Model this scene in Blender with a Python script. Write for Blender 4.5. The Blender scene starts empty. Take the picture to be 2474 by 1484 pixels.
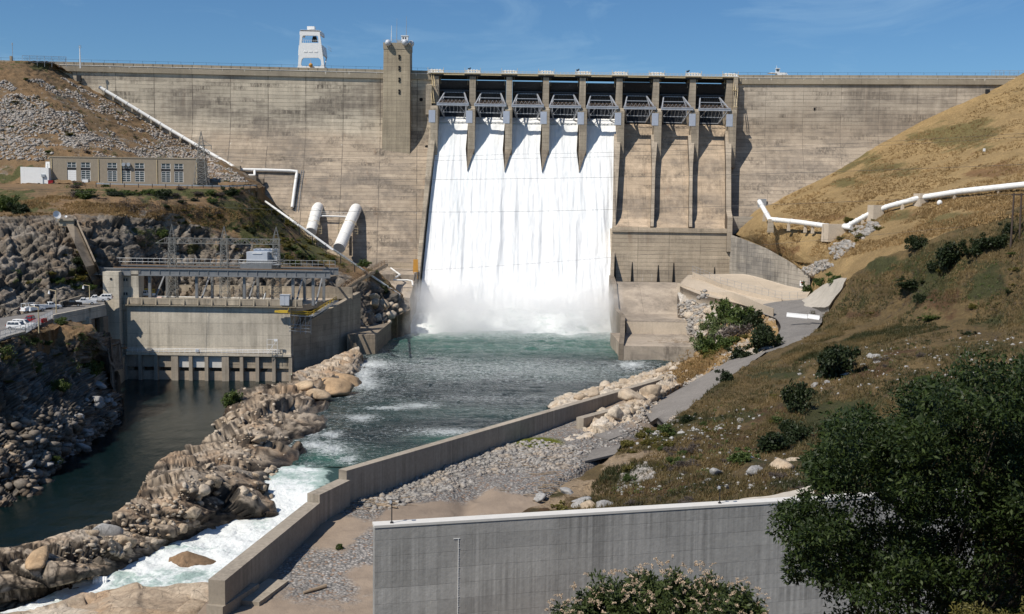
import bpy, bmesh, math, random
import numpy as np
from mathutils import Vector, Matrix
from mathutils.bvhtree import BVHTree

# ------------------------------------------------------------------ camera, world, sun, exposure
SC = bpy.context.scene
COL = SC.collection
FPX, CX, CY, IMW = 2650.0, 1236.5, 742.0, 2473.0      # focal length and centre in the pixel frame used for measuring
CAMH = 49.0                                           # camera height above the tailwater
PITCH = math.atan(242.0 / FPX)
ROLL = math.radians(0.8)
_f = Vector((0, math.cos(PITCH), -math.sin(PITCH)))
_u = Vector((0, math.sin(PITCH), math.cos(PITCH)))
_r = Vector((1, 0, 0))
CR = _r * math.cos(ROLL) + _u * math.sin(ROLL)
CU = _u * math.cos(ROLL) - _r * math.sin(ROLL)
CAM = Vector((0, 0, CAMH))
cd = bpy.data.cameras.new("camera")
cd.sensor_width = 36.0
cd.lens = 36.0 * FPX / IMW
cd.clip_start = 0.5
cd.clip_end = 20000
cam = bpy.data.objects.new("camera", cd)
COL.objects.link(cam)
M3 = Matrix((CR, CU, -_f)).transposed()
cam.matrix_world = Matrix.Translation(CAM) @ M3.to_4x4()
SC.camera = cam

SUN_EL, SUN_A = math.radians(51), math.radians(50)    # height of the sun; angle to the left of straight behind the camera
TO_SUN = Vector((-math.sin(SUN_A) * math.cos(SUN_EL), -math.cos(SUN_A) * math.cos(SUN_EL), math.sin(SUN_EL)))
sd = bpy.data.lights.new("sun", 'SUN')
sd.energy = 4.9
sd.angle = math.radians(0.53)
sd.color = (1.0, 0.935, 0.835)
so = bpy.data.objects.new("sun", sd)
COL.objects.link(so)
so.rotation_euler = TO_SUN.to_track_quat('Z', 'Y').to_euler()
so.location = (0, 0, 600)

W = bpy.data.worlds.new("World")
SC.world = W
W.use_nodes = True
wn, wl = W.node_tree.nodes, W.node_tree.links
wn.clear()
sky = wn.new('ShaderNodeTexSky')
sky.sky_type = 'NISHITA'
sky.sun_disc = False
sky.sun_elevation = SUN_EL
sky.sun_rotation = math.atan2(TO_SUN.x, TO_SUN.y)
sky.altitude = 300
sky.air_density = 1.0
sky.dust_density = 0.05
sky.ozone_density = 5.0
bg = wn.new('ShaderNodeBackground')
bg.inputs['Strength'].default_value = 0.075
wo = wn.new('ShaderNodeOutputWorld')
# thin wisps of cirrus: brighter streaks in the sky itself
tc = wn.new('ShaderNodeTexCoord')
mp = wn.new('ShaderNodeMapping')
mp.inputs['Scale'].default_value = (2.2, 2.2, 9.0)
mp.inputs['Rotation'].default_value = (0.0, 0.28, 0.3)
nz = wn.new('ShaderNodeTexNoise')
nz.inputs['Scale'].default_value = 2.3
nz.inputs['Detail'].default_value = 9
nz.inputs['Roughness'].default_value = 0.62
nz.inputs['Distortion'].default_value = 0.7
rp = wn.new('ShaderNodeMapRange')
rp.inputs['From Min'].default_value = 0.50
rp.inputs['From Max'].default_value = 0.85
rp.inputs['To Min'].default_value = 0.0
rp.inputs['To Max'].default_value = 0.42
mx = wn.new('ShaderNodeMixRGB')
mx.inputs['Color2'].default_value = (8.5, 9.0, 9.5, 1)
wl.new(tc.outputs['Generated'], mp.inputs['Vector'])
wl.new(mp.outputs['Vector'], nz.inputs['Vector'])
wl.new(nz.outputs['Fac'], rp.inputs['Value'])
wl.new(rp.outputs['Result'], mx.inputs['Fac'])
wl.new(sky.outputs['Color'], mx.inputs['Color1'])
tint = wn.new('ShaderNodeMixRGB')                # a deep blue early-summer sky
tint.blend_type = 'MULTIPLY'
tint.inputs['Fac'].default_value = 1.0
tint.inputs['Color2'].default_value = (0.72, 0.98, 1.16, 1)
wl.new(mx.outputs['Color'], tint.inputs['Color1'])
wl.new(tint.outputs['Color'], bg.inputs['Color'])
wl.new(bg.outputs['Background'], wo.inputs['Surface'])

SC.view_settings.view_transform = 'Standard'
SC.view_settings.look = 'None'
SC.view_settings.gamma = 1.0
SC.view_settings.use_curve_mapping = False
SC.view_settings.exposure = 0.0
SC.cycles.volume_step_rate = 2.0
SC.cycles.volume_max_steps = 128
SC.cycles.max_bounces = 10
SC.cycles.volume_bounces = 8
SC.cycles.transparent_max_bounces = 12

rng = np.random.default_rng(7)
random.seed(7)

# ------------------------------------------------------------------ measuring: a point of the photo plus a distance or a height
def ray(x, y):
    return _f + CR * ((x - CX) / FPX) + CU * ((CY - y) / FPX)
def D(x, y, dist):
    d = ray(x, y)
    return CAM + d * (dist / d.y)
def Z(x, y, z):
    d = ray(x, y)
    return CAM + d * ((z - CAMH) / d.z)
def pix(p):
    q = Vector(p) - CAM
    w = q.dot(_f)
    return CX + FPX * q.dot(CR) / w, CY - FPX * q.dot(CU) / w

# ------------------------------------------------------------------ numpy noise
def _h(ix, iy, iz, seed):
    h = (ix * 374761393 + iy * 668265263 + iz * 2147483647 + seed * 974634541) & 0xFFFFFFFF
    h = ((h ^ (h >> 13)) * 1274126177) & 0xFFFFFFFF
    h = ((h ^ (h >> 16)) * 2246822519) & 0xFFFFFFFF
    return ((h ^ (h >> 15)) & 0xFFFFFF) / float(0x1000000)
def vnoise(P, scale, seed=0):
    Q = np.asarray(P, float) / scale
    I = np.floor(Q).astype(np.int64)
    F = Q - I
    F = F * F * (3 - 2 * F)
    out = 0
    for dx in (0, 1):
        wx = F[:, 0] if dx else 1 - F[:, 0]
        for dy in (0, 1):
            wy = F[:, 1] if dy else 1 - F[:, 1]
            for dz in (0, 1):
                wz = F[:, 2] if dz else 1 - F[:, 2]
                out = out + wx * wy * wz * _h(I[:, 0] + dx, I[:, 1] + dy, I[:, 2] + dz, seed)
    return out
def fbm(P, scale, octs=4, seed=0, gain=0.5):
    a, s, t = 0, 1.0, 0
    for o in range(octs):
        a = a + s * (vnoise(P, scale / 2 ** o, seed + o * 17) - 0.5) * 2
        t += s
        s *= gain
    return a / t
def worley(P, scale, seed=0):
    """F1, F2, a random number per cell and the vector to the nearest cell point."""
    Q = np.asarray(P, float) / scale
    I = np.floor(Q).astype(np.int64)
    n = len(Q)
    f1 = np.full(n, 9.0); f2 = np.full(n, 9.0)
    cid = np.zeros(n, np.int64); vec = np.zeros((n, 3))
    for dx in (-1, 0, 1):
        for dy in (-1, 0, 1):
            for dz in (-1, 0, 1):
                J = I + np.array((dx, dy, dz))
                C = J + np.stack([_h(J[:, 0], J[:, 1], J[:, 2], seed + k * 101) for k in range(3)], 1)
                V = Q - C
                d = np.sqrt((V * V).sum(1))
                m = d < f1
                f2 = np.where(m, f1, np.minimum(f2, d))
                f1 = np.where(m, d, f1)
                vec = np.where(m[:, None], V, vec)
                cid = np.where(m, J[:, 0] * 7919 + J[:, 1] * 104729 + J[:, 2] * 1299709, cid)
    return f1, f2, cid, vec * scale
def blocks(P, scale, seed=0, tilt=0.45, stretch=(1, 1, 1), crack=0.12):
    """fractured rock: every cell is a block with its own height and its own tilted face, with cracks between (unit: about scale)"""
    S = np.asarray(P, float) * np.asarray(stretch)
    S = S + 0.25 * scale * np.stack([fbm(S, scale * 1.3, 2, seed + 5 + k) for k in range(3)], 1)
    f1, f2, cid, v = worley(S, scale, seed)
    r = [_h(cid, cid * 0 + k, cid * 0 + 3, seed + 50) - 0.5 for k in range(4)]
    out = r[0] * 0.7 * scale + tilt * 2 * (v[:, 0] * r[1] + v[:, 1] * r[2] + v[:, 2] * r[3])
    e = np.clip((f2 - f1) / crack, 0, 1)
    blocks.edge = np.clip(1.6 - (f2 - f1) / (.09 / scale ** .5), 0, 1)
    return out - (1 - e) * 0.16 * scale, _h(cid, cid * 0, cid * 0, seed + 77)

# ------------------------------------------------------------------ meshes
def link(name, me, mat=None, parent=None):
    o = bpy.data.objects.new(name, me)
    COL.objects.link(o)
    if mat is not None:
        for m in (mat if isinstance(mat, (list, tuple)) else [mat]):
            me.materials.append(m)
    if parent is not None:
        o.parent = parent
    return o
def np_mesh(name, V, F, smooth=False):
    """V (n,3), F (m,k) with k the same for all faces"""
    me = bpy.data.meshes.new(name)
    V = np.asarray(V, np.float32); F = np.asarray(F, np.int32)
    k = F.shape[1]
    me.vertices.add(len(V)); me.vertices.foreach_set('co', V.ravel())
    me.loops.add(F.size); me.loops.foreach_set('vertex_index', F.ravel())
    me.polygons.add(len(F))
    me.polygons.foreach_set('loop_start', np.arange(0, F.size, k, dtype=np.int32))
    me.polygons.foreach_set('loop_total', np.full(len(F), k, np.int32))
    if smooth:
        me.polygons.foreach_set('use_smooth', np.ones(len(F), bool))
    me.update(); me.validate()
    return me
def attr(me, name, vals):
    a = me.attributes.new(name, 'FLOAT', 'POINT')
    a.data.foreach_set('value', np.asarray(vals, np.float32))
def tag(o, label=None, cat=None, group=None, kind=None):
    if label: o['label'] = label
    if cat: o['category'] = cat
    if group: o['group'] = group
    if kind: o['kind'] = kind
    return o
def empty(name, loc=(0, 0, 0), label=None, cat=None, group=None, rz=0.0):
    o = bpy.data.objects.new(name, None)
    COL.objects.link(o)
    o.location = loc; o.rotation_euler = (0, 0, rz)
    o.empty_display_size = 1
    return tag(o, label, cat, group)
KIDS = {}
def copy_tree(o, loc=None, rz=None, scale=None, parent=None):
    c = o.copy(); COL.objects.link(c)
    if parent is not None: c.parent = parent
    if loc is not None: c.location = loc
    if rz is not None: c.rotation_euler = (0, 0, rz)
    if scale is not None: c.scale = scale
    for ch in list(o.children):
        copy_tree(ch, parent=c)
    return c

class MB:
    """collects solids and links them as one mesh"""
    def __init__(s, off=(0, 0, 0)):
        s.v, s.f, s.m = [], [], []
        s.off = Vector(off)
    def add(s, vs, fs, mi=0):
        b = len(s.v)
        s.v += [Vector(p) for p in vs]
        s.f += [[i + b for i in f] for f in fs]
        s.m += [mi] * len(fs)
        return s
    def hexa(s, p, mi=0):
        """eight corners: four below, four above, same order"""
        return s.add(p, [(3, 2, 1, 0), (4, 5, 6, 7), (0, 1, 5, 4), (1, 2, 6, 5), (2, 3, 7, 6), (3, 0, 4, 7)], mi)
    def box(s, c, size, rz=0.0, mi=0, taper=1.0):
        hx, hy, hz = [q / 2 for q in size]
        R = Matrix.Rotation(rz, 3, 'Z')
        P = []
        for z, t in ((-hz, 1.0), (hz, taper)):
            for x, y in ((-hx, -hy), (hx, -hy), (hx, hy), (-hx, hy)):
                P.append(Vector(c) + R @ Vector((x * t, y * t, z)))
        return s.hexa(P, mi)
    def beam(s, a, b, w, h=None, mi=0, up=(0, 0, 1)):
        a, b = Vector(a), Vector(b)
        h = h or w
        d = (b - a).normalized()
        u = Vector(up)
        if abs(d.dot(u)) > 0.98: u = Vector((0, 1, 0))
        x = d.cross(u).normalized(); y = x.cross(d)
        q = [(-w / 2, -h / 2), (w / 2, -h / 2), (w / 2, h / 2), (-w / 2, h / 2)]
        return s.hexa([a + x * i + y * j for i, j in q] + [b + x * i + y * j for i, j in q], mi)
    def tube(s, pts, r, n=8, mi=0, caps=True):
        pts = [Vector(p) for p in pts]
        rs = r if isinstance(r, (list, tuple)) else [r] * len(pts)
        b = len(s.v); ref = None
        for i, p in enumerate(pts):
            d = (pts[min(i + 1, len(pts) - 1)] - pts[max(i - 1, 0)]).normalized()
            if ref is None:
                ref = d.cross(Vector((0, 0, 1)))
                if ref.length < 0.05: ref = d.cross(Vector((0, 1, 0)))
            x = (ref - d * ref.dot(d)).normalized(); y = d.cross(x); ref = x
            for k in range(n):
                a = 2 * math.pi * k / n
                s.v.append(p + (x * math.cos(a) + y * math.sin(a)) * rs[i])
        for i in range(len(pts) - 1):
            for k in range(n):
                k2 = (k + 1) % n
                s.f.append([b + i * n + k, b + i * n + k2, b + (i + 1) * n + k2, b + (i + 1) * n + k]); s.m.append(mi)
        if caps:
            s.f.append([b + k for k in range(n)][::-1]); s.m.append(mi)
            e = b + (len(pts) - 1) * n
            s.f.append([e + k for k in range(n)]); s.m.append(mi)
        return s
    def prism(s, poly, vec, mi=0):
        """a flat outline pushed along vec"""
        n = len(poly); v = Vector(vec)
        P = [Vector(p) for p in poly]
        return s.add(P + [p + v for p in P], [list(range(n))[::-1], list(range(n, 2 * n))] + [[i, (i + 1) % n, n + (i + 1) % n, n + i] for i in range(n)], mi)
    def sphere(s, c, r, n=10, m=7, mi=0, sc=(1, 1, 1)):
        b = len(s.v); c = Vector(c)
        for j in range(m + 1):
            t = math.pi * j / m
            for k in range(n):
                a = 2 * math.pi * k / n
                s.v.append(c + Vector((r * sc[0] * math.sin(t) * math.cos(a), r * sc[1] * math.sin(t) * math.sin(a), r * sc[2] * math.cos(t))))
        for j in range(m):
            for k in range(n):
                k2 = (k + 1) % n
                s.f.append([b + j * n + k, b + (j + 1) * n + k, b + (j + 1) * n + k2, b + j * n + k2]); s.m.append(mi)
        return s
    def build(s, name, mat, parent=None, smooth=False, bevel=0.0, world=True):
        me = bpy.data.meshes.new(name)
        # coordinates are given in the world; under a moved parent they are stored relative to it
        inv = Matrix.Identity(4)
        if parent is not None and world:
            inv = PM(parent).inverted()
        me.from_pydata([tuple(inv @ (p + s.off)) for p in s.v], [], s.f)
        bm = bmesh.new(); bm.from_mesh(me)
        bmesh.ops.recalc_face_normals(bm, faces=bm.faces)
        if bevel:
            es = [e for e in bm.edges if len(e.link_faces) == 2 and e.calc_face_angle(0) > 0.5]
            bmesh.ops.bevel(bm, geom=es, offset=bevel, segments=1, affect='EDGES', clamp_overlap=True)
        bm.to_mesh(me); bm.free()
        o = link(name, me, mat, parent)
        if isinstance(mat, (list, tuple)) and not bevel:
            me.polygons.foreach_set('material_index', s.m)
        if smooth:
            me.polygons.foreach_set('use_smooth', [True] * len(me.polygons))
            try: me.set_sharp_from_angle(angle=math.radians(40))
            except Exception: pass
        return o
def PM(o):
    m = Matrix.Translation(o.location) @ o.rotation_euler.to_matrix().to_4x4() @ Matrix.Diagonal((*o.scale, 1))
    return PM(o.parent) @ m if o.parent is not None else m
# ------------------------------------------------------------------ materials
class NT:
    def __init__(s, name):
        s.mat = bpy.data.materials.new(name)
        s.mat.use_nodes = True
        s.n, s.l = s.mat.node_tree.nodes, s.mat.node_tree.links
        s.b = s.n['Principled BSDF']
        s.out = s.n['Material Output']
        s.b.inputs['Specular IOR Level'].default_value = 0.25
        s._tc = None
    def set(s, sock, v):
        if hasattr(v, 'links') or hasattr(v, 'is_linked'):
            s.l.new(v, sock)
        elif isinstance(v, (tuple, list)) and len(v) == 3 and sock.type == 'RGBA':
            sock.default_value = (*v, 1)
        else:
            sock.default_value = v
    def co(s, which='Object'):
        if s._tc is None: s._tc = s.n.new('ShaderNodeTexCoord')
        return s._tc.outputs[which]
    def geo(s, which):
        return s.n.new('ShaderNodeNewGeometry').outputs[which]
    def attr(s, name):
        a = s.n.new('ShaderNodeAttribute'); a.attribute_name = name
        return a.outputs['Fac']
    def rand(s):
        return s.n.new('ShaderNodeObjectInfo').outputs['Random']
    def map(s, vec, scale=(1, 1, 1), loc=(0, 0, 0), rot=(0, 0, 0)):
        m = s.n.new('ShaderNodeMapping')
        m.inputs['Scale'].default_value = scale; m.inputs['Location'].default_value = loc; m.inputs['Rotation'].default_value = rot
        s.l.new(vec, m.inputs['Vector'])
        return m.outputs['Vector']
    def noise(s, vec, scale=1, detail=4, rough=0.55, dist=0.0):
        t = s.n.new('ShaderNodeTexNoise')
        t.inputs['Scale'].default_value = scale; t.inputs['Detail'].default_value = detail
        t.inputs['Roughness'].default_value = rough; t.inputs['Distortion'].default_value = dist
        s.l.new(vec, t.inputs['Vector'])
        return t.outputs['Fac']
    def vor(s, vec, scale=1, out='Distance', feature='F1'):
        t = s.n.new('ShaderNodeTexVoronoi'); t.feature = feature
        t.inputs['Scale'].default_value = scale
        s.l.new(vec, t.inputs['Vector'])
        return t.outputs[out]
    def white(s, vec):
        t = s.n.new('ShaderNodeTexWhiteNoise'); t.noise_dimensions = '3D'
        s.l.new(vec, t.inputs['Vector'])
        return t.outputs['Value']
    def m(s, op, a, b=0.0, c=0.0, clamp=False):
        t = s.n.new('ShaderNodeMath'); t.operation = op; t.use_clamp = clamp
        s.set(t.inputs[0], a); s.set(t.inputs[1], b); s.set(t.inputs[2], c)
        return t.outputs[0]
    def step(s, v, lo, hi, a=0.0, b=1.0):
        t = s.n.new('ShaderNodeMapRange'); t.interpolation_type = 'SMOOTHSTEP'
        s.set(t.inputs['Value'], v)
        t.inputs['From Min'].default_value = lo; t.inputs['From Max'].default_value = hi
        t.inputs['To Min'].default_value = a; t.inputs['To Max'].default_value = b
        return t.outputs[0]
    def mix(s, fac, a, b, mode='MIX'):
        t = s.n.new('ShaderNodeMixRGB'); t.blend_type = mode
        s.set(t.inputs['Fac'], fac); s.set(t.inputs['Color1'], a); s.set(t.inputs['Color2'], b)
        return t.outputs['Color']
    def mul(s, col, v):
        """colour times a number"""
        t = s.n.new('ShaderNodeMixRGB'); t.blend_type = 'MULTIPLY'
        t.inputs['Fac'].default_value = 1
        s.set(t.inputs['Color1'], col)
        c = s.n.new('ShaderNodeCombineXYZ')
        for i in range(3): s.set(c.inputs[i], v)
        s.l.new(c.outputs[0], t.inputs['Color2'])
        return t.outputs['Color']
    def xyz(s, vec):
        t = s.n.new('ShaderNodeSeparateXYZ'); s.l.new(vec, t.inputs[0])
        return t.outputs[0], t.outputs[1], t.outputs[2]
    def comb(s, x, y, z):
        t = s.n.new('ShaderNodeCombineXYZ')
        s.set(t.inputs[0], x); s.set(t.inputs[1], y); s.set(t.inputs[2], z)
        return t.outputs[0]
    def bump(s, h, strength=0.4, dist=0.2, prev=None):
        t = s.n.new('ShaderNodeBump')
        t.inputs['Strength'].default_value = strength; t.inputs['Distance'].default_value = dist
        s.l.new(h, t.inputs['Height'])
        if prev is not None: s.l.new(prev, t.inputs['Normal'])
        return t.outputs['Normal']
    def done(s, col=None, rough=None, normal=None, metal=None):
        if col is not None: s.set(s.b.inputs['Base Color'], col)
        if rough is not None: s.set(s.b.inputs['Roughness'], rough)
        if metal is not None: s.set(s.b.inputs['Metallic'], metal)
        if normal is not None: s.l.new(normal, s.b.inputs['Normal'])
        return s.mat

def concrete(name, base, lift=1.5, joint=15.1, line=0.16, patch=0.35, streak=0.25, white=0.3, dark=(0.10, 0.085, 0.07), joff=0.0, panel=0.10, bands=None, jw=0.012, rust=0.0, sf=0.45, jstr=0.75, lstr=0.9, drip=None):
    """board-marked concrete: pour lines across, joints up, run-off streaks, dark growth in patches, white lime runs"""
    t = NT(name)
    co = t.co()
    x, y, z = t.xyz(co)
    wob = t.m('MULTIPLY', t.m('SUBTRACT', t.noise(t.map(co, (0.12, 0.12, 0.12)), 1, 2), 0.5), 0.25)
    xl = t.m('DIVIDE', t.m('ADD', x, joff), joint)
    zl = t.m('DIVIDE', t.m('ADD', z, wob), lift)
    xf, zf = t.m('FRACT', xl), t.m('FRACT', zl)
    cell = t.comb(t.m('FLOOR', xl), 0.0, t.m('FLOOR', zl))
    row = t.comb(3.3, 0.0, t.m('FLOOR', zl))
    pv = t.m('ADD', 1.0 - panel * 0.8, t.m('MULTIPLY', t.white(cell), panel))
    pv = t.m('MULTIPLY', pv, t.m('ADD', 1.0 - panel * 0.3, t.m('MULTIPLY', t.white(row), panel * 0.6)))
    big = t.step(t.noise(t.map(co, (0.035, 0.035, 0.05)), 1, 5, 0.6), 0.25, 0.75, 0.80, 1.14)
    grain = t.step(t.noise(co, 2.2, 6, 0.7), 0.2, 0.8, 0.86, 1.12)
    col = t.mul(base, t.m('MULTIPLY', t.m('MULTIPLY', pv, big), grain))
    if bands is not None:                      # paler upper lifts of the dam: (height, softness, colour)
        zz, soft, bcol = bands
        k = t.step(t.m('ADD', z, t.m('MULTIPLY', t.m('SUBTRACT', t.noise(t.map(co, (0.05, 0.05, 0.1)), 1, 4), 0.5), 16.0)), zz - soft, zz + soft)
        col = t.mix(k, col, t.mul(bcol, t.m('MULTIPLY', pv, grain)))
    # dark growth, cut off along pour lines
    pn = t.noise(t.comb(t.m('MULTIPLY', x, 0.06), t.m('MULTIPLY', y, 0.06), t.m('ADD', t.m('MULTIPLY', t.m('FLOOR', zl), 0.37), t.m('MULTIPLY', z, 0.05))), 1.0, 6, 0.68)
    pk = t.step(pn, 0.49, 0.64, 0.0, patch)
    pk = t.m('MULTIPLY', pk, t.step(t.noise(t.map(co, (1.2, 1.2, 0.25)), 1, 4, 0.7), 0.3, 0.65))
    col = t.mix(pk, col, dark)
    bs = t.noise(t.map(co, (0.022, 0.022, 0.075), (4, 1, 7)), 1, 6, 0.66)      # broad weathered bands
    bs2 = t.noise(t.map(co, (0.5, 0.5, 0.06), (4, 1, 7)), 1, 5, 0.7)
    col = t.mix(t.m('MULTIPLY', t.step(bs, 0.46, 0.60, 0.0, min(0.85, patch * 0.85)), t.step(bs2, 0.3, 0.6, 0.45, 1.0)), col, t.mul(dark, 1.9))
    # run-off
    sn = t.noise(t.map(co, (sf, sf, 0.03)), 1, 4, 0.62)
    sk = t.step(t.noise(t.map(co, (0.11, 0.11, 0.16), (1, 7, 3)), 1, 4, 0.6), 0.36, 0.64, 0.1, 1.5)
    col = t.mul(col, t.m('ADD', 1.0, t.m('MULTIPLY', sk, t.step(sn, 0.28, 0.72, -streak, streak * 0.6))))
    if rust:
        rn = t.noise(t.map(co, (0.35, 0.35, 0.03), (5, 2, 1)), 1, 5, 0.6)
        col = t.mix(t.step(rn, 0.58, 0.74, 0.0, rust), col, (0.22, 0.10, 0.04))
    # lime runs starting at pour lines
    wn_ = t.noise(t.map(co, (0.42, 0.42, 0.05), (11, 3, 0)), 1, 5, 0.75)
    wk = t.m('MULTIPLY', t.step(wn_, 0.62, 0.72, 0.0, white), t.m('POWER', zf, 0.7))
    wk = t.m('MULTIPLY', wk, t.step(t.noise(t.comb(t.m('MULTIPLY', x, 0.05), 0.0, t.m('FLOOR', zl)), 1.7, 2), 0.45, 0.6))
    col = t.mix(wk, col, (0.72, 0.68, 0.60))
    if drip is not None:                       # lime drips below the deck edge
        zt_, ln_ = drip
        dn_ = t.noise(t.map(co, (0.55, 0.0, 0.0), (2, 0, 0)), 1, 3, 0.6)
        dz_ = t.m('DIVIDE', t.m('SUBTRACT', zt_, z), ln_)
        dk = t.m('MULTIPLY', t.step(t.m('SUBTRACT', dn_, t.m('MULTIPLY', t.m('ABSOLUTE', dz_), 0.12)), 0.55, 0.60, 0.0, 0.85), t.step(dz_, -0.02, 0.0))
        col = t.mix(dk, col, (0.70, 0.66, 0.58))
    # pour lines and joints
    le = t.m('MINIMUM', zf, t.m('SUBTRACT', 1.0, zf))
    ln = t.step(le, 0.0, line * 0.5, 1.0, 0.0)
    ln = t.m('MULTIPLY', ln, t.step(t.noise(t.map(co, (0.3, 0.3, 1.5)), 1, 3), 0.3, 0.6, 0.4 * lstr, lstr))
    col = t.mix(ln, col, dark)
    je = t.m('MINIMUM', xf, t.m('SUBTRACT', 1.0, xf))
    jn = t.step(je, 0.0, jw, 1.0, 0.0)
    jn = t.m('MULTIPLY', jn, t.step(t.noise(t.map(co, (0.1, 0.1, 0.3)), 1, 4), 0.3, 0.6, jstr * 0.2, jstr))
    col = t.mix(jn, col, dark)
    h = t.m('SUBTRACT', t.noise(co, 1.5, 6, 0.7), t.m('MULTIPLY', ln, 0.6))
    return t.done(col, 0.9, t.bump(h, 0.35, 0.12))

def plain(name, col, rough=0.6, metal=0.0, dirt=0.25, scale=0.8, dirtcol=(0.10, 0.08, 0.06), spec=0.3):
    t = NT(name)
    co = t.co()
    n = t.noise(co, scale, 6, 0.7)
    s = t.noise(t.map(co, (1.6, 1.6, 0.12)), scale, 5, 0.7)
    c = t.mul(col, t.step(n, 0.2, 0.8, 1 - dirt * 0.6, 1 + dirt * 0.3))
    c = t.mix(t.step(s, 0.5, 0.8, 0.0, dirt), c, dirtcol)
    t.b.inputs['Specular IOR Level'].default_value = spec
    return t.done(c, rough, None, metal)

def rock_mat(name, c1, c2, c3, warm=(0.30, 0.17, 0.07), warmth=0.25, soil=None, green=None, scale=1.0, dark=(0.05, 0.05, 0.05), wet=False):
    """weathered granite; attributes bid (which block), soil and green (where earth or plants cover it)"""
    t = NT(name)
    co = t.co()
    bid = t.attr('bid')
    n1 = t.noise(co, 0.22 * scale, 7, 0.65, 0.4)
    n2 = t.noise(co, 1.6 * scale, 7, 0.72)
    c = t.mix(t.step(n1, 0.3, 0.7), c1, c2)
    c = t.mix(t.step(bid, 0.2, 1.0, 0.0, 0.75), c, c3)
    c = t.mix(t.step(t.noise(t.map(co, (1, 1, 1), (9, 4, 2)), 0.12 * scale, 5, 0.6), 0.48, 0.68, 0.0, warmth), c, warm)
    c = t.mul(c, t.step(n2, 0.22, 0.78, 0.62, 1.28))
    wv = t.n.new('ShaderNodeVectorMath'); wv.operation = 'MULTIPLY_ADD'
    nv_ = t.n.new('ShaderNodeTexNoise'); nv_.inputs['Scale'].default_value = 0.35 * scale; nv_.inputs['Detail'].default_value = 4
    t.l.new(co, nv_.inputs['Vector']); t.l.new(nv_.outputs['Color'], wv.inputs[0]); wv.inputs[1].default_value = (3.5, 3.5, 3.5); t.l.new(co, wv.inputs[2])
    v = t.vor(t.map(wv.outputs[0], (1, .38, .7), (0, 0, 0), (.2, .3, .7)), 0.5 * scale, 'Distance', 'DISTANCE_TO_EDGE')
    ck = t.m('MULTIPLY', t.step(v, 0.0, 0.04, 1.0, 0.0), t.step(n1, 0.42, 0.58))
    c = t.mix(t.m('MULTIPLY', ck, 0.6), c, dark)
    c = t.mix(t.m('MULTIPLY', t.attr('edge'), t.step(n2, 0.2, 0.5, 0.55, 0.95)), c, t.mul(dark, 0.7))     # darker along the edges between blocks
    lich = t.noise(t.map(co, (1, 1, 0.5), (3, 8, 1)), 0.5 * scale, 6, 0.75)
    c = t.mix(t.step(lich, 0.56, 0.72, 0.0, 0.55), c, dark)
    if soil is not None:
        sn = t.m('ADD', t.attr('soil'), t.m('MULTIPLY', t.m('SUBTRACT', t.noise(co, 0.45, 7, 0.7), 0.5), 1.3))
        sc = t.mix(t.step(t.noise(co, 0.16, 5), 0.3, 0.7), soil[0], soil[1])
        sc = t.mul(sc, t.step(t.noise(co, 3.0, 5, 0.75), 0.2, 0.8, 0.6, 1.3))
        c = t.mix(t.step(sn, 0.45, 0.6), c, sc)
    if green is not None:
        gn = t.m('ADD', t.attr('green'), t.m('MULTIPLY', t.m('SUBTRACT', t.noise(t.map(co, (1, 1, 1), (4, 4, 4)), 0.33, 7, 0.7), 0.5), 1.3))
        gc = t.mul(green, t.step(t.noise(co, 2.0, 6, 0.75), 0.2, 0.8, 0.45, 1.5))
        c = t.mix(t.step(gn, 0.48, 0.6), c, gc)
    rough = 0.92
    if wet:
        w = t.step(t.attr('wet'), 0.35, 0.75)
        c = t.mix(w, c, t.mul(c, 0.3))
        rough = t.step(w, 0, 1, 0.92, 0.35)
    h = t.m('ADD', t.m('MULTIPLY', n2, 0.7), t.m('MULTIPLY', t.noise(co, 0.6 * scale, 8, 0.75), 1.2))
    return t.done(c, rough, t.bump(h, 0.7, 0.25))

def leaf_mat(name, c1, c2, c3=None, trans=0.25):
    t = NT(name)
    a = t.attr('v')
    col = t.mix(a, c1, c2)
    if c3 is not None:
        col = t.mix(t.step(t.attr('w'), 0.6, 0.9), col, c3)
    col = t.mix(t.step(t.rand(), 0, 1, 0.0, 0.35), col, t.mul(c1, 0.8))
    t.set(t.b.inputs['Base Color'], col)
    t.b.inputs['Roughness'].default_value = 0.55
    t.b.inputs['Specular IOR Level'].default_value = 0.35
    tr = t.n.new('ShaderNodeBsdfTranslucent')
    t.set(tr.inputs['Color'], t.mul(col, 1.4))
    ms = t.n.new('ShaderNodeMixShader')
    ms.inputs['Fac'].default_value = trans
    t.l.new(t.b.outputs[0], ms.inputs[1]); t.l.new(tr.outputs[0], ms.inputs[2])
    t.l.new(ms.outputs[0], t.out.inputs['Surface'])
    return t.mat

M = {}
M['dam'] = concrete('dam concrete', (0.42, 0.34, 0.255), bands=(79, 5, (0.62, 0.54, 0.42)), patch=0.9, streak=0.16, white=0.75, panel=0.20, jw=0.019, joff=7.5, rust=0.2, jstr=0.9)
M['damr'] = concrete('dam concrete greyer', (0.42, 0.345, 0.265), bands=(88, 6, (0.53, 0.455, 0.365)), patch=0.8, streak=0.14, white=0.6, panel=0.16, jw=0.011, rust=0.15)
M['beam'] = concrete('crest beam concrete', (0.36, 0.31, 0.235), lift=30, joint=15.1, patch=0.25, streak=0.1, white=0.6, line=0.0, jw=0.008, joff=7.5, drip=(102.9, 1.6))
M['tower'] = concrete('tower concrete', (0.40, 0.335, 0.24), lift=1.5, joint=1.9, patch=0.25, streak=0.2, white=0.1, panel=0.07, jw=0.05, line=0.10)
M['pier'] = concrete('pier concrete', (0.40, 0.34, 0.26), lift=1.5, joint=40, patch=0.35, streak=0.3, white=0.25, line=0.12)
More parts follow.
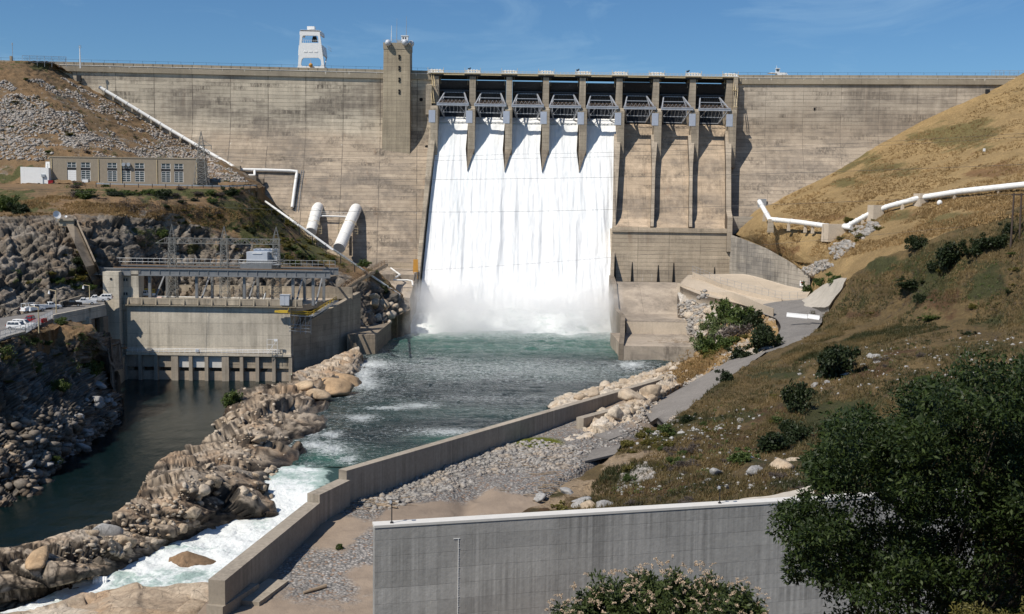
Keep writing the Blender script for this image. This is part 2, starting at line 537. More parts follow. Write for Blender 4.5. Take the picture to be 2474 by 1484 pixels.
M['chute'] = concrete('spillway concrete', (0.52, 0.405, 0.29), lift=1.5, joint=7.5, patch=0.75, streak=0.2, white=0.35, line=0.07, panel=0.10, rust=0.2)
def chutewall_mat():
    m_ = concrete('dark-sided wall concrete', (0.46, 0.385, 0.295), lift=1.5, joint=40, patch=0.5, streak=0.2, white=0.3, line=0.1)
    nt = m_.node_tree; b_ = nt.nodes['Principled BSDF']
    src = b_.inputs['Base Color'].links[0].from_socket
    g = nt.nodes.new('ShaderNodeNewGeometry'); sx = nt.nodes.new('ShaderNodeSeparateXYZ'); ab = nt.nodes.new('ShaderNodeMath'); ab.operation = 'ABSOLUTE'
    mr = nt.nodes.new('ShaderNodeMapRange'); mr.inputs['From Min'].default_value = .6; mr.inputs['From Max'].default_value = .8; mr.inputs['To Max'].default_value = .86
    mx_ = nt.nodes.new('ShaderNodeMixRGB'); mx_.inputs['Color2'].default_value = (0.055, 0.038, 0.026, 1)      # side faces darkened by their normal
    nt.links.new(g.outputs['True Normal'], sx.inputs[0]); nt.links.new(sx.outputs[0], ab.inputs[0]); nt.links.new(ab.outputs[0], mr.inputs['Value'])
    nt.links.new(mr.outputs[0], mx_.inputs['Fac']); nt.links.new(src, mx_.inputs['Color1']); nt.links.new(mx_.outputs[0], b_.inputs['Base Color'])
    return m_
M['chutewall'] = chutewall_mat()
M['lip'] = concrete('bucket wall concrete', (0.55, 0.45, 0.33), lift=1.5, joint=12, patch=0.4, streak=0.14, white=0.95, line=0.16, panel=0.14, rust=0.45)
M['apron'] = concrete('apron concrete', (0.45, 0.375, 0.295), lift=30, joint=18, patch=0.8, streak=0.14, white=0.1, line=0.0, panel=0.06, jw=0.006)
M['pad'] = concrete('pale slab concrete', (0.50, 0.42, 0.325), lift=30, joint=14, patch=0.12, streak=0.04, white=0.1, line=0.0, panel=0.05, jw=0.004)
M['retain'] = concrete('stained retaining wall', (0.43, 0.385, 0.32), lift=1.5, joint=9, patch=0.72, streak=0.25, white=0.5, line=0.14, panel=0.16, dark=(0.09, 0.085, 0.08))
M['powerhouse'] = concrete('powerhouse concrete', (0.61, 0.545, 0.44), lift=3.2, joint=15.6, patch=0.25, streak=0.2, white=0.5, line=0.03, sf=0.8, panel=0.08, jw=0.006)
M['wingwall'] = concrete('wing wall concrete', (0.44, 0.375, 0.285), lift=1.6, joint=9, patch=0.5, streak=0.3, white=0.2, line=0.06, panel=0.12)
M['brownwall'] = concrete('dark weathered concrete', (0.25, 0.205, 0.155), lift=1.6, joint=8, patch=0.5, streak=0.3, white=0.15, line=0.06, panel=0.12)
M['training'] = concrete('training wall concrete', (0.40, 0.345, 0.275), lift=40, joint=8.0, patch=0.22, streak=0.2, white=0.15, line=0.0, panel=0.08, jw=0.006, sf=1.4)
M['nearwall'] = concrete('new wall concrete', (0.43, 0.42, 0.395), lift=1.62, joint=6.3, patch=0.35, streak=0.24, white=0.6, line=0.035, panel=0.18, jw=0.005, sf=2.2, lstr=0.75, jstr=0.5, dark=(0.16, 0.155, 0.15))
M['walltop'] = plain('pale wall coping', (0.64, 0.62, 0.58), 0.85, 0, 0.12)
M['gate_dark'] = plain('dark gate steel', (0.055, 0.06, 0.07), 0.5, 0.3, 0.4)
M['gate_arm'] = plain('grey painted gate steel', (0.40, 0.42, 0.46), 0.45, 0.2, 0.25)
M['plate'] = plain('pale blue steel plate', (0.42, 0.46, 0.54), 0.45, 0.1, 0.15)
M['dark'] = plain('dark steel', (0.03, 0.032, 0.036), 0.6, 0.3, 0.3)
M['hole'] = plain('unlit opening', (0.012, 0.012, 0.013), 0.95, 0, 0.1)
M['white'] = plain('white paint', (0.80, 0.80, 0.79), 0.4, 0, 0.10)
M['pipe'] = plain('white pipe paint', (0.80, 0.79, 0.76), 0.45, 0, 0.22, dirtcol=(0.30, 0.22, 0.14))
M['cream'] = plain('cream rail paint', (0.62, 0.50, 0.30), 0.5, 0, 0.2)
M['yellow'] = plain('yellow rail paint', (0.62, 0.42, 0.05), 0.5, 0, 0.2)
M['orange'] = plain('ochre cabinet paint', (0.55, 0.27, 0.05), 0.5, 0, 0.2)
M['grey'] = plain('light grey paint', (0.50, 0.53, 0.58), 0.45, 0.1, 0.15)
M['steel'] = plain('galvanised steel', (0.42, 0.44, 0.46), 0.45, 0.45, 0.2)
M['lattice'] = plain('weathered lattice steel', (0.27, 0.265, 0.245), 0.55, 0.35, 0.2)
M['girder'] = plain('crane runway steel', (0.24, 0.245, 0.25), 0.5, 0.3, 0.3)
M['rail_brown'] = plain('rusty brown steel', (0.26, 0.16, 0.085), 0.7, 0.1, 0.4)
M['wood'] = plain('weathered wood', (0.30, 0.23, 0.16), 0.8, 0, 0.4)
M['pole'] = plain('dark creosoted wood', (0.075, 0.055, 0.045), 0.8, 0, 0.3)
M['tan_wall'] = plain('tan rendered wall', (0.30, 0.255, 0.195), 0.85, 0, 0.22)
M['glass'] = plain('window glass', (0.05, 0.06, 0.07), 0.12, 0.0, 0.1, spec=0.6)
M['black'] = plain('black paint', (0.012, 0.012, 0.013), 0.3, 0, 0.2)
M['red'] = plain('dark red car paint', (0.28, 0.015, 0.02), 0.25, 0.1, 0.1)
M['carwhite'] = plain('white car paint', (0.78, 0.78, 0.77), 0.25, 0, 0.06)
M['tyre'] = plain('tyre rubber', (0.02, 0.02, 0.02), 0.85, 0, 0.2)
M['redlamp'] = plain('red lamp lens', (0.35, 0.02, 0.02), 0.3, 0, 0.1)
M['pink'] = plain('pale pink wrap', (0.62, 0.42, 0.34), 0.7, 0, 0.15)
M['bluepaint'] = plain('blue deck paint', (0.03, 0.09, 0.30), 0.5, 0, 0.1)
M['cable'] = plain('cable', (0.09, 0.09, 0.09), 0.6, 0.3, 0.1)
M['bark'] = plain('grey brown bark', (0.10, 0.08, 0.06), 0.9, 0, 0.4, 3.0)
M['signred'] = plain('red sign print', (0.45, 0.03, 0.03), 0.6, 0, 0.05)

M['cliff'] = rock_mat('grey fractured cliff', (0.105, 0.085, 0.065), (0.22, 0.185, 0.145), (0.34, 0.305, 0.265), warm=(0.22, 0.13, 0.06), warmth=0.5,
                      soil=((0.215, 0.135, 0.07), (0.15, 0.105, 0.06)), green=(0.07, 0.07, 0.026))
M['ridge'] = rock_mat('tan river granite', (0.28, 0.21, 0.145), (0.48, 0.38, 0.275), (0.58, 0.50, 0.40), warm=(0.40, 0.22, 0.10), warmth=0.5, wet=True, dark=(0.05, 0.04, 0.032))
M['boulder'] = rock_mat('tan boulder', (0.40, 0.31, 0.22), (0.50, 0.41, 0.30), (0.56, 0.49, 0.40), warm=(0.45, 0.24, 0.10), warmth=0.4, scale=1.4, dark=(0.10, 0.085, 0.07))
M['boulder_orange'] = rock_mat('orange boulder', (0.40, 0.27, 0.155), (0.50, 0.36, 0.225), (0.54, 0.43, 0.30), warm=(0.44, 0.24, 0.10), warmth=0.6, scale=1.2, dark=(0.12, 0.08, 0.05))
M['boulder_grey'] = rock_mat('grey boulder', (0.30, 0.29, 0.28), (0.40, 0.39, 0.37), (0.46, 0.45, 0.43), warmth=0.1, scale=1.4, dark=(0.08, 0.08, 0.08))
M['boulder_wet'] = rock_mat('dark wet boulder', (0.20, 0.13, 0.08), (0.27, 0.18, 0.11), (0.30, 0.20, 0.13), warmth=0.3, scale=1.2, dark=(0.04, 0.035, 0.03))
M['riprap'] = rock_mat('pale riprap', (0.24, 0.225, 0.205), (0.34, 0.32, 0.295), (0.43, 0.405, 0.375), warm=(0.44, 0.33, 0.22), warmth=0.5, scale=2.0, dark=(0.12, 0.11, 0.10))
M['talus'] = rock_mat('talus stone', (0.27, 0.235, 0.20), (0.38, 0.345, 0.305), (0.49, 0.455, 0.42), warm=(0.42, 0.30, 0.20), warmth=0.4, scale=2.0)

M['palerock'] = rock_mat('pale cream granite', (0.46, 0.37, 0.27), (0.54, 0.46, 0.36), (0.58, 0.53, 0.46), warm=(0.46, 0.29, 0.15), warmth=0.35, wet=True, dark=(0.13, 0.11, 0.09))
M['riverbank'] = rock_mat('pale river bank', (0.36, 0.31, 0.25), (0.46, 0.42, 0.36), (0.54, 0.50, 0.45), warmth=0.3, soil=((0.36, 0.24, 0.11), (0.28, 0.18, 0.085)), green=(0.09, 0.09, 0.03), scale=1.4)

def hill_mat(name, straw, straw2, soil, green, brush, bright=1.0):
    t = NT(name)
    co = t.co()
    n0 = t.noise(co, 0.035, 6, 0.62, 0.5)
    n1 = t.noise(t.map(co, (1, 1, 2.2)), 0.16, 7, 0.68, 0.3)
    n2 = t.noise(co, 1.5, 8, 0.75)
    c = t.mix(t.step(n1, 0.3, 0.7), straw, straw2)
    sn = t.m('ADD', t.attr('soil'), t.m('MULTIPLY', t.m('SUBTRACT', t.noise(t.map(co, (1, 1, 1.6), (7, 1, 3)), 0.13, 7, 0.68), 0.5), 1.5))
    c = t.mix(t.step(sn, 0.42, 0.66, 0.0, 0.9), c, soil)
    gn = t.m('ADD', t.attr('green'), t.m('MULTIPLY', t.m('SUBTRACT', t.noise(t.map(co, (1, 1, 1.3), (1, 9, 5)), 0.10, 7, 0.66), 0.5), 1.5))
    c = t.mix(t.step(gn, 0.42, 0.70, 0.0, 0.9), c, green)
    bn = t.noise(t.map(co, (1, 1, 1.5), (2, 6, 8)), 0.3, 6, 0.7)
    c = t.mix(t.m('MULTIPLY', t.step(bn, 0.58, 0.70), t.attr('brush')), c, brush)
    pd = t.m('ADD', t.attr('pale'), t.m('MULTIPLY', t.m('SUBTRACT', t.noise(t.map(co, (1, 1, 1), (8, 8, 1)), 0.3, 7, 0.7), 0.5), 1.1))
    c = t.mix(t.step(pd, 0.45, 0.62), c, (0.37, 0.275, 0.18))
    c = t.mul(c, t.m('MULTIPLY', t.step(n2, 0.2, 0.8, 0.62, 1.32), t.step(n0, 0.3, 0.7, 0.86 * bright, 1.12 * bright)))
    h = t.m('ADD', t.noise(co, 0.9, 8, 0.78), t.m('MULTIPLY', t.noise(t.map(co, (5, 5, 1.2)), 1.0, 5, 0.7), 0.7))
    return t.done(c, 0.95, t.bump(h, 1.0, 0.6))
M['goldhill'] = hill_mat('dry golden grass', (0.40, 0.275, 0.13), (0.31, 0.215, 0.10), (0.22, 0.125, 0.058), (0.15, 0.125, 0.05), (0.10, 0.085, 0.05))
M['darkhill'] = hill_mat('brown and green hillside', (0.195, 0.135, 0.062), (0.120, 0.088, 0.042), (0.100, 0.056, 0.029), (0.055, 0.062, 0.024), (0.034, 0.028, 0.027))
M['gravel'] = None
def gravel_mat():
    t = NT('river gravel and sand')
    co = t.co()
    v = t.vor(co, 2.6, 'Color'); vd = t.vor(co, 2.6, 'Distance')
    v2 = t.vor(co, 0.9, 'Color')
    r, g, b = t.xyz(v)
    sand = t.mix(t.step(t.noise(co, 0.18, 6, 0.6), 0.3, 0.7), (0.30, 0.235, 0.178), (0.23, 0.18, 0.138))
    st = t.mix(r, (0.20, 0.19, 0.18), (0.44, 0.41, 0.38))
    st = t.mix(t.step(g, 0.82, 0.87), st, (0.32, 0.235, 0.18))
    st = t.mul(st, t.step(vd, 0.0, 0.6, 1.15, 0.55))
    k = t.m('ADD', t.attr('stone'), t.m('MULTIPLY', t.m('SUBTRACT', t.noise(co, 0.12, 7, 0.62, 0.5), 0.5), 1.3))
    c = t.mix(t.step(k, 0.36, 0.62), sand, st)
    c = t.mul(c, t.step(t.noise(co, 0.05, 5), 0.3, 0.7, 0.85, 1.12))
    c = t.mix(t.step(t.attr('moss'), 0.3, 0.7), c, (0.10, 0.11, 0.012))
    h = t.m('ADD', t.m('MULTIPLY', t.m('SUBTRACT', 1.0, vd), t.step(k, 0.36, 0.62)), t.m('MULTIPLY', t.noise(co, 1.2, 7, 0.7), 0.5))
    return t.done(c, 0.95, t.bump(h, 0.9, 0.25))
M['gravel'] = gravel_mat()
def asphalt_mat(name, base):
    t = NT(name)
    co = t.co()
    c = t.mix(t.step(t.noise(co, 0.12, 6, 0.6), 0.3, 0.7), base, tuple(q * 1.25 for q in base))
    c = t.mul(c, t.step(t.noise(co, 4, 5, 0.8), 0.2, 0.8, 0.75, 1.25))
    w = t.noise(t.map(co, (0.35, 1.1, 1)), 0.5, 6, 0.7, 1.2)
    c = t.mix(t.step(t.m('ABSOLUTE', t.m('SUBTRACT', w, 0.5)), 0.0, 0.015, 0.45, 0.0), c, (0.40, 0.37, 0.33))
    return t.done(c, 0.9, t.bump(t.noise(co, 6, 4), 0.3, 0.05))
M['asphalt'] = asphalt_mat('worn asphalt', (0.17, 0.155, 0.14))
M['asphalt_new'] = asphalt_mat('road asphalt', (0.155, 0.145, 0.135))
M['shotcrete'] = plain('sprayed concrete', (0.44, 0.40, 0.34), 0.9, 0, 0.3, 0.5)

# leaves
M['leaf_mid'] = leaf_mat('shrub leaves', (0.045, 0.075, 0.018), (0.11, 0.145, 0.036))
M['leaf_bright'] = leaf_mat('willow leaves', (0.075, 0.105, 0.035), (0.15, 0.18, 0.07))
M['leaf_dark'] = leaf_mat('dark oak scrub leaves', (0.016, 0.028, 0.010), (0.040, 0.055, 0.018))
M['leaf_olive'] = leaf_mat('yellow green scrub leaves', (0.095, 0.085, 0.018), (0.17, 0.145, 0.030))
M['leaf_dry'] = leaf_mat('dry brush twigs', (0.065, 0.052, 0.045), (0.12, 0.095, 0.08), trans=0.05)
M['leaf_oak'] = leaf_mat('oak leaves', (0.008, 0.017, 0.003), (0.040, 0.066, 0.012), (0.07, 0.10, 0.022))
M['leaf_buckeye'] = leaf_mat('buckeye leaves', (0.026, 0.040, 0.011), (0.075, 0.098, 0.026))
M['blossom'] = plain('cream blossom', (0.50, 0.385, 0.27), 0.8, 0, 0.15, 3)
M['grass_dry'] = leaf_mat('dry grass blades', (0.23, 0.15, 0.062), (0.37, 0.245, 0.108), trans=0.2)
M['grass_green'] = leaf_mat('green brown grass blades', (0.042, 0.048, 0.016), (0.245, 0.170, 0.075), trans=0.2)

def water_mat(name, deep, shallow, rough=0.07, bscale=0.35, bstr=0.5, bdist=0.6):
    """river water: dark body, foam where the attribute foam says the water is broken"""
    t = NT(name)
    co = t.co()
    fo = t.attr('foam'); gr = t.attr('aer')
    c = t.mix(gr, deep, shallow)
    n = t.noise(t.map(co, (1.0, 0.42, 1.0)), bscale, 7, 0.68, 0.6)
    n2 = t.noise(t.map(co, (1.0, 0.5, 1.0)), bscale * 3.1, 6, 0.7, 1.0)
    fk = t.m('ADD', fo, t.m('MULTIPLY', t.m('SUBTRACT', t.noise(t.map(co, (1, 0.6, 1)), 0.55, 8, 0.75, 0.8), 0.5), 1.25))
    f = t.step(fk, 0.46, 0.78)
    # thin streaks of foam between the ripples
    web = t.m('ABSOLUTE', t.m('SUBTRACT', t.noise(t.map(co, (0.55, 1.0, 1.0), (3, 3, 3)), 0.16, 8, 0.72, 1.2), 0.5))
    f = t.m('MAXIMUM', f, t.m('MULTIPLY', t.step(web, 0.0, 0.025, 0.45, 0.0), t.step(fo, 0.05, 0.25)))
    sp = t.m('ADD', t.noise(t.map(co, (0.8, 1.7, 1.0), (9, 2, 0)), 1.3, 6, 0.78, 0.6), t.m('MULTIPLY', fo, 0.35))
    f = t.m('MAXIMUM', f, t.m('MULTIPLY', t.step(sp, 0.60, 0.68, 0.0, 0.75), t.step(fo, 0.02, 0.2)))
    c = t.mix(f, c, (0.78, 0.82, 0.82))
    nn = t.bump(t.m('ADD', n, t.m('MULTIPLY', n2, 0.45)), bstr, bdist)
    t.b.inputs['Specular IOR Level'].default_value = 0.22
    t.b.inputs['IOR'].default_value = 1.33
    return t.done(c, t.step(f, 0, 1, rough, 0.7), nn)
M['pool'] = water_mat('green river water', (0.003, 0.022, 0.030), (0.085, 0.235, 0.185), 0.08, 0.50, 1.0, 1.8)
M['tail'] = water_mat('dark still tailwater', (0.003, 0.010, 0.011), (0.02, 0.05, 0.045), 0.05, 0.22, 0.30, 0.4)
def fall_mat(name, a, b, sx=1.0, sz=0.1, contrast=(0.35, 0.7)):
    t = NT(name)
    co = t.co()
    n = t.noise(t.map(co, (sx, sz, sz)), 1, 7, 0.7, 0.3)
    n2 = t.noise(t.map(co, (sx * 3, sz * 3, sz * 3)), 1, 6, 0.75, 0.6)
    k = t.m('ADD', t.m('MULTIPLY', n, 0.65), t.m('MULTIPLY', n2, 0.35))
    c = t.mix(t.step(k, *contrast), a, b)
    return t.done(c, 0.65, t.bump(k, 0.5, 0.5))
M['fall'] = fall_mat('falling white water', (0.56, 0.62, 0.64), (0.78, 0.79, 0.79), 0.40, 0.035, (0.25, 0.52))
def rapid_mat():
    t = NT('white rapids')
    co = t.co()
    n = t.noise(t.map(co, (1, 1, 1)), 0.5, 8, 0.72, 0.9)
    n2 = t.noise(co, 1.7, 7, 0.75, 0.6)
    fo = t.attr('foam')
    k = t.m('ADD', t.m('MULTIPLY', n, 0.6), t.m('MULTIPLY', n2, 0.4))
    c = t.mix(t.step(t.m('ADD', k, t.m('MULTIPLY', t.m('SUBTRACT', fo, 0.5), 0.9)), 0.34, 0.56), (0.36, 0.47, 0.43), (0.80, 0.83, 0.82))
    c = t.mix(t.step(t.m('ADD', fo, t.m('MULTIPLY', t.m('SUBTRACT', n, 0.5), 1.0)), 0.1, 0.3), (0.03, 0.065, 0.06), c)
    return t.done(c, 0.5, t.bump(k, 0.8, 0.6))
M['rapid'] = rapid_mat()
# ------------------------------------------------------------------ the dam
YA = 458.0                                   # plane of the upright part of the dam face
dam = empty('concrete_dam', (0, YA, 0), 'huge weathered tan concrete gravity dam with eight gate bays across the valley', 'dam')
def wing_n(z):
    t = 85.0 - z
    return 0.0 if t <= 0 else (0.66 * t * t / 28.0 if t < 14 else 0.66 * (t - 7))
ANG_L, ANG_R = math.radians(4.9), math.radians(-5.7)
OL, OR_ = Vector((-32.7, YA, 0)), Vector((88.0, YA, 0))
def wing_pt(side, x, n, z):
    o, a = (OL, ANG_L) if side == 'L' else (OR_, ANG_R)
    return o + Vector((x * math.cos(a) + n * math.sin(a), x * math.sin(a) - n * math.cos(a), z))
def wing(side, x0, x1, mat):
    o, a = (OL, ANG_L) if side == 'L' else (OR_, ANG_R)
    prof = [(wing_n(z), z) for z in [100.5] + [85 - 0.7 * i for i in range(0, 21)] + [60, 30, 0, -6]]
    poly = [(-8.0, -6.0), (-8.0, 102.2), (0.0, 102.2)] + prof
    def ex(b, pl, xa, xb, mi=0):
        b.prism([(xa, -n, z) for n, z in pl], (xb - xa, 0, 0), mi)
    b = MB(); ex(b, poly, x0, x1)
    w = b.build('wing_wall', mat, dam, world=False)
    w.location = o - Vector((0, YA, 0)); w.rotation_euler = (0, 0, a)
    b = MB((0, 0, -.8)); ex(b, [(-8.4, 101.3), (0.75, 101.3), (0.75, 103.75), (0.12, 103.78), (0.10, 105.0), (-0.25, 105.0), (-0.25, 103.9), (-8.0, 103.9), (-8.0, 105.0), (-8.4, 105.0)], x0, x1)
    L = abs(x1 - x0)
    for i in range(int(L / 3.8)):            # posts in the parapet
        xx = x0 + (x1 - x0) * (i + 0.5) / int(L / 3.8)
        b.box((xx, -0.2, 104.4), (0.28, 0.16, 1.24))
    c = b.build('crest_beam', M['beam'], w, world=False)
    b = MB((0, 0, -.8))                                  # white tube added for the bright line of the sunlit ledge
    b.tube([(x0, -0.82, 103.7), (x1, -0.82, 103.7)], 0.09, 6)
    b.build('lit_ledge_line', M['pipe'], w, world=False)
    b = MB((0, 0, -.8))
    for i in range(int(L / 5.0)):
        xx = x0 + (x1 - x0) * (i + 0.5) / int(L / 5.0)
        b.beam((xx, -0.0, 104.9), (xx, -0.0, 106.1), 0.07)
    b.tube([(x0, 0, 106.0), (x1, 0, 106.0)], 0.035, 4)
    b.build('crest_railing', M['dark'], w, world=False)
    return w
wl_ = wing('L', -185, 0, M['dam'])
wr_ = wing('R', 0, 215, M['damr'])

PITCHX = 15.06
LIPN, LIPZ = 37.0, 41.8
def xb(px, py, n): return D(px, py, YA - n).x
_k0 = (xb(1000, 780, 49) - -32.5) / 49.0
_k5 = (xb(1474.5, 770, 49) - (-32.5 + 5 * PITCHX)) / 49.0
_k8 = (xb(1762, 548, LIPN) - (-32.5 + 8 * PITCHX)) / LIPN
def XL(k, n):
    s = _k0 + (_k5 - _k0) * k / 5.0 if k <= 5 else _k5 + (_k8 - _k5) * (k - 5) / 3.0
    return -32.5 + PITCHX * k + s * max(n, 0)
def chute_n(z):
    return 2.0 + 0.60 * (82.6 - z) if z < 82.6 else 2.0 - 5.0 * math.sqrt(max(0, (z - 82.6) / 1.4))
def stations(st):
    b = MB(); n = len(st)
    v = [p for s in st for p in s]
    f = []
    for i in range(n - 1):
        for k in range(4):
            k2 = (k + 1) % 4
            f.append([4 * i + k, 4 * i + k2, 4 * i + 4 + k2, 4 * i + 4 + k])
    f += [[0, 1, 2, 3][::-1], [4 * n - 4 + k for k in range(4)]]
    return b.add(v, f)
def chute_wall(name, k, w0, w1, h, z0, z1, mat, extra=()):
    """a wall standing on the chute along pier line k"""
    st = []
    for i in range(13):
        z = z0 + (z1 - z0) * i / 12
        n = chute_n(z); w = w0 + (w1 - w0) * min(1, i / 5) ; X = XL(k, n)
        hh = h if not callable(h) else h(i / 12)
        nn, zz = n + hh * 0.857, z + hh * 0.514
        st.append([(X - w / 2, YA - n + 2.0, z - 1.2), (X + w / 2, YA - n + 2.0, z - 1.2), (XL(k, nn) + w / 2, YA - nn, zz), (XL(k, nn) - w / 2, YA - nn, zz)])
    st += list(extra)
    return stations(st).build(name, mat, dam)
# dry bays: three chutes that end in a bucket
b = MB()
prof = [(-3.0, 84.0), (-1.5, 83.9), (0.5, 83.4)] + [(chute_n(z), z) for z in np.linspace(82.6, 47.5, 20)] + [(25.2, 45.2), (28.5, 43.2), (31.0, 42.0), (34.0, 41.6), (LIPN, LIPZ)]
for i in range(len(prof) - 1):
    (n0, z0), (n1, z1) = prof[i], prof[i + 1]
    for k in range(5, 8):
        b.add([(XL(k, n0), YA - n0, z0), (XL(k + 1, n0), YA - n0, z0), (XL(k + 1, n1), YA - n1, z1), (XL(k, n1), YA - n1, z1)], [(0, 1, 2, 3)])
b.build('dry_chute', M['chute'], dam)
b = MB()                                                       # two pour steps near the crest of the dry chutes
for k in range(5, 8):
    for z in (78.6, 75.6):
        n = chute_n(z)
        b.hexa([(XL(k, n) + 3.2, YA - n + .5, z - .35), (XL(k + 1, n) - 1.4, YA - n + .5, z - .35), (XL(k + 1, n) - 1.4, YA - n - .42, z - .35), (XL(k, n) + 3.2, YA - n - .42, z - .35),
                (XL(k, n) + 3.2, YA - n + .5, z + .25), (XL(k + 1, n) - 1.4, YA - n + .5, z + .25), (XL(k + 1, n) - 1.4, YA - n - .12, z + .25), (XL(k, n) + 3.2, YA - n - .12, z + .25)])
b.build('chute_step', M['chute'], dam)
# wet bays: concrete under the water
b = MB()
pw = [(-3.0, 83.8)] + [(chute_n(z) - 0.6, z) for z in np.linspace(82.6, -4, 12)]
for i in range(len(pw) - 1):
    (n0, z0), (n1, z1) = pw[i], pw[i + 1]
    b.add([(XL(0, n0), YA - n0, z0), (XL(5, n0), YA - n0, z0), (XL(5, n1), YA - n1, z1), (XL(0, n1), YA - n1, z1)], [(0, 1, 2, 3)])
b.build('wet_chute', M['brownwall'], dam)
# bucket wall under the lip
x5, x8 = XL(5, LIPN), XL(8, LIPN) + 1.2
b = MB()
b.prism([(x5 - .5, YA - n, z) for n, z in [(20, 20), (LIPN - .4, 20), (LIPN - .4, 40.0), (LIPN + .15, 40.1), (LIPN + .1, LIPZ), (LIPN - 3, 41.2), (20, 41.0)]], (x8 - x5 + .5, 0, 0))
for i, f in enumerate((0.02, 0.22, 0.61, 0.94)):               # slots at the foot
    X = x5 + (x8 - x5) * f
b.build('bucket_wall', M['lip'], dam)
for f, h in ((0.02, 8.5), (0.165, 6.5), (0.385, 5.5), (0.515, 6.5), (0.86, 5.0)):
    X = x5 + (x8 - x5) * f
    b = MB()
    b.prism([(X - .55, YA - LIPN + .05, 20), (X + .55, YA - LIPN + .05, 20), (X + .12, YA - LIPN + .30, 22 + h), (X - .12, YA - LIPN + .30, 22 + h)], (0, -.02, 0))
    b.build('drain_slot', M['hole'], dam)
# piers
for k in range(9):
    X0 = XL(k, 0)
    b = MB()
    hw = 1.25
    b.box((X0, YA + 4.3, 95.8), (2 * hw, 11.8, 14.4))          # upper part, beside the gates
    b.prism([(X0 - 1.42, YA - n, z) for n, z in [(-10, 66), (10.6, 66), (10.6, 88.0), (9.6, 89.3), (-1.8, 89.6), (-1.8, 88.7), (-10, 88.6)]], (2.84, 0, 0))
    p = b.build('pier', M['pier'], dam)
    b = MB()
    b.box((XL(k, 10) + 0.0, YA - 10.66, 84.9), (2.62, 0.12, 4.9))
    b.build('bearing_plate', M['plate'], p)
    if 0 < k < 5:                                              # tail of the pier between the sheets of water
        b = MB()
        b.add([(X0 - 1.42, YA - 9, 74.5), (X0 + 1.42, YA - 9, 74.5), (XL(k, 14.6), YA - 15.4, 63.2), (X0 - 1.42, YA - 10.5, 72.2), (X0 + 1.42, YA - 10.5, 72.2), (XL(k, 14), YA - 9, 62.5)],
              [(3, 4, 2), (0, 1, 4, 3), (0, 3, 2, 5), (1, 5, 2, 4), (0, 5, 1)])
        b.build('pier_tail', M['brownwall'], p)
chute_wall('chute_wall', 0, 2.8, 1.5, lambda t: 3.6, 78, 3, M['pier'])
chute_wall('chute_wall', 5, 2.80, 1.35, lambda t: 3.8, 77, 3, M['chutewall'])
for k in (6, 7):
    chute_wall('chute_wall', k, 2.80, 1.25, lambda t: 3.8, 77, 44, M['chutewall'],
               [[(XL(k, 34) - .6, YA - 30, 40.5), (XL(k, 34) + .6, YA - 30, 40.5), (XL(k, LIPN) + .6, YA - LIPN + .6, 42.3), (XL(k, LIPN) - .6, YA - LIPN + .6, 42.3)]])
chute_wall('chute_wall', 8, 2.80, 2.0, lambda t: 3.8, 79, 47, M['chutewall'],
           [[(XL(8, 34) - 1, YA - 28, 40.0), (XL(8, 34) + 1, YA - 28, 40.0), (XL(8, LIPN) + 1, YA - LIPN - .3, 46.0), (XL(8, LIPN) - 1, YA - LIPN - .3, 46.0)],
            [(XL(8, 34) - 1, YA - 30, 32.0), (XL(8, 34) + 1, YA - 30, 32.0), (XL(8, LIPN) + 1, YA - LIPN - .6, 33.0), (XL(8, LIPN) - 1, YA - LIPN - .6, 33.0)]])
# bridge over the gates
xa, xz = XL(0, 0) - 1.6, XL(8, 0) + 1.6
b = MB((0, 0, -.8))
b.box(((xa + xz) / 2, YA + 4.1, 103.75), (xz - xa, 12.0, 0.7))
b.box(((xa + xz) / 2, YA + 9.7, 104.55), (xz - xa, 0.3, 0.9))
bridge = b.build('bridge_deck', M['beam'], dam)
b = MB((0, 0, -.8))
for n in (-8.4, -5.0, -1.6):
    b.box(((xa + xz) / 2, YA - n, 103.0), (xz - xa, 0.5, 0.8))
b.box(((xa + xz) / 2, YA - 1.75, 103.3), (xz - xa, 0.2, 1.0))
b.build('bridge_girder', M['dark'], bridge)  # dark colour stands in for the shade under the deck
b = MB((0, 0, -.8))
b.box(((xa + xz) / 2, YA - 2.35, 103.85), (xz - xa, 0.9, 0.16))
for k in range(8):
    b.box((XL(k, 0) + PITCHX / 2, YA - 2.75, 103.3), (8.5, 0.12, 0.3))
nP = 80
for i in range(nP + 1):
    X = xa + (xz - xa) * i / nP
    b.beam((X, YA - 2.55, 103.7), (X, YA - 2.55, 104.85), 0.07)
for z in (104.3, 104.85):
    b.tube([(xa, YA - 2.55, z), (xz, YA - 2.55, z)], 0.05, 5)
b.build('walkway', M['cream'], bridge)
for k in range(9):
    X = XL(k, 0)
    b = MB((0, 0, -.8))
    b.box((X, YA - 2.0, 104.1), (6.6, 1.7, 0.22))
    for dx in (-2.6, -1.7, -.5, .5, 1.7, 2.6):
        b.box((X + dx, YA - 1.8, 104.75 + .15 * (int(dx * 10) % 2)), (0.65, 0.8, 1.0 + .2 * (int(dx * 7) % 2)))
    b.tube([(X - 2.2, YA - 1.8, 105.1), (X + 2.2, YA - 1.8, 105.1)], 0.2, 6)
    h = b.build('gate_hoist', M['white'], dam)
    b = MB((0, 0, -.8))
    for dx in (-3.2, 3.2):
        b.beam((X + dx, YA - 2.7, 104.0), (X + dx, YA - 2.7, 106.1), 0.14)
        b.beam((X + dx * 0.62, YA - 0.3, 103.4), (X + dx * 0.62, YA - 0.6, 99.5), 0.10)
    b.tube([(X - 3.2, YA - 2.75, 105.0), (X + 3.2, YA - 2.75, 105.0)], 0.06, 5)
    b.build('hoist_rail', M['cream'], h)
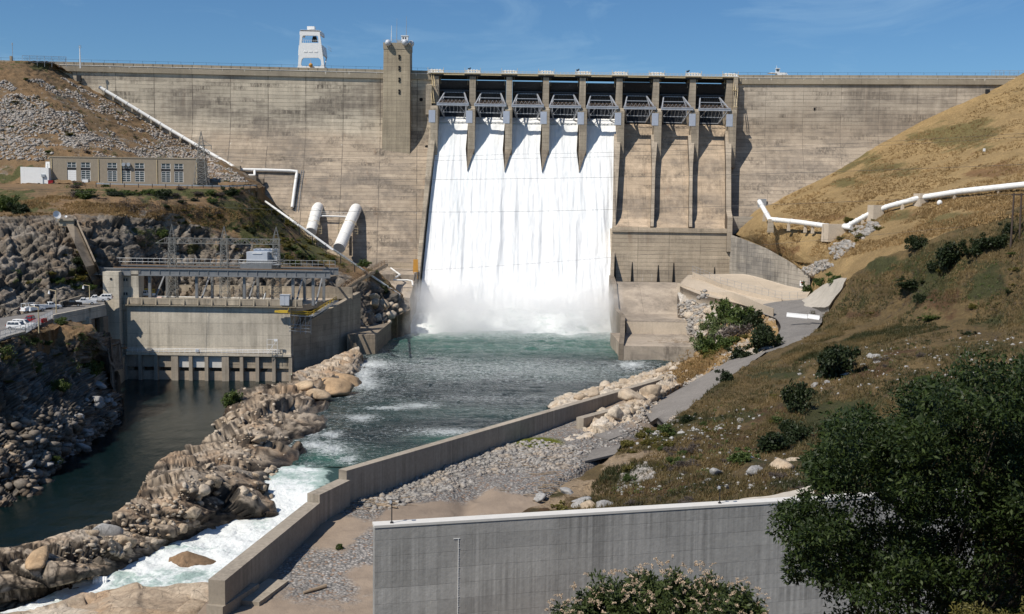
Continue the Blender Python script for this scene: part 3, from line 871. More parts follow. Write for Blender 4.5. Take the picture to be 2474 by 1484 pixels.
# radial gates
GX = XL(0, 0) + PITCHX / 2
def make_gate(kz):
    R, tn, tz = 14.3, 10.0, 90.1
    b = MB()
    top, bot = math.radians(50 if kz else 46.8), math.radians(-26)
    hw = (PITCHX - 2.5) / 2 - 0.1
    ths = [bot + (top - bot) * i / 14 for i in range(15)]
    pt = lambda th, r: (tn - r * math.cos(th), tz + r * math.sin(th))
    for i in range(14):
        (n0, z0), (n1, z1) = pt(ths[i], R), pt(ths[i + 1], R)
        (m0, y0), (m1, y1) = pt(ths[i], R + .12), pt(ths[i + 1], R + .12)
        b.hexa([(GX - hw, YA - n0, z0), (GX + hw, YA - n0, z0), (GX + hw, YA - m0, y0), (GX - hw, YA - m0, y0), (GX - hw, YA - n1, z1), (GX + hw, YA - n1, z1), (GX + hw, YA - m1, y1), (GX - hw, YA - m1, y1)])
    for i in range(30):                                        # upright ribs
        X = GX - hw + 2 * hw * (i + .5) / 30
        for j in range(0, 14, 2):
            (n0, z0), (n1, z1) = pt(ths[j], R - .25), pt(ths[j + 2], R - .25)
            b.beam((X, YA - n0, z0), (X, YA - n1, z1), 0.10, 0.4)
    g = b.build('radial_gate', M['gate_dark'], dam)
    b = MB()
    for th in (0.50, 0.12, -0.38):                            # girders behind the plate
        n0, z0 = pt(th, R - .8)
        b.box((GX, YA - n0, z0), (2 * hw - .3, 0.7, 0.6))
    for i in range(7):
        X = GX - 3.3 + 6.6 * i / 6
        (n0, z0), (n1, z1) = pt(-0.38, R - 1.4), pt(.50, R - 1.4)
        b.beam((X, YA - n0, z0), (X, YA - n1, z1), 0.12)
    b.build('gate_girder', M['gate_dark'], g)
    for s in (-1, 1):
        b = MB()
        T = Vector((GX + s * (hw - .15), YA - tn, tz))
        ends = []
        for th in (0.46, 0.12, -0.40):
            n0, z0 = pt(th, R - 1.2)
            E = Vector((GX + s * 3.9, YA - n0, z0)); ends.append(E)
            b.beam(T, E, 0.48, 0.5)
        mids = [T.lerp(E, 0.55) for E in ends]
        b.beam(mids[0], mids[1], 0.2); b.beam(mids[1], mids[2], 0.2)
        b.beam(ends[0], mids[1], 0.18); b.beam(ends[2], mids[1], 0.18); b.beam(T.lerp(ends[0], .8), mids[1], .16)
        b.box(T, (0.8, 1.1, 1.0))
        b.build('gate_arm', M['gate_arm'], g)
    b = MB()
    A = lambda s, th, f: Vector((GX + s * (hw - .15), YA - tn, tz)).lerp(Vector((GX + s * 3.9, YA - pt(th, R - 1.2)[0], pt(th, R - 1.2)[1])), f)
    for th, f in ((0.46, .98), (0.46, .55), (-.40, .55), (-.40, .95)):
        b.beam(A(-1, th, f), A(1, th, f), 0.26)
    for i in range(6):                                         # light bracing
        x0 = -1 + i / 3
        p0 = A(-1, .12, .6).lerp(A(1, .12, .6), i / 6); p1 = A(-1, .12, .6).lerp(A(1, .12, .6), (i + 1) / 6)
        q = A(-1, .30, .6).lerp(A(1, .30, .6), (i + .5) / 6)
        b.beam(p0, q, 0.11); b.beam(q, p1, 0.11)
    b.beam(A(-1, .12, .6), A(1, .12, .6), 0.18)
    for i in range(5):
        p0 = A(-1, -.40, .6).lerp(A(1, -.40, .6), .2 + i * .15)
        p1 = A(-1, .0, .3).lerp(A(1, .0, .3), .2 + i * .15)
        b.beam(p0, p1, 0.14)
    b.beam(A(-1, -.40, .6), A(-1, -.02, .3).lerp(A(1, -.02, .3), .3), .16)
    b.beam(A(1, -.40, .6), A(-1, -.02, .3).lerp(A(1, -.02, .3), .7), .16)
    chain_ = [A(-1, .46, .98), A(-1, .46, .55), A(-1, .12, .6), A(-1, -.40, .55), A(-1, -.40, .95)]
    for i in range(4): b.beam(chain_[i], chain_[i + 1], .12)
    b.beam(A(-1, .12, .6), A(-1, -.02, .3), .12); b.beam(A(-1, -.02, .3), A(1, -.02, .3), .14)
    b.build('gate_brace', M['gate_arm'], g)
    b = MB()
    b.box((GX, YA - tn - .6, tz - .35), (2 * hw + .6, 1.0, 1.1))
    b.box((GX, YA - tn - 1.15, tz - .05), (2 * hw, .14, .16))
    b.box((GX, YA - tn - 1.15, tz - .75), (2 * hw, .14, .16))
    b.build('trunnion_beam', M['gate_arm'], g)
    b = MB()
    for i in range(9):
        X = GX - hw + .4 + (2 * hw - .8) * i / 8
        b.beam((X, YA - tn - .9, tz + .2), (X, YA - tn - .9, tz + 1.25), .06)
    for z in (.7, 1.25):
        b.tube([(GX - hw + .4, YA - tn - .9, tz + z), (GX + hw - .4, YA - tn - .9, tz + z)], .05, 5)
    b.box((GX, YA - tn - .3, tz + .26), (2 * hw - .6, .9, .1))
    b.build('gate_railing', M['rail_brown'], g)
    return g
g0 = make_gate(0)
for k in range(1, 5): copy_tree(g0, parent=dam, loc=(PITCHX * k, 0, -0.12 * k))
g5 = make_gate(1)
g5.location = (PITCHX * 5, 0, -.5)
for k in (6, 7): copy_tree(g5, parent=dam, loc=(PITCHX * k, 0, -.5 - .1 * (k - 5)))
# round drain mouths
b = MB()
for side, px, py in (('L', 1017, 241), ('L', 1031, 356)):
    pass
def dam_face(px, py):
    """where the ray through a pixel meets the dam's downstream face"""
    d = ray(px, py)
    lo, hi = 360.0, 475.0
    side = 'L' if px < 1236 else 'R'
    o, a = (OL, ANG_L) if side == 'L' else (OR_, ANG_R)
    def f(Y):
        p = CAM + d * (Y / d.y) - o
        n = p.x * math.sin(a) - p.y * math.cos(a)
        return wing_n(p.z) - n
    for _ in range(50):
        m = (lo + hi) / 2
        if f(m) > 0: hi = m
        else: lo = m
    return CAM + d * (lo / d.y)
for px, py, r in ((1017, 241, .75), (1031, 356, .85), (1772, 371, .85), (1967, 264, .4)):
    p = dam_face(px, py)
    b = MB()
    if r < .5: b.box(p, (0.7, .3, 1.1))
    else: b.tube([p + Vector((0, .6, 0)), p - Vector((0, .12, 0))], r, 14)
    b.build('drain_mouth', M['hole'], dam)
for px in (712, 798, 884):
    p = wing_pt('L', 0, 0, 0); q = D(px, 184, 453)
    b = MB(); b.tube([q + Vector((0, 3, 0)), q - Vector((0, 1.6, 0))], .4, 10)
# side stairs at the ends of the gate structure
for X, s in ((XL(0, 0) - 1.9, -1), (XL(8, 0) + 1.9, 1)):
    b = MB()
    zs = [103.5, 97.5, 90.5]
    for i in range(2):
        a_, c_ = Vector((X + s * 0.2, YA - 1.2 - 3 * i, zs[i])), Vector((X - s * .9, YA - 4.2 - 3 * i, zs[i + 1]))
        for dx in (0, .8):
            b.beam(a_ + Vector((dx, 0, 0)), c_ + Vector((dx, 0, 0)), .16)
            b.beam(a_ + Vector((dx, 0, 1)), c_ + Vector((dx, 0, 1)), .08)
        for j in range(8):
            b.beam(a_.lerp(c_, j / 8), a_.lerp(c_, j / 8) + Vector((0, 0, 1)), .07)
        b.box(c_ + Vector((.4, -.5, 0)), (1.8, 1.2, .15))
    b.build('stair', M['cream'], dam)
b = MB()
b.box((XL(0, 0) - 2.6, YA - 2.5, 92.0), (2.4, 6, 12)); b.box((XL(8, 0) + 2.2, YA - 1.5, 95), (1.6, 4, 16))
b.build('stair_block', M['pier'], dam)

# ------------------------------------------------------------------ falling water
def fall():
    V, F = [], []
    nu, zs = 44, np.concatenate([np.linspace(85.8, 84.2, 5), np.linspace(83.6, 3.0, 230)])
    for k in range(5):
        base = len(V)
        for z in zs:
            if z > 83.0: n = -2.6 + (85.8 - z) * 1.55
            else: n = chute_n(z)
            n = n + 0.9 if z < 83.0 else n + .4
            gap = 1.42 if z > 72 else max(0.0, 1.42 * (z - 63.5) / 8.5)
            gl = gap if k > 0 else 1.35
            gr = gap if k < 4 else 0.65
            a, c = XL(k, n) + gl, XL(k + 1, n) - gr
            for i in range(nu + 1):
                V.append((a + (c - a) * i / nu, n, z))
        for j in range(len(zs) - 1):
            for i in range(nu):
                q = base + j * (nu + 1) + i
                F.append((q, q + 1, q + nu + 2, q + nu + 1))
    V = np.array(V)
    P = V * np.array((1.0, 0.12, 0.07))
    d = 0.34 * fbm(P, 0.9, 4, 3) + 0.65 * fbm(P, 3.2, 3, 9) + .10 * fbm(V * np.array((1, .5, .5)), 1.2, 3, 21)
    amp = np.clip((85 - V[:, 2]) / 12, 0.25, 1)
    d = d * amp
    z = V[:, 2]
    fade = np.clip((50 - z) / 14, 0, 1) * np.clip((z - 14) / 14, 0, 1) * (.5 + vnoise(V * np.array((0, 0, 1)), 9, 5))
    for k in range(1, 5):                                     # folds where two sheets meet far below a pier
        xk = np.array([XL(k, n) for n in V[:, 1]]) + .8 * (vnoise(V * np.array((0, 0, 1)), 6, 40 + k) - .5)
        d += .42 * fade * np.exp(-((V[:, 0] - xk) / 1.0) ** 2) - .40 * fade * np.exp(-((V[:, 0] - xk - 1.9) / 1.1) ** 2)
    up = np.exp(-((V[:, 2] - 81) / 4) ** 2)
    d += up * 0.7 * np.clip(vnoise(V, 2.2, 8) - .35, 0, 1)
    W_ = np.stack([V[:, 0], YA - V[:, 1] - 0.857 * d, V[:, 2] + 0.514 * d], 1)
    o = link('falling_water', np_mesh('falling_water', W_, F, True), M['fall'])
    tag(o, kind='structure')
fall()
# ------------------------------------------------------------------ terrain
GROUND = []                                   # (verts, faces) of every patch, for finding where things stand
def resample(row, n):
    """points (x, y, 'd' or 'z' value, kind) along a measured row -> n world points, even in the picture"""
    P = []
    for r in row:
        if isinstance(r, Vector): P.append((*pix(r), r))
        elif len(r) == 4: P.append((r[0], r[1], Z(r[0], r[1], r[2])))
        else: P.append((r[0], r[1], D(*r)))
    L = [0.0]
    for a, b in zip(P, P[1:]):
        L.append(L[-1] + math.hypot(a[0] - b[0], a[1] - b[1]) + 1e-3)
    C = np.array([tuple(p[2]) for p in P]); L = np.array(L) / L[-1]
    T = np.zeros_like(C)
    for i in range(len(C)):
        a, b = max(i - 1, 0), min(i + 1, len(C) - 1)
        T[i] = (C[b] - C[a]) / max(L[b] - L[a], 1e-6)
    t = np.linspace(0, 1, n)
    i = np.clip(np.searchsorted(L, t, 'right') - 1, 0, len(L) - 2)
    h = (L[i + 1] - L[i]); s = (t - L[i]) / h
    s2, s3 = s * s, s * s * s
    out = ((2 * s3 - 3 * s2 + 1)[:, None] * C[i] + (s3 - 2 * s2 + s)[:, None] * T[i] * h[:, None] * .6 + (-2 * s3 + 3 * s2)[:, None] * C[i + 1] + (s3 - s2)[:, None] * T[i + 1] * h[:, None] * .6)
    return out
def loft(rows, nu, nv, extra_first=None, extra_last=None):
    R = [resample(r, nu) for r in rows]
    if extra_first is not None: R.insert(0, R[0] + np.array(extra_first))
    if extra_last is not None: R.append(R[-1] + np.array(extra_last))
    R = np.array(R)                            # rows, nu, 3
    m = len(R)
    seg = np.array([0.0] + list(np.cumsum([np.median(np.linalg.norm(R[i + 1] - R[i], axis=1)) for i in range(m - 1)])))
    # each patch spends its rows by how tall it looks in the picture
    tall = []
    for i in range(m - 1):
        a, b_ = pix(R[i][nu // 2]), pix(R[i + 1][nu // 2])
        a2, b2 = pix(R[i][nu // 5]), pix(R[i + 1][nu // 5])
        tall.append(max(abs(a[1] - b_[1]), abs(a2[1] - b2[1]), 6))
    L = np.array([0] + list(np.cumsum(tall))); L = L / L[-1]
    T = np.zeros_like(R)
    for i in range(m):
        a, b_ = max(i - 1, 0), min(i + 1, m - 1)
        T[i] = (R[b_] - R[a]) / (L[b_] - L[a])
    t = np.linspace(0, 1, nv)
    out = []
    for q in t:
        i = int(min(max(np.searchsorted(L, q, 'right') - 1, 0), m - 2))
        h = L[i + 1] - L[i]; s = (q - L[i]) / h
        s2, s3 = s * s, s ** 3
        out.append((2 * s3 - 3 * s2 + 1) * R[i] + (s3 - 2 * s2 + s) * T[i] * h * .6 + (-2 * s3 + 3 * s2) * R[i + 1] + (s3 - s2) * T[i + 1] * h * .6)
    return np.array(out)                       # nv, nu, 3
def normals(G):
    du = np.gradient(G, axis=1); dv = np.gradient(G, axis=0)
    n = np.cross(du, dv)
    n /= np.linalg.norm(n, axis=2, keepdims=True) + 1e-9
    s = np.sign((n * np.array((0.0, -0.5, 1.0))).sum(2, keepdims=True)); s[s == 0] = 1
    return n * s
def gfaces(nv, nu):
    q = (np.arange(nv - 1)[:, None] * nu + np.arange(nu - 1)[None, :]).ravel()
    return np.stack([q, q + 1, q + nu + 1, q + nu], 1)
def patch(name, rows, nu, nv, mat, disp=None, attrs=None, smooth=False, ef=None, el=None, skirt=8.0, ground=True):
    """a sheet of ground through measured rows; disp(P, N) -> offset along the normal; attrs(P, N) -> dict"""
    G = loft(rows, nu, nv, ef, el)
    N = normals(G)
    P = G.reshape(-1, 3); Nn = N.reshape(-1, 3)
    extra = {}
    if disp is not None:
        r = disp(P, Nn)
        if isinstance(r, tuple): r, extra = r
        P = P + Nn * r[:, None] if r.ndim == 1 else P + r
    at = dict(extra)
    if attrs is not None: at.update(attrs(P, normals(P.reshape(G.shape)).reshape(-1, 3)))
    F = gfaces(nv, nu)
    V = P
    if skirt:
        idx = np.concatenate([np.arange(nu), np.arange(1, nv) * nu + nu - 1, (nv - 1) * nu + np.arange(nu - 2, -1, -1), np.arange(nv - 2, 0, -1) * nu])
        low = V[idx] + np.array((0, 1.0, -skirt))
        b0 = len(V); k = len(idx)
        V = np.concatenate([V, low])
        j = np.arange(k); j2 = (j + 1) % k
        F = np.concatenate([F, np.stack([idx[j], idx[j2], b0 + j2, b0 + j], 1)])
        for a in at: at[a] = np.concatenate([at[a], at[a][idx]])
    me = np_mesh(name, V, F, smooth)
    for a in at: attr(me, a, at[a])
    o = link(name, me, mat)
    tag(o, kind='structure')
    if ground: GROUND.append((V, F))
    return o, P, Nn

def rocky(scale, amp=1.0, sub=0.35, seed=0, stretch=(1, 1, 1), tilt=.5, fine=0.12, mask=None):
    def f(P, N):
        a, ida = blocks(P, scale, seed, tilt, stretch)
        b_, idb = blocks(P, scale * .38, seed + 9, tilt, stretch)
        c = fbm(P, scale * .3, 3, seed + 4)
        d = amp * (a + sub * b_ * 1.4) + fine * c
        if mask is not None: d = d * mask(P, N)
        return d, {'bid': 0.55 * ida + 0.45 * idb}
    return f
def ledges(P, n, step, seed, warp=.5):
    """slabs lying one on the other along a dipping plane, broken into blocks: a sawtooth of flat faces and abrupt edges"""
    n = np.array(n, float); n /= np.linalg.norm(n)
    f1, f2, cid, v = worley(P + 1.2 * np.stack([fbm(P, 4, 2, seed + k) for k in range(3)], 1), step * 3.2, seed)
    u = (P @ n) / step + warp * fbm(P, step * 4, 2, seed + 7) + _h(cid, cid * 0 + 1, cid * 0, seed)
    return (u - np.floor(u) - .5) * step, _h(cid, np.floor(u).astype(np.int64), cid * 0, seed + 3)
def near_px(P, pts):
    """0..1 weight round picture points (x, y, rx, ry)"""
    q = P - np.array(CAM)
    w = q @ np.array(_f); x = CX + FPX * (q @ np.array(CR)) / w; y = CY - FPX * (q @ np.array(CU)) / w
    out = np.zeros(len(P))
    for px, py, rx, ry in pts:
        out = np.maximum(out, np.exp(-(((x - px) / rx) ** 2 + ((y - py) / ry) ** 2)))
    return out
def px_arr(P):
    q = np.asarray(P) - np.array(CAM)
    w = q @ np.array(_f)
    return CX + FPX * (q @ np.array(CR)) / w, CY - FPX * (q @ np.array(CU)) / w
DF = dam_face
def DD(px, py, back=0.8):
    p = dam_face(px, py)
    return D(px, py, p.y + back)

# ground under everything, out to the horizon
V = [(-9000, -400, -9), (9000, -400, -9), (9000, 9000, -9), (-9000, 9000, -9)]
n_ = 40
gx = np.linspace(-3000, 3000, n_); gy = np.linspace(-300, 6000, n_)
GX_, GY_ = np.meshgrid(gx, gy)
GZ_ = np.full_like(GX_, -9.0)
gp = np.stack([GX_.ravel(), GY_.ravel(), GZ_.ravel()], 1)
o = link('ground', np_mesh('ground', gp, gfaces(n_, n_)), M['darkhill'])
me = o.data
for a in ('soil', 'green', 'brush'): attr(me, a, np.full(len(gp), .4))
tag(o, kind='structure')

# left hill: loose stone above the building
def talus_disp(P, N):
    d = 1.0 * fbm(P, 14, 3, 2) + .5 * fbm(P * np.array((1, 1, 3.0)), 5, 3, 6)
    b1, i1 = blocks(P, 1.6, 31, .5)
    return d + .30 * b1, {'bid': i1}
def talus_attr(P, N):
    x, y = px_arr(P)
    band = .5 + .5 * np.sin(y / 15.0 + 3 * fbm(P, 25, 2, 5))
    s = .62 + .22 * band + .5 * fbm(P, 9, 4, 12) + np.clip((205 - y + .10 * x) / 60, 0, .6)
    g = .16 + .5 * fbm(P, 8, 4, 40) - .1 + .5 * near_px(P, [(40, 425, 90, 30), (60, 160, 140, 22)])
    return {'soil': s, 'green': g}
patch('left_hill', [
    [(-420, 128, 418), (-120, 128, 418), (0, 149, 424), (60, 148, 428), (125, 151, 438), (150, 158, 446)],
    [(-420, 165, 410), (-120, 165, 410), (60, 175, 420), DD(150, 170), DD(196, 192)],
    [(-420, 215, 402), (-120, 215, 402), (100, 210, 415), DD(190, 198), DD(246, 218)],
    [(-420, 270, 393), (-120, 270, 393), (150, 265, 408), DD(290, 252), DD(340, 276)],
    [(-420, 330, 384), (-120, 330, 384), (200, 320, 400), DD(400, 318), DD(450, 340)],
    [(-420, 385, 374), (-120, 385, 374), (250, 375, 388), DD(500, 372), DD(560, 403)],
    [(-420, 448, 366), (-120, 448, 366), (100, 446, 366), (300, 449, 367), (480, 451, 369), (598, 446, 380), DD(640, 455)],
], 330, 190, M['cliff'], talus_disp, talus_attr, ef=(0, 14, -1), skirt=14)

# bench, brushy slope and the cliff behind the powerhouse
def slope_disp(P, N):
    x, y = px_arr(P)
    rock = np.clip((y - 515 - np.clip((x - 420) * .35, 0, 200)) / 26, 0, 1) * (1 - near_px(P, [(700, 560, 130, 50), (820, 640, 90, 40)]))
    rock = np.clip(rock + .6 * near_px(P, [(880, 740, 80, 60)]), 0, 1)
    a, ia = blocks(P, 5.2, 3, .55, (1, 1, .55))
    ea = blocks.edge
    b_, ib = blocks(P, 2.0, 8, .55, (1, 1, .7)); eb = blocks.edge
    c_, ic = blocks(P, 0.9, 18, .5)
    s1, i1 = ledges(P, (.75, -.55, .35), 1.9, 35)
    s2, i2 = ledges(P, (-.2, -.5, .85), 1.1, 45)
    d = rock * (.75 * a + .42 * b_ + .2 * c_ + .6 * s1 + .4 * s2) + (1 - rock) * (.9 * fbm(P, 9, 3, 1) + .5 * fbm(P, 2.5, 3, 7) + .2 * c_)
    d = np.where(y < 458, d * .15, d)
    return d, {'bid': .5 * ia + .3 * ib + .2 * ic, 'edge': rock * np.clip(.7 * ea + .5 * eb, 0, 1)}
def slope_attr(P, N):
    x, y = px_arr(P)
    rock = np.clip((y - 512 - np.clip((x - 420) * .35, 0, 200)) / 22, 0, 1)
    up = N[:, 2]
    s = .78 - .75 * rock + .35 * np.clip(up - .6, 0, 1) + .45 * fbm(P, 8, 3, 4)
    g = .28 - .25 * rock + .5 * fbm(P, 7, 3, 44) + .45 * near_px(P, [(40, 485, 60, 30), (420, 465, 170, 14), (640, 540, 110, 60), (760, 600, 90, 40), (90, 680, 120, 28), (200, 660, 60, 40), (330, 560, 60, 14), (480, 600, 120, 20)])
    s = np.where(y < 458, 1.0, s); g = np.where(y < 456, -.5, g)
    return {'soil': s, 'green': g}
patch('left_slope', [
    [(-420, 440, 374), (-120, 440, 374), (120, 442, 370), (480, 448, 371), (610, 449, 374)],
    [(-420, 456, 353), (-120, 456, 353), (120, 454, 353), (480, 457, 354), (622, 455, 370)],
    [(-420, 498, 324), (-120, 498, 324), (150, 490, 331), (400, 490, 337), (590, 498, 356), (694, 520, 388)],
    [(-420, 530, 304), (-120, 530, 304), (150, 521, 316), (400, 540, 333), (600, 556, 350), (764, 590, 383)],
    [(-420, 620, 286), (-120, 620, 286), (150, 610, 300), (400, 610, 331), (650, 610, 343), (838, 628, 374)],
    [(-420, 700, 276), (-120, 700, 276), (150, 690, 290), (400, 690, 327), (700, 680, 335), (905, 655, 374)],
    [(-420, 765, 270), (-120, 765, 270), (150, 748, 284), (260, 740, 302), (400, 725, 324), (700, 722, 330), (860, 735, 348), (972, 712, 376)],
    [(-420, 800, 262), (-120, 800, 262), (150, 770, 282), (400, 770, 320), (700, 775, 326), (872, 800, 342), (985, 752, 372)],
], 420, 230, M['cliff'], slope_disp, slope_attr, skirt=12)

# bank below the parking area
def bank_disp(P, N):
    a, ia = blocks(P, 4.2, 13, .55, (1, 1, .8))
    ea = blocks.edge
    b_, ib = blocks(P, 1.7, 18, .55); eb = blocks.edge
    c_, ic = blocks(P, .75, 28, .5)
    x, y = px_arr(P)
    m = np.clip((y - 800 + .0 * x) / 50, .35, 1)
    s1, i1 = ledges(P, (.6, -.6, .5), 1.6, 55)
    s2, i2 = ledges(P, (-.3, -.4, .85), .9, 65)
    return m * (.8 * a + .5 * b_ + .22 * c_ + .8 * s1 + .5 * s2), {'bid': .4 * i1 + .25 * i2 + .35 * ia, 'edge': np.clip(.7 * ea + .5 * eb, 0, 1)}
def bank_attr(P, N):
    x, y = px_arr(P)
    s = np.clip(.8 - (y - 830) / 130, 0, 1) * .7 + .25 * np.clip(N[:, 2] - .6, 0, 1) + .3 * fbm(P, 5, 3, 4)
    s = s * np.clip(1.2 - (x - 190) / 60, .1, 1)
    g = .12 + .4 * fbm(P, 6, 3, 14) + .55 * near_px(P, [(85, 880, 30, 25), (140, 930, 40, 25), (225, 880, 28, 40), (130, 1112, 22, 14), (20, 850, 60, 15)]) - np.clip((y - 980) / 200, 0, .4)
    return {'soil': s, 'green': g}
patch('left_bank', [
    [(-420, 856, 22.2, 1), (-120, 856, 22.2, 1), (0, 826, 22.2, 1), (70, 806, 22.2, 1), (130, 784, 22, 1), (200, 803, 20.3, 1), (257, 838, 16, 1)],
    [(-420, 960, 15, 1), (-120, 960, 15, 1), (30, 930, 15, 1), (120, 900, 14, 1), (190, 890, 13, 1), (240, 890, 10.5, 1), (270, 890, 9.5, 1)],
    [(-420, 1115, 7, 1), (-120, 1115, 7, 1), (30, 1060, 7, 1), (120, 1030, 7, 1), (190, 1000, 6.5, 1), (250, 970, 5, 1), (278, 950, 3.5, 1)],
    [(-420, 1300, -1.2, 1), (-120, 1300, -1.2, 1), (0, 1248, -1.2, 1), (60, 1216, -1.2, 1), (150, 1136, -1.2, 1), (215, 1090, -1.2, 1), (286, 1028, -1.2, 1)],
], 200, 230, M['cliff'], bank_disp, bank_attr, ef=(0, 10, -.6), skirt=6)

# rock ridge between the tailrace and the river
def ridge_disp(P, N):
    c_, s_ = math.cos(.9), math.sin(.9)
    O = P
    P = np.stack([P[:, 0] * c_ - P[:, 1] * s_, P[:, 0] * s_ + P[:, 1] * c_, P[:, 2] * 1.3 + .35 * P[:, 0]], 1)
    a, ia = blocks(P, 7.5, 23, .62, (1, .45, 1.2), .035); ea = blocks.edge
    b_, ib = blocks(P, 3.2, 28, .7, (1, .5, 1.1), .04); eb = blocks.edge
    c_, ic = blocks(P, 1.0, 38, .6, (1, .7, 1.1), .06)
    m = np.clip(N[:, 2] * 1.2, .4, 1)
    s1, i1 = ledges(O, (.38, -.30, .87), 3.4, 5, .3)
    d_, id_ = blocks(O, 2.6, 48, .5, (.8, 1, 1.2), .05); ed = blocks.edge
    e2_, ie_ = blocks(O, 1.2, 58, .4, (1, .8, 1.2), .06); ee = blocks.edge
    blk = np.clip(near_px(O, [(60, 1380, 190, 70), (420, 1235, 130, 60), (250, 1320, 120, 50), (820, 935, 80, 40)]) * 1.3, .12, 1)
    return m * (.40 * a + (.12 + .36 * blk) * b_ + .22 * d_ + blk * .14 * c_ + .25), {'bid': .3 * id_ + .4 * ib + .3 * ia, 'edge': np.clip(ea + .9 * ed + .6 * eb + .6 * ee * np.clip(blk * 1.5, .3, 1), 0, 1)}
RIV = lambda y: np.interp(y, [0, 1160, 1240, 1290, 1400, 1500], [5.0, 5.0, 2.8, 2.4, 1.6, .8])
def ridge_attr(P, N):
    x, y = px_arr(P)
    wl_z = np.interp(P[:, 1], [100, 128, 150, 158, 168, 400], [.6, 1.6, 2.4, 2.8, 5.0, 5.0])
    wet = np.clip(1.25 - (P[:, 2] - wl_z) / 1.5, 0, 1) * (x > 240)
    wet = np.maximum(wet, near_px(P, [(520, 1225, 90, 42), (200, 1400, 70, 40), (90, 1425, 60, 30), (560, 1180, 60, 30)]) * .9 * (N[:, 2] < .75))
    return {'wet': wet + .25 * fbm(P, 1.5, 3, 3), 'soil': P[:, 0] * 0, 'green': P[:, 0] * 0}
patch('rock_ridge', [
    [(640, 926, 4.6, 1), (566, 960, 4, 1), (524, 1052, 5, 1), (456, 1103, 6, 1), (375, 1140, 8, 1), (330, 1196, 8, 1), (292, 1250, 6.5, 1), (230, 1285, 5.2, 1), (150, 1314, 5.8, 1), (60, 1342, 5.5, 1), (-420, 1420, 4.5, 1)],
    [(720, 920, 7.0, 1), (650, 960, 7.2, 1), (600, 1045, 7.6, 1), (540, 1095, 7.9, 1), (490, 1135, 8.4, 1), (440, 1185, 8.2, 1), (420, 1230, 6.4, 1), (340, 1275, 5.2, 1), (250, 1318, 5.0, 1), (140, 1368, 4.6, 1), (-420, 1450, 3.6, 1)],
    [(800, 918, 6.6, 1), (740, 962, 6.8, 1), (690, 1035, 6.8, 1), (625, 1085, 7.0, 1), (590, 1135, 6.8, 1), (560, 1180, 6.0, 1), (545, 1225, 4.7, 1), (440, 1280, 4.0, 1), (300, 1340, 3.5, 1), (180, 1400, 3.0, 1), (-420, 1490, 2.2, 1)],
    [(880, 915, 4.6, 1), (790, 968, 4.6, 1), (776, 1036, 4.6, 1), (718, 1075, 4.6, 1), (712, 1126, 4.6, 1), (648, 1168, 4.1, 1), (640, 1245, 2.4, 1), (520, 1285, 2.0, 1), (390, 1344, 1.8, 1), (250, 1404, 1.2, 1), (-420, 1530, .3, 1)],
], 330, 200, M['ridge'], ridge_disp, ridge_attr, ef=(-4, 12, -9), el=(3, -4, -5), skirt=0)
# foreground rock at the lower left, with a smooth water-worn back
def fr_disp(P, N):
    a, ia = blocks(P, 5.5, 63, .22, (.6, 1, 1), .06)
    c_, ic = blocks(P, 1.3, 68, .3)
    return .3 * a + .04 * c_ + .8 * fbm(P, 6, 3, 9), {'bid': ia}
patch('river_rock', [
    [(-150, 1510, 2.4, 1), (130, 1458, 2.6, 1), (215, 1432, 3.0, 1), (330, 1404, 4.0, 1), (345, 1418, 4, 1), (430, 1402, 4.4, 1), (510, 1402, 4.4, 1), (516, 1436, 3.4, 1)],
    [(-150, 1545, 3.0, 1), (130, 1500, 3.4, 1), (215, 1472, 3.9, 1), (330, 1446, 4.2, 1), (345, 1448, 3.9, 1), (430, 1440, 3.9, 1), (506, 1452, 3.6, 1), (525, 1462, 3.2, 1)],
    [(-150, 1640, 3.0, 1), (130, 1600, 3.4, 1), (215, 1580, 3.6, 1), (330, 1560, 3.6, 1), (430, 1560, 3.4, 1), (560, 1560, 3.0, 1)],
], 170, 80, M['ridge'], fr_disp, lambda P, N: {'wet': np.clip(1.0 - (P[:, 2] - 1.7) / 1.3, 0, 1) * .9, 'soil': P[:, 0] * 0, 'green': P[:, 0] * 0}, ef=(-1.0, 3.5, -4), skirt=3)

# gravel flat between the training wall and the hillside
def grav_disp(P, N):
    b_, ib = blocks(P, 1.1, 71, .4)
    x, y = px_arr(P)
    rk = near_px(P, [(1180, 1110, 150, 40), (1350, 1085, 120, 40)])
    g = -1.1 * near_px(P, [(1125, 1215, 28, 42), (1150, 1190, 30, 20)])
    return .35 * fbm(P, 9, 4, 3) + .10 * fbm(P, 1.2, 3, 4) + rk * .35 * b_ + g
def grav_attr(P, N):
    x, y = px_arr(P)
    st = .32 + .75 * near_px(P, [(1160, 1110, 240, 55), (1380, 1080, 130, 45), (860, 1220, 90, 30), (900, 1330, 70, 40), (1000, 1180, 170, 40), (780, 1380, 110, 50), (1300, 1180, 100, 40)]) - .55 * near_px(P, [(860, 1390, 90, 28), (1010, 1240, 90, 30), (1230, 1215, 70, 30), (820, 1280, 60, 40)])
    return {'stone': st, 'moss': near_px(P, [(1300, 1070, 62, 14)]) * 1.2}
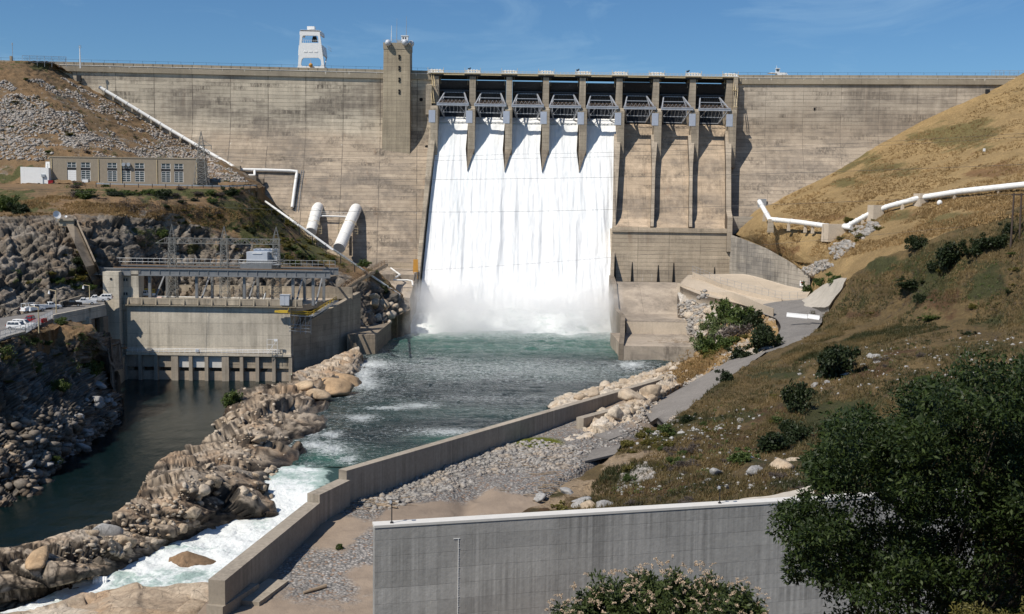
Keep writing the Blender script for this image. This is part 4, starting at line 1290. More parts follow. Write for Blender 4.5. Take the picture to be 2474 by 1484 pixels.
patch('gravel_flat', [
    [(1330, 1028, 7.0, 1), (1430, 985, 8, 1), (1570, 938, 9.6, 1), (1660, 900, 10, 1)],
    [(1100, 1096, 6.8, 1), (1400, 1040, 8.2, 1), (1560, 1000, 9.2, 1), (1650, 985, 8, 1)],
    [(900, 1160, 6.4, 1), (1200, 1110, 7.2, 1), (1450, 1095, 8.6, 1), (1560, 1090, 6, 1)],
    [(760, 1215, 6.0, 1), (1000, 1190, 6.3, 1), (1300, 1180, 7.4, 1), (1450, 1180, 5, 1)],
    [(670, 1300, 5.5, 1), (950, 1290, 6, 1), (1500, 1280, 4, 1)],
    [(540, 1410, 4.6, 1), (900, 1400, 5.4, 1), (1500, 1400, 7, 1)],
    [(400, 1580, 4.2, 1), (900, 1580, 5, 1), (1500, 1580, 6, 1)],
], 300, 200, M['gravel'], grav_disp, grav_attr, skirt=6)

# right: golden hill between the dam and the white pipeline
def gold_disp(P, N):
    return 1.3 * fbm(P, 22, 3, 2) + .35 * fbm(P, 4, 4, 5) + .12 * fbm(P, 1.0, 3, 6)
def gold_attr(P, N):
    x, y = px_arr(P)
    s = .10 + .45 * fbm(P, 20, 3, 8) + .5 * near_px(P, [(2400, 410, 160, 30), (1900, 600, 70, 30), (2010, 525, 150, 8), (2150, 520, 60, 14)]) 
    g = .16 + .5 * fbm(P, 24, 3, 18) + .6 * near_px(P, [(2270, 530, 130, 22), (2300, 330, 120, 40), (2030, 440, 60, 14), (2110, 400, 140, 30)])
    return {'soil': s, 'green': g, 'brush': .2 + .3 * near_px(P, [(2420, 415, 150, 30)])}
patch('golden_hill', [
    [DD(1774, 560), DD(1830, 506), DD(1872, 488), DD(2000, 423), DD(2120, 352), DD(2240, 283), DD(2400, 213), DD(2460, 180), (2560, 120, 440), (2750, 20, 440)],
    [(1776, 566, 423), (1830, 530, 405), (1880, 512, 400), (2020, 462, 404), (2140, 408, 408), (2270, 362, 410), (2430, 290, 410), (2560, 240, 405), (2750, 150, 400)],
    [(1800, 577, 411), (1840, 560, 392), (1880, 545, 381), (2000, 540, 366), (2110, 506, 352), (2240, 474, 336), (2480, 446, 312), (2750, 420, 295)],
    [(1850, 598, 393), (1900, 590, 372), (2000, 582, 350), (2110, 545, 335), (2240, 515, 318), (2480, 488, 292), (2750, 460, 270)],
    [(1900, 626, 377), (1960, 640, 352), (2020, 630, 328), (2110, 600, 306), (2300, 550, 279), (2480, 500, 262), (2750, 450, 250)],
    [(1957, 666, 356), (1995, 700, 325), (2055, 700, 296), (2130, 660, 282), (2320, 615, 260), (2500, 580, 242), (2750, 520, 230)],
], 330, 190, M['goldhill'], gold_disp, gold_attr, skirt=10)

# right: the dark near hillside
def near_disp(P, N):
    gul = -1.0 * np.abs(fbm(P * np.array((1, .45, 1)), 26, 3, 112)) ** .7 * 1.6
    a, ia = blocks(P, 2.4, 91, .5)
    x, y = px_arr(P)
    rk = near_px(P, [(1560, 1040, 60, 25), (1650, 1060, 50, 20), (1740, 1000, 60, 20), (1370, 1210, 70, 30), (1420, 1180, 40, 30), (1950, 920, 60, 14), (2150, 830, 60, 10)])
    return gul + 1.1 * fbm(P, 14, 3, 12) + .7 * fbm(P, 4, 4, 15) + .2 * fbm(P, 1.0, 3, 16) + .6 * rk * a
def near_attr(P, N):
    x, y = px_arr(P)
    s = .18 + .7 * fbm(P, 12, 4, 28) + .5 * near_px(P, [(1600, 1190, 260, 40), (2250, 900, 200, 50), (1900, 1000, 100, 40), (2250, 720, 100, 50), (1700, 1090, 120, 40), (2080, 760, 120, 14)])
    g = .26 + .75 * fbm(P, 14, 4, 38) + .5 * near_px(P, [(1960, 1000, 60, 60), (2090, 1010, 130, 50), (1850, 900, 60, 40), (2230, 640, 200, 20), (2350, 700, 120, 40), (1750, 940, 60, 40)])
    return {'pale': .1 + .75 * near_px(P, [(1400, 1180, 90, 26), (1490, 1120, 50, 30), (1330, 1215, 60, 20), (1560, 1100, 60, 16), (2430, 890, 60, 20)]), 'soil': s, 'green': g, 'brush': .35 + .6 * near_px(P, [(2250, 880, 220, 60), (2150, 920, 120, 60), (1650, 1080, 150, 60)])}
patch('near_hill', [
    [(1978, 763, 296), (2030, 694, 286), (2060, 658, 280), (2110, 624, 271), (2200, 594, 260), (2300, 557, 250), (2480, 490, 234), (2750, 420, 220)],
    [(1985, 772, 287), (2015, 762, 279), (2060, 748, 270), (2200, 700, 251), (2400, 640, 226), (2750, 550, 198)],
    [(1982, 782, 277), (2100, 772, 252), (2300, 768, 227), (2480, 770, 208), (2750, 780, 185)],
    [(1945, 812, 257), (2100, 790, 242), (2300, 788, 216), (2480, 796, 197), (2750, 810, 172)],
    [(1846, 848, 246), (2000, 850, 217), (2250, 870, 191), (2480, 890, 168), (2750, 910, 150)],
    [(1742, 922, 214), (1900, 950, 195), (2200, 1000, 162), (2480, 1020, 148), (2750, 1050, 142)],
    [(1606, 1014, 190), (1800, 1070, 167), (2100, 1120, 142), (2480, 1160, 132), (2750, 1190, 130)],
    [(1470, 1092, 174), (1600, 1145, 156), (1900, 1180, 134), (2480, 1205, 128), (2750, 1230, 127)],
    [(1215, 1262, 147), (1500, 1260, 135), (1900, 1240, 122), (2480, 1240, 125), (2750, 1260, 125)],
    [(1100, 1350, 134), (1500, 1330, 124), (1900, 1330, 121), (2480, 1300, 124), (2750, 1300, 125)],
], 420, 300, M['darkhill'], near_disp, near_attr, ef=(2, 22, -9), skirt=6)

# bank between the stepped basin and the road, and rocks at the foot of the wing wall
def rb_disp(P, N):
    a, ia = blocks(P, 2.6, 33, .5); b_, ib = blocks(P, 1.1, 38, .5)
    return .55 * a + .35 * b_, {'bid': .6 * ia + .4 * ib}
patch('river_bank', [
    [(1636, 706, 369), (1700, 722, 356), (1780, 740, 338), (1872, 775, 308)],
    [(1646, 760, 357), (1720, 765, 338), (1790, 780, 315), (1880, 800, 283)],
    [(1676, 800, 342), (1730, 810, 318), (1790, 820, 290), (1864, 838, 262)],
    [(1690, 840, 318), (1730, 848, 300), (1770, 858, 270), (1800, 864, 254)],
    [(1640, 885, 288), (1680, 893, 264), (1720, 892, 250), (1764, 872, 254)],
    [(1585, 915, 252), (1610, 925, 244), (1640, 935, 239), (1662, 932, 236)],
], 110, 110, M['riverbank'], rb_disp, lambda P, N: {'soil': .45 + .5 * fbm(P, 6, 3, 3) + .5 * near_px(P, [(1700, 880, 70, 30), (1840, 800, 60, 30)]) - .6 * near_px(P, [(1660, 770, 35, 50)]), 'green': .15 + .3 * fbm(P, 5, 3, 9), 'wet': 0 * P[:, 0]}, skirt=6)
patch('wing_rocks', [
    [(704, 905, 8.0, 1), (770, 880, 7.5, 1), (830, 852, 8.0, 1), (866, 840, 8.5, 1)],
    [(706, 930, 6.4, 1), (780, 915, 6.4, 1), (845, 880, 6.8, 1), (874, 862, 6.6, 1)],
    [(712, 955, 4.7, 1), (800, 945, 4.7, 1), (872, 900, 4.6, 1), (886, 868, 4.6, 1)],
], 90, 50, M['ridge'], lambda P, N: (lambda r: (.5 * r[0], {'bid': r[1]}))(blocks(P, 2.4, 73, .5)), lambda P, N: {'wet': np.clip(1.1 - (P[:, 2] - 5) / 1.2, 0, 1), 'soil': 0 * P[:, 0], 'green': 0 * P[:, 0]}, ef=(-1, 4, -1), skirt=3)

# pale broken rock behind the training wall and by the broken road
pale = lambda P, N: (lambda r, q: (.55 * r[0] + .3 * q[0], {'bid': .6 * r[1] + .4 * q[1]}))(blocks(P, 2.6, 83, .45), blocks(P, 1.0, 88, .45))
pat = lambda P, N: {'wet': np.clip(1.0 - (P[:, 2] - 5) / .8, 0, 1) * .8, 'soil': 0 * P[:, 0], 'green': 0 * P[:, 0]}
patch('shore_rocks', [
    [(1320, 980, 5.0, 1), (1345, 962, 5, 1), (1420, 944, 5, 1), (1500, 920, 5, 1), (1585, 893, 5, 1), (1640, 872, 5.5, 1)],
    [(1330, 990, 6.5, 1), (1350, 974, 7.2, 1), (1425, 955, 7.6, 1), (1510, 930, 8.2, 1), (1592, 902, 8.8, 1), (1648, 886, 9.5, 1)],
    [(1335, 1010, 6.0, 1), (1365, 992, 7.0, 1), (1435, 970, 7.5, 1), (1520, 944, 8.5, 1), (1600, 918, 9.6, 1), (1655, 900, 10, 1)],
], 130, 36, M['palerock'], pale, pat, skirt=4)
patch('pale_rocks', [
    [(1440, 1012, 9.2, 1), (1500, 976, 10.4, 1), (1560, 942, 11, 1), (1620, 908, 11.5, 1), (1665, 915, 11, 1)],
    [(1400, 1040, 8.6, 1), (1470, 1005, 10.2, 1), (1530, 975, 10.8, 1), (1590, 950, 11, 1), (1630, 935, 10.6, 1)],
    [(1360, 1066, 7.6, 1), (1440, 1042, 9.0, 1), (1500, 1015, 9.6, 1), (1552, 990, 10, 1), (1600, 962, 10, 1)],
    [(1330, 1090, 6.8, 1), (1420, 1068, 8.0, 1), (1480, 1050, 8.2, 1), (1550, 1020, 9.0, 1), (1580, 1000, 9.0, 1)],
], 130, 80, M['palerock'], pale, pat, skirt=3)

# slope under the camera, with the tree and the bush on it
def cam_attr(P, N): return {'soil': .3 + 0 * P[:, 0], 'green': .5 + 0 * P[:, 0], 'brush': .4 + 0 * P[:, 0]}
def plane_pts(Y, z, xs): return [Vector((x, Y, z)) for x in xs]
Gc = np.array([[(x, Y, z + (0.06 * x if Y < 12 else .02 * x)) for x in np.linspace(-40, 70, 40)] for Y, z in ((-30, 48), (-6, 47.0), (3, 46.4), (8, 43.6), (16, 39.0), (28, 32.0), (45, 23.0), (62, 14.5), (85, 8.0), (100, 4))])
Pc = Gc.reshape(-1, 3)
Pc = Pc + np.stack([0 * Pc[:, 0], 0 * Pc[:, 0], .4 * fbm(Pc, 6, 3, 3)], 1)
me = np_mesh('overlook_slope', Pc, gfaces(10, 40), True)
for a, v in cam_attr(Pc, None).items(): attr(me, a, v)
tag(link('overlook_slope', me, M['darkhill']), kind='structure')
GROUND.append((Pc, gfaces(10, 40)))

# ------------------------------------------------------------------ where things stand
allv, allf, off = [], [], 0
for v, f in GROUND:
    allv.append(v); allf.append(f + off); off += len(v)
allv = np.concatenate(allv); allf = np.concatenate(allf)
BVH = BVHTree.FromPolygons([tuple(v) for v in allv.tolist()], allf.tolist())
def ground(px, py, maxd=700):
    d = ray(px, py).normalized()
    h = BVH.ray_cast(CAM, d, maxd)
    return (h[0], h[1]) if h[0] is not None else (D(px, py, 300), Vector((0, 0, 1)))
def drop(x, y, z=200):
    h = BVH.ray_cast(Vector((x, y, z)), Vector((0, 0, -1)), 400)
    return h[0] if h[0] is not None else Vector((x, y, 0))
# ------------------------------------------------------------------ water
def water_sheet(name, rows, nu, nv, mat, disp, attrs, ef=None, el=None):
    G = loft(rows, nu, nv, ef, el)
    P = G.reshape(-1, 3)
    d = disp(P)
    P = P + np.stack([0 * d, 0 * d, d], 1)
    me = np_mesh(name, P, gfaces(nv, nu), True)
    for k, v in attrs(P).items(): attr(me, k, v)
    return tag(link(name, me, mat), kind='structure')
def xw(Y): return 36.0 - (243 - Y) * .70
pool_rows = []
for Y, a, c in ((416, -37, 40), (390, -42, 40), (360, -46, 40), (335, -47, 40), (318, -50, 60), (300, -53, 66), (275, -52, 58), (255, -49, 44)):
    pool_rows.append([Vector((a, Y, 5)), Vector((c, Y, 5))])
for Y, a in ((235, -47), (215, -46), (200, -45), (190, -44), (181, -44)):
    pool_rows.append([Vector((a, Y, 5)), Vector((xw(Y) + .5, Y, 5))])
def pool_disp(P):
    Q = P * np.array((.45, 1, 1))
    calm = np.interp(P[:, 1], [150, 230, 330, 416], [.30, .30, .42, .9])
    return calm * (1.3 * fbm(Q, 3.0, 4, 3) + .5 * fbm(P, 9, 2, 8) + .5 * np.abs(fbm(Q, 5.5, 3, 18))) + .3 * near_px(P, [(800, 1085, 45, 22), (1080, 1045, 70, 10)])
def pool_attr(P):
    Y = P[:, 1]
    far = np.clip((Y - 300) / 100, 0, 1)
    foam = .10 + .13 * np.clip((Y - 240) / 80, 0, 1) * np.clip((330 - Y) / 40, .3, 1) + .75 * np.clip((Y - 356) / 44, 0, 1) + .22 * fbm(P * np.array((.5, 1, 1)), 20, 4, 2)
    foam += .50 * near_px(P, [(800, 1085, 38, 16), (745, 1045, 30, 10), (800, 1050, 25, 8), (1085, 1043, 80, 9), (945, 985, 50, 5), (880, 925, 30, 16), (760, 1075, 40, 10), (870, 1010, 30, 8), (1005, 980, 50, 6), (750, 1150, 55, 22), (1525, 880, 30, 8), (880, 905, 25, 20), (970, 795, 60, 10), (840, 1110, 25, 10), (900, 880, 40, 10)])
    foam += .12 * near_px(P, [(1250, 905, 260, 30), (1180, 960, 160, 12)])
    aer = np.clip(np.clip((Y - 300) / 85, 0, 1) ** 1.3 + .40 * fbm(P * np.array((.6, 1, 1)), 26, 3, 12), 0, 1) + .5 * near_px(P, [(790, 1100, 60, 30), (760, 1150, 60, 25), (1085, 1060, 90, 15)])
    return {'foam': foam, 'aer': np.clip(aer, 0, 1)}
water_sheet('river_water', pool_rows, 300, 420, M['pool'], pool_disp, pool_attr)
tail_rows = [[Vector((-230, Y, 0)), Vector((-36, Y, 0))] for Y in (304, 270, 240, 210, 180, 155, 130, 100)]
water_sheet('tailrace_water', tail_rows, 220, 260, M['tail'],
            lambda P: .05 * fbm(P * np.array((.6, 1, 1)), 3.0, 4, 3) + .04 * fbm(P, 9, 2, 4),
            lambda P: {'foam': 0.0 * P[:, 0] - .3 + .25 * near_px(P, [(560, 940, 20, 10)]), 'aer': 0 * P[:, 0]})
rap_rows = [
    [(560, 1132, 5, 1), (700, 1126, 5, 1), (800, 1118, 5, 1), (850, 1122, 5, 1)],
    [(560, 1160, 4.9, 1), (690, 1158, 4.8, 1), (760, 1152, 4.8, 1), (815, 1158, 4.8, 1)],
    [(570, 1195, 4.2, 1), (670, 1188, 4.1, 1), (730, 1184, 4.2, 1), (775, 1196, 4.2, 1)],
    [(560, 1248, 2.9, 1), (655, 1238, 2.9, 1), (715, 1228, 3.0, 1), (762, 1236, 3.0, 1)],
    [(470, 1296, 2.5, 1), (590, 1282, 2.6, 1), (660, 1272, 2.7, 1), (725, 1278, 2.7, 1)],
    [(340, 1346, 2.3, 1), (480, 1336, 2.3, 1), (590, 1332, 2.4, 1), (660, 1340, 2.4, 1)],
    [(236, 1384, 2.0, 1), (320, 1382, 2.0, 1), (430, 1388, 2.2, 1), (580, 1398, 2.2, 1)],
    [(170, 1416, 1.3, 1), (250, 1412, 1.5, 1), (350, 1430, 1.9, 1), (540, 1440, 2.0, 1)],
    [(60, 1462, .7, 1), (130, 1450, .7, 1), (220, 1455, .9, 1), (420, 1480, 1.2, 1)],
    [(-130, 1530, .2, 1), (-20, 1510, .3, 1), (80, 1500, .3, 1), (260, 1530, .6, 1)],
]
water_sheet('rapids_water', rap_rows, 150, 260, M['rapid'],
            lambda P: (.55 * fbm(P, 2.4, 4, 3) + .30 * np.abs(fbm(P, 1.0, 3, 8))) * np.interp(P[:, 1], [100, 150, 160, 172], [.55, .9, .8, .35]),
            lambda P: {'foam': .40 + .42 * near_px(P, [(690, 1215, 70, 50), (560, 1300, 120, 30), (440, 1350, 130, 25), (190, 1420, 50, 30), (60, 1465, 90, 20), (330, 1370, 40, 14)]) + .3 * fbm(P, 4, 3, 5) - .5 * near_px(P, [(820, 1150, 30, 30), (600, 1145, 60, 16), (770, 1120, 80, 8)])})
# thin fall over a wet ledge at the lower left
b = MB()
for i in range(7):
    x0 = 226 + i * 5
    b.tube([Z(x0, 1394, 2.2), Z(x0 + 1, 1402, 1.9), Z(x0 - 1, 1416, 1.2), Z(x0 - 3, 1424, .7)], .14 + .05 * (i % 2), 5)
tag(b.build('ledge_fall_water', M['fall'], smooth=True), kind='structure')

# white boil and spray at the foot of the chute
def boil():
    nu, nv = 200, 70
    G = np.array([[(x, Y, 0.0) for x in np.linspace(-36.5, 37.5, nu)] for Y in np.linspace(372, 412, nv)]).reshape(-1, 3)
    Y = G[:, 1]
    n1, n2 = fbm(G, 9, 3, 61), fbm(G, 2.6, 4, 62)
    edge = 377 + 9 * fbm(G * np.array((1, 0, 0)), 13, 3, 63)
    t = np.clip((Y - edge) / 24, -.3, 1)
    z = 4.6 + 7.5 * np.clip(t, -.2, 1) ** 1.6 * (1 + .5 * n1) if False else 4.6 + np.where(t > 0, 6.0 * np.abs(t) ** 1.5 * (1 + .5 * n1) + .8 * np.abs(n2) * np.clip(t * 3, 0, 1), t * 3)
    G[:, 2] = z
    me = np_mesh('boil_water', G, gfaces(nv, nu), True)
    attr(me, 'foam', .62 + .3 * n2)
    tag(link('boil_water', me, M['rapid']), kind='structure')
boil()
def mist():
    b = MB()
    xa, xz, y0, y1, z0, z1 = -42, 42, 346, 424, 4.4, 36
    b.box(((xa + xz) / 2, (y0 + y1) / 2, (z0 + z1) / 2), (xz - xa, y1 - y0, z1 - z0))
    t = NT('spray')
    t.n.remove(t.b)
    co = t.geo('Position')
    x, y, z = t.xyz(co)
    pv = t.n.new('ShaderNodeVolumePrincipled')
    pv.inputs['Color'].default_value = (1, 1, 1, 1)
    pv.inputs['Anisotropy'].default_value = 0.0
    n = t.noise(t.map(co, (.075, .075, .085)), 1, 4, 0.62, 0.5)
    n2 = t.noise(t.map(co, (.028, .028, .03), (3, 7, 1)), 1, 2)
    top = t.m('ADD', 2.0, t.m('MULTIPLY', t.m('ADD', n, t.m('SUBTRACT', n2, 0.5)), 25.0))
    hz = t.m('SUBTRACT', 1.0, t.m('DIVIDE', t.m('SUBTRACT', z, 4.0), top), clamp=True)
    yy = t.m('ADD', y, t.m('MULTIPLY', t.m('SUBTRACT', n2, 0.5), 50.0))
    fr = t.step(yy, 352, 404)
    ed = t.m('MULTIPLY', t.step(x, -41, -33), t.step(x, 35, 38.5, 1.0, 0.0))
    dn = t.m('MULTIPLY', t.m('MULTIPLY', hz, t.m('POWER', fr, 1.3)), t.m('MULTIPLY', ed, t.step(n, 0.34, 0.66, 0.03, 1.0)))
    t.l.new(t.m('MULTIPLY', dn, 0.26), pv.inputs['Density'])
    t.l.new(pv.outputs[0], t.out.inputs['Volume'])
    o = b.build('mist', t.mat)
    tag(o, 'white spray cloud hanging over the foot of the falling water', kind='stuff')
mist()

# ------------------------------------------------------------------ walls, slabs and roads
def wall_path(name, pts, zb, th, mat, parent=None, side=1):
    """pts: top points along one face; the wall grows by th to the right of the path"""
    b = MB()
    P = [Vector(p) for p in pts]
    off = []
    for i in range(len(P)):
        d = (P[min(i + 1, len(P) - 1)] - P[max(i - 1, 0)]); d.z = 0; d.normalize()
        off.append(Vector((d.y, -d.x, 0)) * th * side)
    zbs = zb if isinstance(zb, (list, tuple)) else [zb] * len(P)
    st = [[(p.x, p.y, z_), (p.x + o.x, p.y + o.y, z_), (p.x + o.x, p.y + o.y, p.z), (p.x, p.y, p.z)] for p, o, z_ in zip(P, off, zbs)]
    return stations_into(b, st).build(name, mat, parent)
def stations_into(b, st):
    n = len(st)
    f = []
    for i in range(n - 1):
        for k in range(4):
            k2 = (k + 1) % 4
            f.append([4 * i + k, 4 * i + k2, 4 * i + 4 + k2, 4 * i + 4 + k])
    f += [[3, 2, 1, 0], [4 * n - 4 + k for k in range(4)]]
    return b.add([p for s in st for p in s], f)
def slab(name, poly, z0, mat, parent=None, kind=None):
    b = MB(); b.prism([(p.x, p.y, p.z) for p in poly], (0, 0, -z0))
    o = b.build(name, mat, parent)
    return tag(o, kind=kind)

# long training wall beside the river, in a turned frame so that its joints run along it
a0, a1 = Z(1594, 912, 11), Z(818, 1134, 11)
ang = math.atan2(a0.y - a1.y, a0.x - a1.x)
tw = empty('training_wall', (a1.x, a1.y, 5), 'long low concrete training wall between the river and the gravel flat', 'wall', rz=ang)
wall_path('upper_wall', [a1, a0], [3, 3], 1.5, M['training'], tw)
b0_, b1_ = Z(742, 1192, 10), Z(817, 1157, 10)
wall_path('bend_wall', [b0_, b1_], 3, 1.9, M['training'], tw)
c1_, c0_ = Z(740, 1213, 9.0), Z(503, 1400, 8.5)
cw = wall_path('lower_wall', [c0_, c1_], 2, 1.9, M['training'], tw)
b = MB()
p, q = Z(607, 1408, 5.8), Z(518, 1464, 5.8)
b.beam(p + Vector((0, 0, -2)), q + Vector((0, 0, -2)), 2.0, 4.0)
p, q = Z(672, 1400, 5.2), Z(600, 1452, 5.2)
b.beam(p + Vector((0, 0, -2)), q + Vector((0, 0, -2)), 2.6, 4.0)
b.build('footing', M['training'], tw)
# short stub wall by the broken road
st0, st1 = Z(1392, 1008, 10.2), Z(1478, 985, 10.2)
o = wall_path('stub_wall', [st0, st1], 5, 1.6, M['training'])
tag(o, 'short concrete stub wall beside pale boulders near the broken road', 'wall')

# near wall
nl = D(905, 1276, 105); nr = Z(2360, 1187, nl.z)
nang = math.atan2(nr.y - nl.y, nr.x - nl.x)
nw = empty('concrete_wall', (nl.x, nl.y, 0), 'tall smooth grey concrete wall in front with a bright pale top', 'wall', rz=nang)
wall_path('wall_face', [nl, nr], -4, 1.3, M['nearwall'], nw, side=-1)
e1 = (nr - nl).normalized(); e2 = Vector((-e1.y, e1.x, 0))
b = MB()
b.hexa([nl - e1 * .06 - e2 * .06 + Vector((0, 0, .004)), nr - e2 * .06 + Vector((0, 0, .004)), nr + e2 * 1.36 + Vector((0, 0, .004)), nl - e1 * .06 + e2 * 1.36 + Vector((0, 0, .004)),
        nl - e1 * .06 - e2 * .06 + Vector((0, 0, .26)), nr - e2 * .06 + Vector((0, 0, .26)), nr + e2 * 1.36 + Vector((0, 0, .26)), nl - e1 * .06 + e2 * 1.36 + Vector((0, 0, .26))])
b.build('coping', M['walltop'], nw)
def wall_pt(px, py):
    d = ray(px, py); t = (nl - CAM).dot(-e2) / d.dot(-e2)
    return CAM + d * t
b = MB()
g0_ = wall_pt(1107, 1301); g1_ = wall_pt(1107, 1520)
b.beam(g0_ - e2 * .03, Vector((g0_.x, g0_.y, g1_.z)) - e2 * .03, .045, .04)
for i in range(40):
    z = g0_.z - i * .25
    w = .14 if i % 4 == 0 else .07
    b.box(Vector((g0_.x, g0_.y, z)) - e2 * .03 + e1 * (w / 2), (w, .04, .035), nang)
b.beam(g0_ - e2 * .03 - e1 * .5, g0_ - e2 * .03 + e1 * .1, .05, .05)
b.build('gauge_scale', M['white'], nw)
for px, py, h, lab in ((948, 1266, 2.35, 'thin dark post with lamp arm on the left end of the pale topped wall'), (1743, 1217, 1.95, 'thin dark post with lamp arm on the pale topped wall near the oak')):
    p = wall_pt(px, py) + e2 * .5; p.z = nl.z + .26
    lp = empty('lamp_post', p, lab, 'lamp post', 'lamp posts on the near wall')
    b = MB(); b.tube([p, p + Vector((0, 0, h))], .055, 7); b.box(p + Vector((0, 0, .06)), (.3, .3, .12)); b.build('post', M['dark'], lp)
    b = MB(); b.beam(p + Vector((-.45, 0, h)), p + Vector((.85, 0, h)), .06); b.build('arm', M['dark'], lp)
    b = MB(); b.prism([p + Vector((.62, -.15, h - .32)), p + Vector((.98, -.15, h - .32)), p + Vector((.90, -.15, h - .1)), p + Vector((.70, -.15, h - .1))], (0, .3, 0)); b.build('lamp_head', M['dark'], lp)
    b = MB(); b.box(p + Vector((-.1, -.05, h - .22)), (.22, .22, .24)); b.build('camera_box', M['grey'], lp)

# stilling basin: left block and left wall
lb = empty('basin_wall', (-42, 340, 5), 'dark weathered concrete block at the left of the stilling basin', 'wall')
P0, P1, P2, P3 = Z(838, 808, 10.9), Z(906, 809, 10.9), Z(988, 742, 10.9), Z(930, 742, 10.9)
b = MB()
b.hexa([(p.x, p.y, -3) for p in (P0, P1, P2, P3)] + [tuple(p) for p in (P0, P1, P2, P3)])
b.build('end_block', M['brownwall'], lb)
# raised tan block behind it, up to the chute wall
q0, q1, q2, q3 = D(938, 716, 384), D(990, 720, 384), D(1006, 660, 408), D(930, 662, 408)
b = MB()
b.hexa([(p.x, p.y, 4) for p in (q0, q1, q2, q3)] + [tuple(p) for p in (q0, q1, q2, q3)])
b.build('upper_block', M['apron'], lb)
b = MB()                                    # terrace at the foot of the dam
t0, t1 = D(925, 660, 408), D(1004, 662, 408)
b.hexa([(t0.x, 400, 12), (t1.x, 400, 12), (t1.x, 424, 12), (t0.x, 424, 12), (t0.x, 400, t0.z), (t1.x, 400, t0.z), (t1.x, 424, t0.z + 1.6), (t0.x, 424, t0.z + 1.6)])
b.build('terrace', M['apron'], lb)
b = MB()
b.beam(D(938, 640, 412), D(1000, 643, 412), .4, 2.2)
b.build('parapet', M['lip'], lb)

# right side of the basin
rb = empty('stilling_basin_block', (45, 330, 5), 'stepped tan concrete basin floor right of the falling water', 'wall')
def fz(px, py, Y): return D(px, py, Y)
b = MB()
A, B_ = Z(1503, 836, 9.2), Z(1720, 834, 9.2)
xr = 96
b.hexa([(A.x, A.y, -2), (xr, A.y + 1, -2), (xr, 350, -2), (A.x - 0.5, 350, -2), (A.x, A.y, 9.2), (xr, A.y + 1, 9.2), (xr, 350, 9.2), (A.x - .5, 350, 9.2)])
b.build('low_floor', M['apron'], rb)
b = MB()
b.prism([(36.5, Y, z) for Y, z in ((349.5, 0), (349.5, 13.0), (372, 13.4), (387, 21.4), (396, 22.6), (396, 0))], (60, 0, 0))
b.build('upper_apron', M['apron'], rb)
b = MB()
b.hexa([(36.7, 348.0, 5), (xr, 348.0, 5), (xr, 349.4, 5), (36.7, 349.4, 5), (36.7, 348.8, 9.3), (xr, 348.8, 9.3), (xr, 349.4, 12.9), (36.7, 349.4, 12.9)])
b.build('riser', M['pad'], rb)
# its river wall, falling in height toward the camera
E0 = Z(1493, 868, 5)
st = []
for Y, zt in ((A.y - .1, 9.9), (335, 11.0), (352, 14.5), (372, 15.0), (388, 22.8), (400, 24.0), (410, 24)):
    x0 = float(np.interp(Y, [A.y - .1, 350, 372, 410], [A.x, 36.2, 36.0, XL(5, 48) + .2]))
    st.append([(x0 - 1.1, Y, -3), (x0 + .35, Y, -3), (x0 + .35, Y, zt), (x0 - 1.1, Y, zt)])
b = MB(); stations_into(b, st).build('river_wall', M['brownwall'], rb)
# pale pad, its stained retaining wall and curved parapets
pad_rows = [[(1660, 664, 390), (1800, 663, 388), (1900, 690, 366), (1958, 702, 350)], [(1640, 690, 372), (1760, 700, 362), (1860, 722, 345), (1948, 722, 336)], [(1690, 712, 352), (1790, 736, 338), (1890, 768, 312), (1960, 745, 318)]]
patch('concrete_pad', pad_rows, 40, 24, M['pad'], skirt=3)
rw = empty('retaining_wall', tuple(D(1850, 650, 375)), 'stained curved retaining wall sloping down from the bucket to the pad', 'wall')
st = []
for (tx, ty, td), (bx, by) in (((1764, 567, 421), (1764, 690)), ((1800, 580, 408), (1800, 690)), ((1850, 600, 390), (1850, 690)), ((1900, 628, 374), (1900, 700)), ((1935, 650, 361), (1935, 705)), ((1957, 668, 352), (1957, 712))):
    p = D(tx, ty, td); q = D(bx, by, td)
    st.append([(p.x, p.y, q.z - 3), (p.x + .4, p.y + 1.6, q.z - 3), (p.x + .4, p.y + 1.6, p.z), (p.x, p.y, p.z)])
b = MB(); stations_into(b, st).build('wall_face', M['retain'], rw)
bw = Vector((XL(8, LIPN) + 1.0, YA - LIPN, 0))
b = MB(); b.box((bw.x + 6, bw.y + 6, 43.0), (9.5, 1.2, 7.0)); b.build('bucket_return', M['retain'], rw)
def curved(name, pts, th, h, mat, parent, lift=0.0):
    st = []
    for i, (x, y, d) in enumerate(pts):
        p = D(x, y, d)
        st.append([(p.x, p.y, p.z - h), (p.x + .3, p.y + th, p.z - h), (p.x + .3, p.y + th, p.z), (p.x, p.y, p.z)])
    b = MB(); return stations_into(b, st).build(name, mat, parent)
pw_ = empty('parapet_wall', tuple(D(1750, 700, 360)), 'pale curved concrete parapets stepping round the pad above the green shrubs', 'wall')
curved('upper_parapet', [(1672, 657, 384), (1700, 668, 378), (1740, 685, 366), (1790, 700, 354), (1840, 712, 345), (1888, 722, 338)], .7, 3.0, M['pad'], pw_)
curved('lower_parapet', [(1636, 684, 372), (1680, 700, 362), (1730, 707, 352), (1765, 706, 346), (1800, 718, 336), (1845, 738, 322), (1868, 746, 314)], .7, 4.5, M['pad'], pw_)
